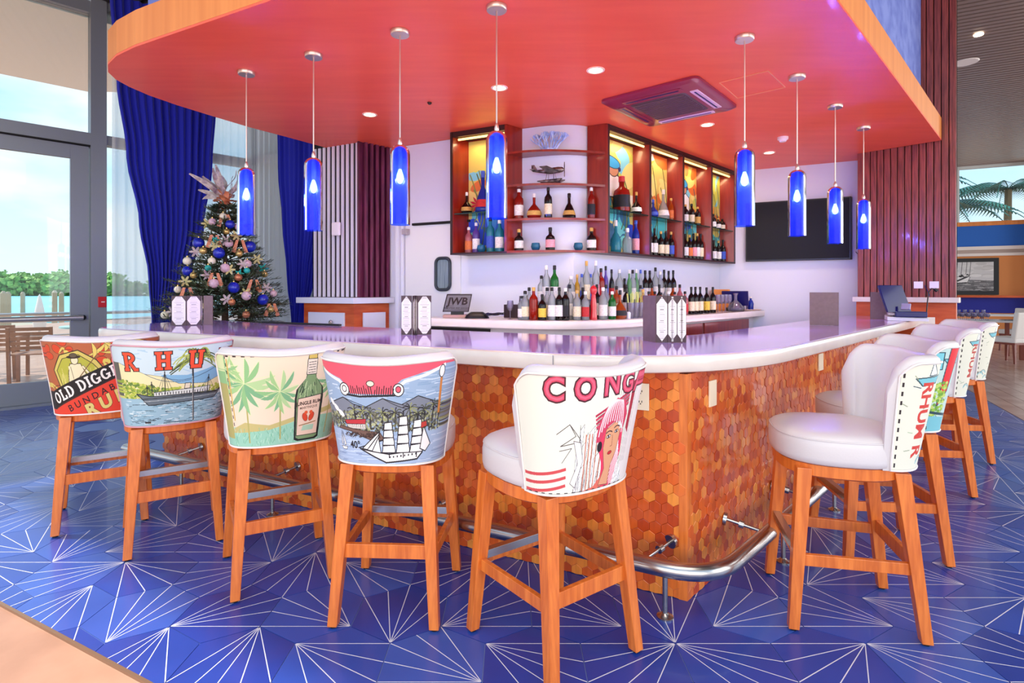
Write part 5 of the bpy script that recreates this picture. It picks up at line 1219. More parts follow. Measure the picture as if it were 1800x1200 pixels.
for i, b in enumerate((4.33, 4.43, 4.53, 4.63)):
    glass_cup('wine_glass', Z(1.64, b, 1.101), .20, .033, 'lilac-tinted stemmed glass, %s after the last wine bottle' % ('first', 'second', 'third', 'fourth')[i], 'stemmed glasses on the back counter', True, M_cup)
# red pepper mill
mb = MB(); mb.lathe([(.030, 0), (.032, .01), (.030, .03), (.024, .08), (.027, .12), (.022, .17), (.019, .20), (.016, .21), (.024, .225), (.030, .245), (.027, .27), (.014, .286), (.0005, .29)], 20)
tag(mb.build('pepper_mill', mat('red_lacquer', (196, 34, 44), .15, coat=.6), smooth=60, loc=Z(1.70, 2.062, 1.101)), 'tall glossy red pepper mill standing in the front row of bottles', 'pepper mill')
mb = MB(); mb.lathe([(.018, 0), (.02, .05), (.012, .06), (.0005, .062)], 14); tag(mb.build('salt_shaker', M_white, smooth=50, loc=Z(1.59, 2.40, 1.101)), 'small white shaker in front of the yellow straws', 'shaker')
# carafe, till, orange box, tray with tumblers at the right of the back counter
mb = MB(); mb.lathe([(.03, 0), (.085, .01), (.095, .04), (.06, .09), (.018, .13), (.02, .19), (.035, .215), (.032, .215), (.016, .19), (.014, .13), (.056, .088), (.09, .04), (.08, .014), (.001, .008)], 20, cap=False)
tag(mb.build('decanter', M_cup, smooth=50, loc=Z(1.64, 4.82, 1.101)), 'wide-bottomed clear wine decanter near the blue till screen', 'decanter')
M_navy = mat('navy_plastic', (26, 24, 92), .3)
tl = thing('till_screen', 'dark blue tilted till screen near the end of the back counter', 'till', Z(1.72, 5.02, 1.101), ANG_U)
mb = MB(); mb.box((0, 0, .02), (.20, .16, .04)); mb.build('base', M_black, tl, bevel=.004)
mb = MB(); mb.box((0, .02, .15), (.30, .02, .20), 0, 0, (math.radians(-30), 0)); mb.build('screen', M_navy, tl, bevel=.004)
mb = MB(); mb.box((0, .02, .08), (.04, .04, .1)); mb.build('neck', M_black, tl)
mb = MB(); mb.box((0, 0, .13), (.20, .14, .26)); tag(mb.build('orange_box', mat('orange_card', (226, 140, 60), .6), None, bevel=.01, loc=Z(1.90, 5.06, 1.101), rz=ANG_U), 'orange box standing behind the dark blue till screen', 'box')
bottle(Z(1.60, 5.17, 1.101), .17, 'blue', 'slim', None, 'white', .3, 'small dark blue bottle right of the till screen', None)
mb = MB(); mb.lathe([(.001, 0), (.12, 0), (.135, .012), (.13, .014), (.12, .006), (.001, .006)], 24, cap=False, sy=.7); tag(mb.build('serving_tray', mat('pale_tray', (214, 190, 176), .3), None, smooth=40, loc=Z(1.62, 5.22, 1.101)), 'pale round tray at the right end of the back counter', 'tray')
for i, (a, b) in enumerate(((1.60, 5.20), (1.66, 5.25), (1.70, 5.18))): glass_cup('tumbler', Z(a, b, 1.109), .08, .026, '%s clear tumbler on the pale tray' % ('front', 'back', 'left')[i], 'tumblers on the pale tray', False, M_cup)

# coral and model plane on the niche shelves
def art_branch(mb, p, d, L, r, depth, rn):
    q = p+d*L; mb.tube([p, q], [r, r*.75], 6)
    if depth:
        for k in range(3):
            nd = (d+Vector((rn.uniform(-.8, .8), rn.uniform(-.35, .35), rn.uniform(-.1, .6)))).normalized(); art_branch(mb, q, nd, L*.78, r*.75, depth-1, rn)
mb = MB(); rn = random.Random(4)
for k in range(8): art_branch(mb, Vector(((k-3.5)*.018, rn.uniform(-.01, .01), .008)), Vector(((k-3.5)*.22, 0, 1)).normalized(), .058, .0095, 3, rn)
mb.lathe([(.05, 0), (.05, .01), (.03, .014)], 12)
tag(mb.build('coral_ornament', mat('blue_coral', (124, 164, 226), .5, var=(20, .4, (1, 1, 1), (196, 216, 246))), None, smooth=50, loc=Z(2.207, 2.21, 2.612), rz=ANG_U+PI), 'blue branching coral ornament on the top niche shelf', 'ornament')
M_pewter = mat('pewter', (160, 150, 144), .28, .8, var=(20, .5, (1, 1, 1), (60, 50, 50)))
pl = thing('model_aeroplane', 'small pewter model seaplane on the second niche shelf', 'model plane', Z(2.193, 2.2, 2.312), ANG_U+PI)
mb = MB(); mb.tube([(-.17, 0, .125), (-.08, 0, .115), (0, 0, .11), (.08, 0, .112), (.12, 0, .112), (.135, 0, .112)], [.006, .017, .027, .028, .022, .008], 14); mb.build('fuselage', M_pewter, pl, smooth=60)
mb = MB(); mb.hexa([(-.0, -.24, .100), (.07, -.24, .100), (.09, 0, .095), (-.02, 0, .095)], [(-.0, -.24, .104), (.07, -.24, .104), (.09, 0, .103), (-.02, 0, .103)]); mb.hexa([(-.02, 0, .095), (.09, 0, .095), (.07, .06, .100), (0, .06, .100)], [(-.02, 0, .103), (.09, 0, .103), (.07, .06, .104), (0, .06, .104)]); mb.build('wing', M_pewter, pl)
mb = MB(); mb.hexa([(-.18, -.003, .125), (-.12, -.003, .125), (-.12, .003, .125), (-.18, .003, .125)], [(-.185, -.002, .18), (-.155, -.002, .18), (-.155, .002, .18), (-.185, .002, .18)]); mb.box((-.155, 0, .13), (.04, .12, .004)); mb.build('tail', M_pewter, pl)
for s_ in (-.035, .035):
    mb = MB(); mb.tube([(-.11, s_, .022), (-.04, s_, .016), (.08, s_, .016), (.13, s_, .024)], [.004, .013, .014, .005], 10); mb.tube([(.05, s_, .02), (.04, s_*.4, .1)], .003, 6); mb.tube([(-.03, s_, .02), (-.02, s_*.4, .1)], .003, 6); mb.build('float', M_pewter, pl, smooth=60)
mb = MB(); mb.box((.138, 0, .112), (.004, .012, .13)); mb.build('propeller', M_pewter, pl)
fl_ = MB()
for k in range(9):
    a = 2*PI*k/9; fl_.add([(0, 0, 0), (.05*math.cos(a-.25), 0, .05*math.sin(a-.25)), (.085*math.cos(a), -.01, .085*math.sin(a)), (.05*math.cos(a+.25), 0, .05*math.sin(a+.25))], [(0, 1, 2, 3)])
fl_.tube([(0, 0, -.09), (0, 0, 0)], .004, 6)
tag(fl_.build('red_flower', mat('crimson_petal', (190, 20, 50), .6), None, loc=Z(2.967, 2.22, 2.180), rz=ANG_U+PI), 'crimson flower between two bottles on the glass shelf of the left cabinet', 'flower')

# ================================================================== CEILING FITTINGS
ZC = 2.869
# pendants
def pendant_master():
    root = bpy.data.objects.new('pendant_lamp', None); COL.objects.link(root); root.empty_display_size = .1
    mb = MB(); mb.lathe([(.0005, -.024), (.052, -.024), (.056, -.018), (.056, 0), (.0005, 0)], 24); mb.build('ceiling_rose', M_satin, root, smooth=40)
    mb = MB(); mb.tube([(0, 0, -.65), (0, 0, -.02)], .0045, 8); mb.lathe([(.012, -.668), (.014, -.655), (.010, -.635), (.0045, -.625)], 12); mb.build('rod', M_satin, root, smooth=40)
    mb = MB(); n = 36; prof = [(.014, -.668), (.030, -.672), (.044, -.684), (.053, -.702), (.056, -.725), (.056, -.90), (.056, -1.06), (.0565, -1.135)]
    base = len(mb.v)
    for ri, (r, z) in enumerate(prof):
        for k in range(n):
            a = 2*PI*k/n; rr = r*(1+(.075 if ri > 2 else .02*ri)*(1 if k % 2 else -1)*.5); mb.v.append((rr*math.cos(a), rr*math.sin(a), z))
    for i in range(len(prof)-1):
        for k in range(n): mb.f.append((i*n+k, i*n+(k+1) % n, (i+1)*n+(k+1) % n, (i+1)*n+k)); mb.m.append(0); mb.t.append(0)
    mb.build('glass_shade', M_blueglass, root, smooth=60)
    mb = MB(); mb.lathe([(.008, -.665), (.014, -.70), (.014, -.80), (.010, -.81)], 12); mb.build('lamp_holder', M_satin, root, smooth=40)
    mb = MB(); mb.lathe([(.0005, -.895), (.014, -.888), (.022, -.868), (.020, -.845), (.010, -.815), (.008, -.808)], 14, cap=False); mb.build('bulb', M_bulb, root, smooth=60)
    return root
pend = [(3.008, .11), (2.372, .113), (1.677, .113), (1.038, .12), (.190, 1.149), (.163, 2.008), (.145, 2.895), (.125, 3.754)]
plab = ['leftmost blue glass pendant, hanging just right of the Christmas tree', 'blue glass pendant in front of the light slatted pillar', 'blue glass pendant in front of the white kitchen door', 'blue glass pendant in front of the left bottle cabinet, nearest the camera on that side',
        'large blue glass pendant beside the right end of the bottle cabinets', 'blue glass pendant hanging before the left half of the television', 'blue glass pendant hanging before the right edge of the television', 'rightmost and smallest blue glass pendant, before the red slatted wall']
pm_ = pendant_master()
for i, (a, b) in enumerate(pend):
    o = pm_ if i == 0 else copy_tree(pm_); o.location = Z(a, b, ZC); tag(o, plab[i], 'pendant lamp', 'blue glass pendants over the bar')
    light('pendant_bulb_light', 'POINT', Z(a, b, ZC-.86), 52, (.58, .36, 1.0), .03)
dl = [(3.231, 1.277, 'left of the blue pendants, nearest the pillar'), (1.917, 1.224, 'nearest the nearest blue pendant'), (1.17, 1.231, 'brightest, left of the ceiling cassette unit'), (1.182, 2.983, 'just behind the ceiling cassette unit'), (1.15, 4.439, 'above the television'), (-.15, .35, 'near the front corner')]
for a, b, t_ in dl[:5]:
    t = thing('downlight', 'recessed round downlight in the red ceiling, '+t_, 'downlight', Z(a, b, ZC), 0, 'recessed downlights in the canopy')
    mb = MB(); mb.lathe([(.048, -.0005), (.048, -.004), (.062, -.004), (.064, 0)], 24, cap=False); mb.build('trim_ring', mat('warm_white_ring', (255, 220, 190), .4), t)
    mb = MB(); mb.lathe([(.0005, -.002), (.048, -.002)], 24, cap=False); mb.build('lens', M_emit_warm, t)
    light('downlight_beam', 'SPOT', Z(a, b, ZC-.03), 26, (1, .84, .66), .04, spot=math.radians(120))
# cassette unit
M_cas = mat('maroon_cassette', (140, 36, 66), .3, coat=.3)
ac = thing('ceiling_cassette_unit', 'square maroon air conditioning cassette with grille in the red ceiling', 'air conditioner', (1.279, 4.476, ZC), math.radians(-40.3))
def rrect(w, h, r, n=6):
    out = []
    for cx, cy, a0 in ((w/2-r, h/2-r, 0), (-w/2+r, h/2-r, 90), (-w/2+r, -h/2+r, 180), (w/2-r, -h/2+r, 270)):
        for i in range(n+1): a = math.radians(a0+90*i/n); out.append((cx+r*math.cos(a), cy+r*math.sin(a)))
    return out
mb = MB(); o1 = [(x, y, 0) for x, y in rrect(.80, .86, .05)]; o2 = [(x, y, -.018) for x, y in rrect(.80, .86, .05)]; o3 = [(x, y, -.035) for x, y in rrect(.74, .80, .05)]; loft(mb, [o3, o2, o1]); mb.build('frame', M_cas, ac, smooth=30)
mb = MB(); loft(mb, [[(x, y, -.040) for x, y in rrect(.44, .48, .03)], [(x, y, -.035) for x, y in rrect(.46, .50, .03)]]); gr = mb.build('grille_panel', mat('grille_brown', (84, 60, 66), .5), ac)
for i in range(14):
    mb = MB(); mb.box((0, -.21+i*.0325, -.043), (.42, .012, .006)); mb.build('slat', mat('grille_grey', (120, 92, 100), .4, .3), gr)
M_lvr = mat('pale_louvre', (226, 190, 214), .3)
for cx, cy, w_, h_ in ((0, .325, .48, .06), (0, -.325, .48, .06), (-.30, 0, .06, .5), (.30, 0, .06, .5)):
    mb = MB(); mb.box((cx, cy, -.039), (w_, h_, .008)); lv = mb.build('louvre', M_lvr if cy > 0 or cx > 0 else M_cas, ac, bevel=.003)
    mb = MB(); mb.box((cx, cy, -.044), (w_*.9 if h_ < .1 else .012, h_*.9 if w_ < .1 else .012, .003)); mb.build('slot', M_navy, lv)
hp = [(.634, 1.89), (.282, 1.806), (.305, 2.225), (.673, 2.317)]
hq = AB(hp); mb = MB()
for i in range(4): mb.tube([(hq[i][0], hq[i][1], ZC-.001), (hq[(i+1) % 4][0], hq[(i+1) % 4][1], ZC-.001)], .0035, 4)
tag(mb.build('access_hatch', mat('hatch_edge', (236, 150, 110), .4)), 'thin square outline of an access hatch in the red ceiling', 'hatch')
for a, b, s_, lab in ((.813, 3.795, 1, 'white round smoke detector on the red ceiling behind the pendants'), (2.586, 1.258, .35, 'tiny sprinkler cap in the red ceiling between the left pendants')):
    mb = MB(); mb.lathe([(.0005, -.045*s_), (.03*s_, -.045*s_), (.036*s_, -.03*s_), (.05*s_, -.022*s_), (.052*s_, 0), (.0005, 0)], 20); tag(mb.build('smoke_detector' if s_ == 1 else 'sprinkler_cap', mat('detector_white', (240, 220, 220), .4) if s_ == 1 else M_darkwood, None, smooth=40, loc=Z(a, b, ZC)), lab, 'smoke detector' if s_ == 1 else 'sprinkler')

# ================================================================== THINGS ON THE COUNTER
ZT_ = 1.0712
def menu_print(seed):
    c = Cv(120, 200, .6, (238, 228, 222)); r = random.Random(seed)
    for i in range(26):
        y = .94-i*.034
        if i % 7 == 0: c.line([(.2, y), (.4, y)], .012, (90, 70, 80)); continue
        x0 = .08+r.uniform(0, .1); c.line([(x0, y), (.52-r.uniform(0, .12), y)], .006, (170, 150, 160))
    return c.material('menu_print_%d' % seed, .5)
M_cover = mat('brown_grey_cover', (122, 96, 98), .45, var=(40, .12, (1, 1, 1))); M_cover2 = mat('dark_corner_cover', (70, 46, 52), .4)
def menu_fold(name, loc, rz, wings, h, label, group, cover=True):
    """menus standing open: wings = list of (dx0,dy0,dx1,dy1) boards seen from above; prints on the near side"""
    t = thing(name, label, 'menu', loc, rz, group)
    for i, (x0, y0, x1, y1, pr) in enumerate(wings):
        d = Vector((x1-x0, y1-y0)); L_ = d.length; d.normalize(); n = Vector((d.y, -d.x))
        mb = MB(); seg_box(mb, (x0, y0), (x1, y1), .005, 0, h); bd = mb.build('cover', M_cover if pr == 2 else M_cover2, t)
        if pr != 2:
            vs = []; c_ = .028; wi = L_*.92
            pts = [(c_, .006), (wi-c_, .006), (wi, c_*1.6), (wi, h-c_*1.6), (wi-c_, h-.006), (c_, h-.006), (0, h-c_*1.6), (0, c_*1.6)]
            o0 = Vector((x0, y0))+d*L_*.04
            f_ = [(o0.x+d.x*u_+n.x*.0042, o0.y+d.y*u_+n.y*.0042, z) for u_, z in pts]; g_ = [(x-n.x*.001, y-n.y*.001, z) for x, y, z in f_]
            me = bpy.data.meshes.new('page'); k = len(pts); me.from_pydata(f_+g_, [], [tuple(range(k)), tuple(range(2*k-1, k-1, -1))]+[(j, j+k, (j+1) % k+k, (j+1) % k) for j in range(k)])
            me.materials.append(MPR[i % 3]); ul = me.uv_layers.new(name='UVMap')
            for li, lp in enumerate(me.loops): u_, z = pts[lp.vertex_index % k]; ul.data[li].uv = (u_/wi, z/h)
            link('page', me, bd)
    return t
MPR = [menu_print(1), menu_print(2), menu_print(3)]
def towards(a, b): p = P(a, b); return math.atan2(-p[0], p[1])
menu_fold('menu_stand', Z(3.95, .30, ZT_), towards(3.95, .3), [(-.135, .02, -.035, -.015, 0), (-.035, -.015, .065, .01, 1), (.065, .01, .075, .05, 0), (.085, .02, .15, -.01, 2)], .235, 'open pale menus in a dark cover standing in front of the Christmas tree', 'menus on the counter')
menu_fold('menu_stand', Z(1.80, .36, ZT_), towards(1.8, .36), [(-.10, .0, -.035, -.02, 0), (-.03, -.02, -.012, .03, 1), (-.01, .03, .0, -.02, 0), (.0, -.02, .085, .0, 1)], .245, 'open menus in a dark cover on the left counter before the kitchen door', 'menus on the counter')
menu_fold('menu_stand', Z(.365, .55, ZT_), towards(.365, .55), [(-.115, .085, -.045, -.02, 2), (-.045, -.02, .015, -.01, 0), (.015, -.015, .062, .0, 1), (.062, .0, .11, .02, 0)], .25, 'zigzag folded white menus standing at the middle of the counter bend', 'menus on the counter')
menu_fold('menu_stand', Z(.17, 2.68, ZT_), towards(.18, 2.65), [(-.10, -.02, .10, .01, 2), (.10, .01, .07, .05, 1)], .262, 'plain brown closed menu cover standing below the television', 'menus on the counter')
menu_fold('menu_stand', Z(.05, 4.08, ZT_), towards(.05, 4.08), [(-.085, -.01, .085, .01, 2), (-.085, -.01, -.08, .04, 1)], .262, 'plain grey menu cover standing near the register', 'menus on the counter')
# pendant reflections come from the gloss; the lavender tint is in the top's colour
# register
rg = thing('register', 'blue-black touch screen register on a white base at the far end of the counter', 'register', (3.60, 5.10, ZT_), math.radians(-28))
mb = MB(); mb.hexa([(-.12, -.10, 0), (.19, -.10, 0), (.19, .12, 0), (-.12, .12, 0)], [(-.12, -.08, .035), (.19, -.08, .03), (.19, .10, .03), (-.12, .10, .05)]); mb.build('base', mat('white_plastic', (226, 222, 232), .3), rg, bevel=.006)
mb = MB(); mb.box((.06, -.02, .06), (.24, .16, .05)); mb.build('printer', M_navy, rg, bevel=.008)
mb = MB(); mb.hexa([(-.10, -.04, .05), (-.03, -.06, .05), (-.03, .08, .05), (-.10, .06, .05)], [(-.14, .0, .18), (-.12, -.01, .18), (-.12, .06, .18), (-.14, .05, .18)]); mb.build('arm', M_white, rg)
mb = MB(); mb.box((-.06, -.03, .20), (.022, .24, .27), math.radians(-55), 0, (0, math.radians(-24))); mb.build('screen', mat('deep_blue_screen', (16, 14, 84), .2, coat=.5), rg, bevel=.004)
mb = MB(); mb.box((.02, -.10, .13), (.07, .02, .06), math.radians(-20), 0, (math.radians(-30), 0)); mb.build('card_reader', mat('lilac_grey', (150, 146, 176), .4), rg, bevel=.003)
mb = MB(); mb.tube([(.19, .05, .01), (.20, .05, .15), (.21, .06, .26), (.235, .06, .295), (.265, .06, .285)], .005, 8); mb.tube([(.255, .06, .29), (.275, .06, .27)], .014, 8); mb.build('lamp_stalk', M_black, rg, smooth=50)
for k, p_ in enumerate(((4.25, 5.765), (4.345, 5.675))):
    q = Vector(p_); mb = MB(); mb.box((q.x+SN.x*.025, q.y+SN.y*.025, 1.405), (.078, .014, .072), math.atan2(SD.y, SD.x)); tag(mb.build('socket_plate', mat('plate_white', (236, 226, 244), .4), bevel=.003), ('left' if k == 0 else 'right')+' white socket plate on the red slatted wall above the ledge', 'socket')
mb = MB(); mb.tube([(4.27, 5.71, 1.40), (4.28, 5.68, 1.34), (4.285, 5.66, 1.29)], .004, 6); tag(mb.build('power_cable', M_navy), 'dark cable hanging from the left socket plate on the slatted wall', 'cable')
# JWB sign tablet on the back counter
def sign_art():
    c = Cv(360, 220, 1.6, (104, 108, 114)); c.poly([(0, 0), (1.6, 0), (1.6, .16), (0, .1)], (84, 88, 94))
    c.text('JWB', .8, .42, .62, (14, 14, 16), 0, off=.03, center=True, sx=1.15)
    c.text('PRIME STEAK AND SEAFOOD', .8, .16, .135, (14, 14, 16), 0, off=.015, center=True); c.line([(.1, .34), (.6, .34)], .012, (14, 14, 16)); c.line([(1.0, .34), (1.5, .34)], .012, (14, 14, 16)); return c
sg = thing('tablet_sign', 'black tablet till showing JWB, tilted on the back counter beside the bottles', 'tablet', Z(2.93, 1.93, 1.101), math.radians(3))
mb = MB(); mb.box((0, .02, .012), (.26, .20, .024)); mb.build('base', mat('pinkish_base', (190, 150, 140), .4), sg, bevel=.003)
mb = MB(); mb.box((0, .03, .045), (.12, .12, .05)); mb.build('stand', M_black, sg, bevel=.004)
R_ = Matrix.Rotation(math.radians(-24), 4, 'X')
mb = MB()
vs_ = [(-.135, 0, 0), (.105, 0, 0), (.135, 0, .175), (-.10, 0, .175)]
F_ = [R_ @ Vector(v_)+Vector((0, -.04, .05)) for v_ in vs_]; Bk = [p+Vector((0, .02, .006)) for p in F_]
mb.hexa([F_[0], F_[1], Bk[1], Bk[0]], [F_[3], F_[2], Bk[2], Bk[3]]); mb.build('casing', M_black, sg, bevel=.003)
cen = sum(F_, Vector())/4; I_ = [cen+(p-cen)*.92+Vector((0, -.0025, -.001)) for p in F_]
me = bpy.data.meshes.new('screen'); me.from_pydata([tuple(p) for p in I_]+[tuple(p+Vector((0, .001, 0))) for p in I_], [], [(0, 1, 2, 3), (7, 6, 5, 4), (0, 4, 5, 1), (2, 6, 7, 3)]); me.materials.append(sign_art().material('sign_print', .3)); ul = me.uv_layers.new(name='UVMap')
for li, lp in enumerate(me.loops): ul.data[li].uv = [(0, 0), (1, 0), (1, 1), (0, 1)][lp.vertex_index % 4]
link('screen', me, sg)
bg_ = MB(); loft(bg_, [[(x, y, 0) for x, y in rrect(.22, .12, .05)], [(x*.9, y*.9, .025) for x, y in rrect(.22, .12, .05)], [(x*.5, y*.6, .055) for x, y in rrect(.22, .12, .05)]])
tag(bg_.build('black_pouch', M_black, smooth=60, loc=Z(2.66, 1.86, 1.1015), rz=.2), 'soft black pouch on the back counter right of the JWB tablet', 'pouch')
rn = random.Random(3); cbt = thing('cable_tangle', 'tangle of thin blue and dark cables beside the black pouch', 'cables', Z(2.50, 1.88, 1.104))
for k in range(7):
    mb = MB(); pts = [(rn.uniform(-.12, .12), rn.uniform(-.04, .04), .008+.03*abs(math.sin(j*1.3+k))+rn.uniform(0, .02)) for j in range(7)]; pts[0] = (-.08, 0, .02); sm = []
    for j in range(len(pts)-2):
        a_ = [(pts[j][q]+pts[j+1][q])/2 for q in range(3)]; b_ = [(pts[j+1][q]+pts[j+2][q])/2 for q in range(3)]
        for t_ in range(5): tt = t_/5; sm.append(tuple((1-tt)**2*a_[q]+2*tt*(1-tt)*pts[j+1][q]+tt*tt*b_[q] for q in range(3)))
    mb.tube(sm, .0028, 5); mb.build('cable', M_navy if k % 2 else M_black, cbt, smooth=60)

# ================================================================== CURTAINS
def curtain(name, path_fn, s0, s1, z0, z1, folds, depth, m, label, nz=24, tie=None, cat='curtain', grp=None):
    """pleated cloth: path_fn(s) plan point, s narrows with height by tie(z)->(s0,s1)"""
    vs = []; fs = []; N = folds*8
    for j in range(nz+1):
        z = z0+(z1-z0)*j/nz; a0, a1 = tie(z) if tie else (s0, s1); fw = (a1-a0)/(s1-s0)
        for i in range(N+1):
            t = i/N; s = a0+(a1-a0)*t; p = Vector(path_fn(s)); q = Vector(path_fn(s+.01)); d = (q-p).normalized(); n = Vector((d.y, -d.x))
            w = math.sin(2*PI*folds*t+.6*math.sin(5*t))*depth*(.7+.3*math.sin(t*17+1)); p = p+n*w; vs.append((p.x, p.y, z))
    for j in range(nz):
        for i in range(N): a = j*(N+1)+i; fs.append((a, a+1, a+N+2, a+N+1))
    me = bpy.data.meshes.new(name); me.from_pydata(vs, [], fs); me.materials.append(m); me.polygons.foreach_set('use_smooth', [True]*len(fs))
    o = link(name, me); tag(o, label, cat, grp); return o
curtain('sheer_curtain', lambda s: P(7.5, s), 1.43, 3.15, .02, 4.92, 17, .035, M_sheer, 'long white sheer curtain hanging behind the tree along the window wall')
curtain('sheer_curtain', lambda s: P(s, 3.1), 7.42, 5.0, .02, 4.92, 22, .03, M_sheer, 'white sheer curtain on the end wall beside the slatted pillar')
def lerp_tab(tab, z):
    for (z0, a), (z1, b) in zip(tab[:-1], tab[1:]):
        if z <= z1: k = max(0, (z-z0)/(z1-z0)); k = k*k*(3-2*k); return tuple(a[i]+(b[i]-a[i])*k for i in range(len(a)))
    return tab[-1][1]
tie1 = [(0, (1.70, 2.02)), (.95, (1.735, 1.98)), (1.5, (1.70, 2.18)), (2.2, (1.60, 2.34)), (3.0, (1.47, 2.44)), (3.9, (1.37, 2.49)), (5, (1.30, 2.52))]
curtain('velvet_curtain', lambda s: P(7.28, s), 1.30, 2.52, .02, 4.92, 13, .04, M_curtain, 'royal blue velvet curtain gathered low, left of the Christmas tree', 30, lambda z: lerp_tab(tie1, z), grp='blue velvet curtains')
tie2 = [(0, (6.52, 6.32)), (.95, (6.52, 6.30)), (1.5, (6.62, 6.1)), (2.3, (6.72, 5.9)), (3.0, (6.80, 5.7)), (5, (6.86, 5.6))]
curtain('velvet_curtain', lambda s: P(s, 2.98), 6.86, 5.6, .02, 4.92, 12, .035, M_curtain, 'royal blue velvet curtain hanging left of the light slatted pillar', 26, lambda z: lerp_tab(tie2, z), grp='blue velvet curtains')

# ================================================================== CHRISTMAS TREE behind the left end of the counter
TX, TY = P(5.25, 1.35)
tb = thing('tree_table', 'pale round table under the Christmas tree behind the counter', 'table', (TX, TY, 0))
mb = MB(); mb.lathe([(.0005, .985), (.56, .985), (.57, .995), (.57, 1.012), (.0005, 1.015)], 32); mb.build('tabletop', mat('pale_grey_top', (206, 200, 204), .4), tb, smooth=40)
mb = MB(); mb.lathe([(.22, 0), (.22, .02), (.04, .05), (.04, .984)], 20); mb.build('leg', M_steel, tb, smooth=40)
tr = thing('christmas_tree', 'decorated Christmas tree standing behind the left end of the counter', 'tree', (TX, TY, 1.016))
M_needle = mat('fir_needles', (46, 78, 56), .7, var=(10, .5, (1, 1, 1), (128, 138, 104)))
M_bark = mat('tree_bark', (86, 62, 46), .8)
mb = MB(); mb.tube([(0, 0, 0), (0, 0, 1.25)], [.035, .01], 8); mb.build('trunk', M_bark, tr)
rn = random.Random(21); fol = MB(); tw = MB()
TH_ = 1.30; TR_ = .60
def cone_r(z): return TR_*(1-z/TH_)**.85+.05
for layer in range(20):
    z = .03+layer*.061; R_b = cone_r(z); nb = max(9, int(30*(1-z/TH_)))
    for k in range(nb):
        a = 2*PI*(k+rn.random()*.7)/nb; L_ = R_b*rn.uniform(.85, 1.12); d = Vector((math.cos(a), math.sin(a), rn.uniform(-.12, .25))).normalized(); o_ = Vector((0, 0, z)); tip = o_+d*L_
        tw.tube([o_+d*L_*.2, tip], [.006, .002], 4)
        side = Vector((-d.y, d.x, 0)).normalized()
        for q in range(18):
            t = .3+.7*q/18; p = o_+d*L_*t
            for s_ in (-1, 1, 0):
                nd = (d*rn.uniform(.4, .9)+side*s_*rn.uniform(.5, 1)+Vector((0, 0, rn.uniform(-.3, .5)))).normalized(); l_ = rn.uniform(.045, .085); w_ = nd.cross(Vector((0, 0, 1))); w_ = (w_.normalized() if w_.length > .01 else side)*.011
                e_ = p+nd*l_; fol.add([tuple(p-w_*.5), tuple(p+w_*.5), tuple(e_+w_*.5), tuple(e_-w_*.5)], [(0, 1, 2, 3)])
o = fol.build('needles', M_needle, tr); o['kind'] = 'stuff'; tw.build('branches', M_bark, tr)
M_dry = mat('dry_pampas', (214, 200, 192), .8, var=(20, .3, (1, 1, 1), (150, 130, 136)))
M_copper = mat('copper_silk', (196, 110, 74), .5, var=(16, .3, (1, 1, 1), (226, 150, 110)))
tp_ = thing('tree_topper', 'spray of copper silk petals and dried curling leaves on top of the Christmas tree', 'tree topper', (TX, TY, 2.30))
def strip(mb, pts, w, nrm):
    n = len(pts)
    for i in range(n-1):
        w0, w1 = w*math.sin(PI*(i+.4)/(n+.2)), w*math.sin(PI*(i+1.4)/(n+.2))
        a, b = Vector(pts[i]), Vector(pts[i+1]); mb.add([tuple(a-nrm*w0), tuple(a+nrm*w0), tuple(b+nrm*w1), tuple(b-nrm*w1)], [(0, 1, 2, 3)])
for k in range(20):
    a = rn.uniform(0, 2*PI); el = rn.uniform(.15, 1.4); d = Vector((math.cos(a)*math.cos(el), math.sin(a)*math.cos(el), math.sin(el))); L_ = rn.uniform(.2, .42); sd = d.cross(Vector((.3, .2, 1))).normalized()
    pts = [d*L_*t+sd*.03*math.sin(t*5+k)+Vector((0, 0, -.04*t*t)) for t in [i/7 for i in range(8)]]
    mb = MB(); strip(mb, pts, .026, d.cross(sd).normalized()); mb.tube(pts, .003, 4); mb.build('dried_leaf', M_dry, tp_)
for k in range(26):
    a = rn.uniform(0, 2*PI); el = rn.uniform(-.5, 1.1); d = Vector((math.cos(a)*math.cos(el), math.sin(a)*math.cos(el), math.sin(el))); L_ = rn.uniform(.08, .17); sd = d.cross(Vector((.1, .3, 1))).normalized()
    mb = MB(); strip(mb, [d*L_*t+Vector((0, 0, .03*math.sin(PI*t)-.06)) for t in [i/4 for i in range(5)]], .03, sd); mb.build('silk_petal', M_copper, tp_)
# baubles, ribbons, stars: each its own thing hanging on the tree, camera-facing half
M_b = {'pink': mat('pink_bauble', (222, 186, 198), .25, var=(60, .2)), 'gold': mat('gold_bauble', (206, 176, 110), .25, .6), 'cream': mat('cream_bauble', (236, 226, 200), .4), 'blue': mat('royal_bauble', (24, 40, 170), .3, coat=.4), 'teal': mat('teal_bauble', (40, 170, 160), .35), 'copper': mat('copper_bauble', (190, 120, 84), .3, .5)}
vd = Vector((-TX, -TY)).normalized()
def on_tree(u_, z):
    """u_ -1..1 across the visible face"""
    r = cone_r(z)*.98; side = Vector((-vd.y, vd.x)); side = side if side.x > 0 else -side
    x = u_*r; dpt = math.sqrt(max(0.02, r*r-x*x))*.95
    p = side*x+vd*dpt; return Vector((TX+p.x, TY+p.y, 1.016+z))
ORD2 = ['lowest', 'second', 'third', 'fourth', 'fifth', 'sixth', 'seventh', 'eighth', 'ninth', 'tenth', 'eleventh', 'twelfth', 'thirteenth', 'fourteenth', 'fifteenth', 'topmost']
HTW = lambda z: 'bottom' if z < .3 else ('lower part' if z < .55 else ('middle' if z < .85 else 'upper part'))
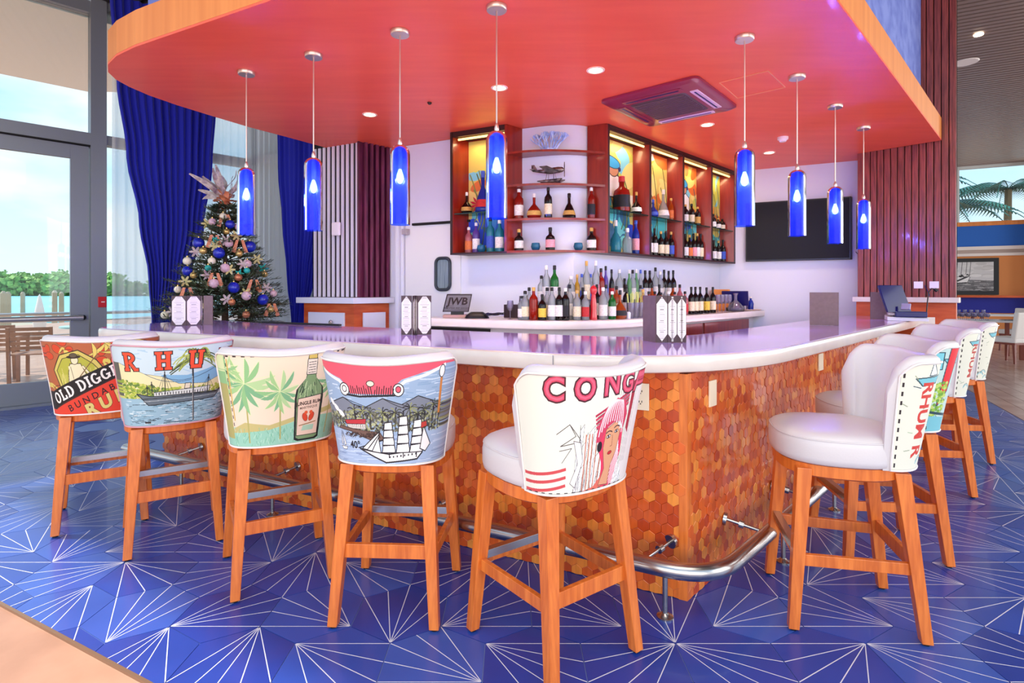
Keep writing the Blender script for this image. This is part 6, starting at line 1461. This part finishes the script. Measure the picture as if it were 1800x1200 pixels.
SDW = lambda u_: 'far left' if u_ < -.6 else ('left' if u_ < -.15 else ('centre' if u_ < .2 else ('right' if u_ < .65 else 'far right')))
bl = [(-.1, 1.08, 'cream', .038), (-.55, 1.02, 'pink', .036), (.55, .98, 'pink', .04), (.05, .92, 'gold', .03), (.1, .80, 'pink', .042), (-.55, .72, 'gold', .036), (.35, .70, 'gold', .035), (-.85, .62, 'cream', .04), (-.3, .62, 'cream', .036), (.5, .60, 'pink', .04),
      (.0, .55, 'pink', .046), (-.6, .48, 'gold', .034), (.82, .50, 'gold', .034), (.25, .46, 'copper', .038), (-.2, .40, 'pink', .046), (-.8, .34, 'cream', .034), (.6, .36, 'copper', .036), (.85, .30, 'pink', .038), (.35, .28, 'pink', .046), (.1, .22, 'copper', .034), (-.5, .22, 'gold', .036), (.7, .14, 'gold', .034), (.3, .10, 'copper', .036), (-.85, .10, 'cream', .036),
      (.2, 1.0, 'blue', .045), (-.75, .80, 'blue', .055), (.7, .78, 'blue', .06), (-.15, .70, 'blue', .055), (-.75, .52, 'blue', .05), (.15, .36, 'blue', .055), (.62, .24, 'blue', .055), (-.65, .15, 'blue', .05), (.45, .53, 'teal', .03), (-.35, .55, 'teal', .03)]
seen = {}
for u_, z, c, r in bl:
    p = on_tree(u_, z); k = (c, HTW(z), SDW(u_)); seen[k] = seen.get(k, 0)+1
    lab = '%s ball ornament at the %s %s of the Christmas tree' % ({'pink': 'pale pink', 'gold': 'gold', 'cream': 'cream', 'blue': 'royal blue', 'teal': 'teal', 'copper': 'copper'}[c], SDW(u_), HTW(z))
    if seen[k] > 1: lab += ', the lower one'
    t = thing('bauble', lab, 'bauble', tuple(p), 0, 'ornaments on the Christmas tree')
    mb = MB(); mb.ball((0, 0, 0), r, 16); mb.build('ball', M_b[c], t, smooth=80)
    mb = MB(); mb.lathe([(.008, r*.96), (.008, r+.010), (.003, r+.014)], 8); mb.build('cap', M_b['gold'], t)
for u_, z, w_ in ((-.35, .88, .10), (.45, .84, .09), (-.2, .50, .10), (.55, .44, .09), (-.65, .36, .10), (.75, .2, .09), (.0, 1.10, .08)):
    p = on_tree(u_, z); t = thing('ribbon_bow', 'gold and tan ribbon bow at the %s %s of the Christmas tree' % (SDW(u_), HTW(z)), 'bow', tuple(p), math.atan2(vd.y, vd.x)+PI/2, 'ribbon bows on the Christmas tree')
    for s_ in (-1, 1):
        mb = MB(); pts = [(s_*w_*math.sin(PI*i/8)*(.5+.5*math.sin(PI*i/16)), -.02, .05*math.sin(2*PI*i/8)*1.0+.01) for i in range(9)]
        for i in range(8): a, b = pts[i], pts[i+1]; mb.add([(a[0], a[1]-.018, a[2]), (a[0], a[1]+.018, a[2]), (b[0], b[1]+.018, b[2]), (b[0], b[1]-.018, b[2])], [(0, 1, 2, 3)])
        mb.build('loop', M_b['gold'] if s_ > 0 else M_copper, t)
        mb = MB(); mb.hexa([(s_*.01, -.03, 0), (s_*.035, -.03, 0), (s_*.035, -.027, 0), (s_*.01, -.027, 0)], [(s_*.04, -.03, -.13), (s_*.075, -.03, -.12), (s_*.075, -.027, -.12), (s_*.04, -.027, -.13)]); mb.build('tail', M_copper, t)
for u_, z, r in ((-.28, .83, .055), (.85, .56, .06), (.28, .50, .05)):
    p = on_tree(u_, z); mb = MB(); vs = []
    for i in range(10): a = 2*PI*i/10; q = r if i % 2 == 0 else r*.4; vs.append((q*math.cos(a), 0, q*math.sin(a)))
    mb.add(vs+[(0, -.014, 0), (0, .014, 0)], [(i, (i+1) % 10, 10) for i in range(10)]+[((i+1) % 10, i, 11) for i in range(10)])
    tag(mb.build('starfish_ornament', M_b['teal'], None, loc=tuple(p), rz=math.atan2(vd.y, vd.x)+PI/2), 'teal starfish ornament at the %s %s of the Christmas tree' % (SDW(u_), HTW(z)), 'ornament', 'starfish on the Christmas tree')
for i in range(16):
    u_ = (-.75, -.3, .05, .38, .75)[i % 5]+rn.uniform(-.04, .04); z = .13+.058*i; p = on_tree(u_, z)+Vector((vd.x, vd.y, 0))*.01
    mb = MB()
    for k in range(6):
        a = 2*PI*k/6; d = Vector((math.cos(a), -.2, math.sin(a))); strip(mb, [d*.055*t for t in (0, .33, .66, 1)], .011, Vector((0, 1, 0)).cross(d).normalized())
    tag(mb.build('silk_flower', mat('pale_gold_silk', (190, 180, 120), .6) if i % 2 else M_dry, None, loc=tuple(p), rz=math.atan2(vd.y, vd.x)+PI/2), '%s silk flower in the tree, %s from the bottom, at the %s' % ('pale gold' if i % 2 else 'silvery', ORD2[i], SDW(u_)), 'silk flower', 'silk flowers in the Christmas tree')

# ================================================================== OUTSIDE the window wall: deck, railing, furniture, sea, mangroves
dk_ = MB(); dk_.prism(AB([(7.84, -8), (7.84, 6), (15.5, 10), (15.5, -12)]), -.12, -.02); struct('path_1', dk_, mat('pale_deck', (214, 208, 204), .4, var=(3, .06)))
eo = MB(); eo.prism(AB([(7.84, -8), (7.84, 2.6), (9.5, 4.0), (11.2, 2.8), (11.2, -8)]), 4.75, 5.0); eob = struct('ceiling_overhang', eo, mat('white_overhang', (244, 242, 238), .6))
for i in range(12):
    mb = MB(); seg_box(mb, P(7.9, -7+i*.42), P(10.9, -7+i*.42), .03, 4.74, 4.75); mb.build('plank', mat('overhang_joint', (206, 196, 190), .6), eob)
se = MB(); se.box((-230, 210, -1.2), (620, 330, .2)); se_o = struct('sea', se, M_sea)
se_o.location = (0, 0, 0)
# deck rail
rl = thing('deck_railing', 'pale metal railing across the deck beyond the glass door', 'railing')
for z in (.93, .80, .55, .30):
    mb = MB(); mb.tube([Z(12.2, -9, z), Z(12.2, 6, z)], .03 if z > .9 else .012, 8); mb.build('rail', M_bar, rl, smooth=40)
for i in range(9): mb = MB(); mb.tube([Z(12.2, -8.5+i*1.7, -.02), Z(12.2, -8.5+i*1.7, .93)], .022, 8); mb.build('post', M_bar, rl)
M_teakw = mat('weathered_teak', (176, 132, 108), .6, var=(6, .25, (1, 1, 1)))
def deck_chair(x, y, rz, lab):
    t = thing('deck_chair', lab, 'chair', (x, y, -.02), rz, 'slatted chairs on the deck')
    for sx in (-.24, .24):
        mb = MB(); mb.box((sx, .22, .22), (.04, .04, .44)); mb.build('leg', M_teakw, t)
        mb = MB(); mb.box((sx, -.22, .42), (.04, .045, .84), 0, 0, (math.radians(5), 0)); mb.build('leg', M_teakw, t)
        mb = MB(); mb.box((sx, .0, .64), (.05, .46, .025)); mb.build('armrest', M_teakw, t)
        mb = MB(); mb.box((sx, .22, .54), (.035, .035, .2)); mb.build('arm_post', M_teakw, t)
    for k in range(6): mb = MB(); mb.box((0, -.2+k*.08, .445), (.50, .06, .02)); mb.build('slat', M_teakw, t)
    for k in range(5): mb = MB(); mb.box((0, -.235-.007*k, .54+k*.068), (.46, .018, .048)); mb.build('slat', M_teakw, t)
    return t
deck_chair(-7.05, 8.15, math.radians(28), 'weathered slatted chair outside the glass door, right of the other one')
deck_chair(-7.95, 8.6, math.radians(20), 'weathered slatted chair at the left edge of the view outside the door')
tbl = thing('deck_table', 'round pale teal table on the deck behind the slatted chairs', 'table', (-7.35, 9.7, -.02))
mb = MB(); mb.lathe([(.0005, .72), (.48, .72), (.48, .75), (.0005, .755)], 28); mb.build('tabletop', mat('teal_top', (170, 214, 214), .3), tbl, smooth=40); mb = MB(); mb.lathe([(.25, 0), (.25, .02), (.035, .05), (.035, .72)], 16); mb.build('leg', M_greyfr, tbl)
M_leaf = mat('tropical_leaf', (92, 150, 60), .5, var=(8, .4, (1, 1, 1), (50, 104, 40)))
for i, (x, y) in enumerate(((-6.9, 9.0), (-7.6, 10.6))):
    t = thing('leafy_plant', 'low bright green leafy plant %s on the deck outside the door' % ('beside the slatted chairs' if i == 0 else 'behind the round table'), 'plant', (x, y, -.02), 0, 'deck plants')
    pot = MB(); pot.lathe([(.001, 0), (.14, 0), (.18, .26), (.16, .26), (.001, .22)], 16, cap=False); pot.build('pot', M_teakw, t)
    for k in range(26):
        a = rn.uniform(0, 2*PI); el = rn.uniform(.3, 1.2); d = Vector((math.cos(a)*math.cos(el), math.sin(a)*math.cos(el), math.sin(el))); L_ = rn.uniform(.3, .6); mb = MB(); sd = d.cross(Vector((0, .1, 1))).normalized()
        strip(mb, [Vector((0, 0, .2))+d*L_*tt+Vector((0, 0, -.15*tt*tt)) for tt in (0, .25, .5, .75, 1)], .07, sd); mb.build('leaf', M_leaf, t)
# pilings, folded umbrella, far shore
M_pile = mat('grey_piling', (176, 160, 136), .8)
for i, (px, D, h) in enumerate(((6, 34, .9), (14, 36, .8), (96, 40, 1.0), (108, 42, .7), (40, 46, .7))):
    x = (px-900)/970*D; mb = MB(); mb.lathe([(.17, 0), (.16, 1.9+h*.4), (.06, 2.05+h*.4)], 10); tag(mb.build('piling', M_pile, None, loc=(x, D, -1.1)), 'grey mooring piling in the water, %s from the left' % ORD[[0, 1, 3, 4, 2][i]], 'piling', 'mooring pilings in the sea')
um = thing('closed_umbrella', 'closed white umbrella standing on the deck edge seen through the door', 'umbrella', (-11.9, 13.9, -.02))
mb = MB(); mb.tube([(0, 0, 0), (0, 0, 1.1)], .025, 8); mb.build('pole', M_bar, um)
mb = MB(); mb.lathe([(.0, 1.28), (.03, 1.22), (.09, .9), (.14, .55), (.12, .42), (.03, .42)], 14, cap=False); mb.build('canopy', mat('umbrella_white', (236, 232, 226), .7), um, smooth=50)
M_mang = mat('mangrove_leaves', (170, 204, 104), .8, var=(.5, .5, (1, 1, 1), (104, 146, 76))); M_mtr = mat('mangrove_wood', (120, 106, 84), .9)
def blob(mb, c, r, n, rn_):
    for k in range(n):
        d = Vector((rn_.gauss(0, 1), rn_.gauss(0, 1), rn_.gauss(0, .7))).normalized()*r*rn_.uniform(.5, 1); p = Vector(c)+d; s_ = r*rn_.uniform(.16, .3)
        a1 = Vector((rn_.gauss(0, 1), rn_.gauss(0, 1), rn_.gauss(0, 1))).normalized(); b1 = a1.orthogonal().normalized()
        mb.add([tuple(p-a1*s_), tuple(p+b1*s_*.8), tuple(p+a1*s_), tuple(p-b1*s_*.8)], [(0, 1, 2, 3)])
mr_ = random.Random(8)
for i in range(17):
    px = -60+i*33; D = 236+mr_.uniform(-6, 10); x = (px-900)/970*D; h = mr_.choice((6.5, 7.5, 8, 10.5)) if i not in (2, 5) else 11.5
    t = thing('mangrove_tree', '%s green mangrove on the far shore, %s from the left' % ({6.5: 'low', 7.5: 'middling', 8: 'rounded', 10.5: 'tall', 11.5: 'tallest'}[h], ORD[i]), 'tree', (x, D, -1.1), 0, 'mangroves on the far shore')
    mb = MB(); mb.tube([(0, 0, 0), (0, 0, h*.7)], [.35, .15], 6); mb.build('trunk', M_mtr, t)
    mb = MB(); blob(mb, (0, 0, h*.42), h*.52, 300, mr_); blob(mb, (mr_.uniform(-2, 2), 0, h*.74), h*.26, 160, mr_)
    if i % 3: blob(mb, (h*.35, 1, 2.6), 3.4, 160, mr_)
    mb.build('crown', M_mang, t)
sh = MB(); sh.box((-150, 262, -.9), (460, 44, .8)); struct('shore', sh, mat('shore_green', (120, 150, 84), .9, var=(.1, .3)))

# ================================================================== DINING ROOM beyond the slatted wall (right)
FW0 = Vector((13.7, 16.05)); FD = Vector((-U[0], -U[1]))
def fwp(s, off=0.): n = Vector((-U[1], U[0])); n = n if n.y < 0 else -n; q = FW0+FD*s+n*off; return (q.x, q.y)
M_orange = mat('orange_wall', (232, 150, 84), .6)
def fbox(mb, s0, s1, z0, z1, off=.0, th=.1): return seg_box(mb, fwp(s0, off), fwp(s1, off), th, z0, z1)
# plan: s runs right along the wall; window opening z 3.34..4.97 for s -1.7..1.05
mb = MB(); fbox(mb, -7, 1.12, 0, 2.34); wfo = struct('wall_far', mb, M_orange)
mb = MB(); fbox(mb, -7, 1.12, 2.62, 3.22, .02); mb.build('blue_panel', mat('blue_fabric_panel', (38, 104, 196), .7, bump=(50, .2)), wfo)
mb = MB(); fbox(mb, -7, 1.12, 2.34, 2.42, .06, .16); fbox(mb, -7, 1.12, 2.52, 2.62, .06, .14); mb.build('white_shelf_band', mat('white_trim', (234, 226, 220), .5), wfo)
mb = MB(); fbox(mb, -7, 1.12, 2.42, 2.52, .0); mb.build('band_recess', mat('grey_recess', (190, 170, 160), .6), wfo)
mb = MB(); fbox(mb, -7, 1.12, 3.22, 3.34, .04, .14); mb.build('wood_sill', M_fascia, wfo)
mb = MB(); fbox(mb, -7, 1.6, 1.14, 1.20, .14, .34); mb.build('wood_ledge', M_owood, wfo)
mb = MB(); fbox(mb, -7, .95, .70, 1.14, .09, .06); mb.build('navy_panel', mat('navy_panel', (28, 36, 150), .6), wfo)
mb = MB(); 
for s in (-3.2, -.72, 1.02): fbox(mb, s, s+.16, 3.34, 5.0, .0, .12)
fbox(mb, -7, 1.2, 4.9, 5.0, .0, .12)
w3 = struct('window_3', mb, mat('pale_window_frame', (206, 214, 214), .4)); mb = MB(); fbox(mb, -7, 1.1, 3.34, 4.9, -.02, .012); mb.build('pane', M_glass, w3)
mb = MB(); mb.prism([fwp(1.14, .5), fwp(2.4, .5), fwp(2.4, -.6), fwp(1.14, -.6)], 0, 5.05); struct('pillar_white', mb, mat('white_column', (226, 228, 224), .5))
def art_sail():
    c = Cv(300, 270, 1.1, (206, 206, 208)); r = random.Random(3)
    for i in range(30): c.ell(r.uniform(0, 1.1), r.uniform(.5, 1), .12, .05, tuple([r.randint(190, 228)]*3), 0)
    c.poly([(0, 0), (1.1, 0), (1.1, .36), (0, .42)], (110, 110, 114))
    for i in range(170): x, y = r.uniform(-.1, 1.1), r.uniform(0, .38); c.line([(x, y), (x+.12, y+r.uniform(-.02, .02))], .010, tuple([r.choice((40, 70, 150, 190, 210))]*3))
    c.poly([(.08, .48), (.62, .50), (.56, .30), (.22, .28)], (236, 236, 236), (60, 60, 60), .010); c.line([(.35, .35), (.56, .5)], .05, (60, 60, 64))
    for x in (.32, .42, .52, .60): c.line([(x, .48), (x+.03, 1)], .012, (90, 90, 94))
    for i in range(12): c.ell(.4+i*.02, .52+r.uniform(-.02, .05), .025, .03, tuple([r.choice((30, 60, 220))]*3))
    c.poly([(.18, .52), (.30, .55), (.30, 1), (.1, 1)], (230, 230, 232)); return c
pf = thing('framed_picture', 'black framed black and white picture of a sailing boat on the orange wall', 'picture')
mb = MB(); fbox(mb, -1.05, .33, 1.22, 2.28, .09, .05); mb.build('frame', M_black, pf)
quad_uv('print', fwp(-1.0, .12), fwp(.21, .12), 1.33, 2.17, art_sail().material('sail_print', .5), pf)
# palms outside the far window
M_palm = mat('palm_frond', (60, 120, 110), .6, var=(3, .4, (1, 1, 1), (30, 80, 76)))
for i, (s, z, lab) in enumerate(((-1.9, 5.3, 'left'), (-.3, 4.3, 'middle'), (1.9, 5.0, 'right'))):
    b0 = fwp(s, -3.2-i); t = thing('palm_tree', 'palm tree outside the far upper window, %s one' % lab, 'palm tree', (b0[0], b0[1], 0))
    mb = MB(); mb.tube([(0, 0, 0), (.1, 0, z)], [.16, .10], 8); mb.build('trunk', M_mtr, t)
    for k in range(13):
        a = 2*PI*k/13; mb = MB(); pts = []
        for j in range(9): tt = j/8; pts.append(Vector((.1+math.cos(a)*2.5*tt, math.sin(a)*2.5*tt, z+1.1*tt-1.7*tt*tt)))
        mb.tube(pts, .015, 4); sd = Vector((-math.sin(a), math.cos(a), 0))
        for j in range(1, 26):
            tt = j/26; p = Vector((.1+math.cos(a)*2.5*tt, math.sin(a)*2.5*tt, z+1.1*tt-1.7*tt*tt)); L_ = .75*math.sin(PI*min(1, tt+.1))
            for s_ in (-1, 1):
                e_ = p+sd*s_*L_*.8+Vector((math.cos(a)*.25*L_, math.sin(a)*.25*L_, -.45*L_)); w_ = Vector((math.cos(a), math.sin(a), 0))*.045
                mb.add([tuple(p-w_), tuple(p+w_), tuple(e_)], [(0, 1, 2)])
        mb.build('frond', M_palm, t)
# ceiling lamps of the hall
for x, y, r, lab in ((7.22, 8.78, .16, 'round white ceiling speaker close to the red slatted wall'), (6.62, 7.83, .055, 'small warm recessed lamp in the slatted hall ceiling, nearest'), (10.3, 13.2, .06, 'small recessed lamp in the far slatted ceiling'), (9.3, 12.0, .05, 'small recessed lamp midway in the slatted ceiling')):
    mb = MB(); mb.lathe([(.0005, -.012), (r, -.012), (r*1.08, 0)], 22, cap=False); tag(mb.build('ceiling_speaker' if r > .1 else 'downlight', mat('speaker_white', (240, 232, 228), .5) if r > .1 else M_emit_warm, None, loc=(x, y, 4.978)), lab, 'ceiling speaker' if r > .1 else 'downlight')
# dining tables and chairs
M_chairwood = mat('dark_chair_wood', (130, 52, 28), .4); M_uph = mat('pale_upholstery', (236, 228, 220), .6); M_cloth = mat('white_cloth', (236, 238, 240), .7)
def dining_chair(x, y, rz, lab):
    t = thing('dining_chair', lab, 'chair', (x, y, 0), rz, 'upholstered dining chairs')
    for sx in (-.21, .21):
        for sy in (-.2, .2):
            mb = MB(); mb.hexa([(sx*1.06-.014, sy*1.1-.014, 0), (sx*1.06+.014, sy*1.1-.014, 0), (sx*1.06+.014, sy*1.1+.014, 0), (sx*1.06-.014, sy*1.1+.014, 0)], [(sx-.022, sy-.022, .36), (sx+.022, sy-.022, .36), (sx+.022, sy+.022, .36), (sx-.022, sy+.022, .36)]); mb.build('leg', M_chairwood, t)
    mb = MB(); mb.box((0, 0, .37), (.47, .45, .05)); mb.build('seat_frame', M_chairwood, t, bevel=.004)
    mb = MB(); mb.box((0, 0, .43), (.50, .48, .10)); mb.build('seat', M_uph, t, bevel=.025)
    mb = MB(); mb.box((0, -.23, .70), (.50, .08, .50), 0, 0, (math.radians(7), 0)); mb.build('backrest', M_uph, t, bevel=.025); return t
def table(x, y, w, d, rz, lab):
    t = thing('dining_table', lab, 'table', (x, y, 0), rz, 'dining tables with white tops')
    mb = MB(); mb.box((0, 0, .735), (w, d, .03)); mb.build('tabletop', M_cloth, t, bevel=.004)
    for sx in (-1, 1):
        for sy in (-1, 1): mb = MB(); mb.box((sx*(w/2-.07), sy*(d/2-.07), .36), (.06, .06, .72)); mb.build('leg', M_chairwood, t)
    return t
dining_chair(9.35, 10.35, math.radians(14), 'white upholstered dining chair with red-brown legs at the right edge of the view')
dining_chair(8.95, 12.3, math.radians(-160), 'white dining chair behind the table with the upturned glasses')
dining_chair(11.2, 12.2, math.radians(100), 'white dining chair farther back at the right edge')
table(9.4, 11.3, 1.5, .9, math.radians(-26), 'white topped dining table holding rows of glasses, right of the bar')
table(12.2, 13.6, 1.3, .9, math.radians(-26), 'second white topped dining table near the far orange wall')
gi = 0
for r_ in range(3):
    for k in range(7):
        c_ = Vector((9.02, 11.28))+Vector((math.cos(math.radians(-26)), math.sin(math.radians(-26))))*(k-.8)*.10+Vector((math.sin(math.radians(26)), math.cos(math.radians(26))))*(r_-1)*.14
        glass_cup('goblet', (c_.x, c_.y, .751), .20 if r_ == 2 else .14, .036, 'clear glass, %s from the left in the %s row on the near dining table' % (ORD[k], ('front', 'middle', 'back')[r_]), 'glasses on the near dining table, %s row' % ('front', 'middle', 'back')[r_], True, M_cup)
for k in range(3):
    mb = MB(); mb.lathe([(.001, 0), (.06, 0), (.1, .012), (.098, .014), (.06, .004), (.001, .004)], 18, cap=False); c_ = (9.62+k*.2, 11.1-k*.1); tag(mb.build('plate', M_cloth, None, loc=(c_[0], c_[1], .751)), '%s white plate from the glasses on the near dining table' % ('first', 'second', 'third')[k], 'plate', 'plates on the near dining table')
mb = MB(); mb.box((0, 0, 0), (.42, .25, .012)); tag(mb.build('dark_tray', M_black, None, loc=(10.0, 10.95, .758), rz=math.radians(-26)), 'flat black tray on the right end of the near dining table', 'tray')
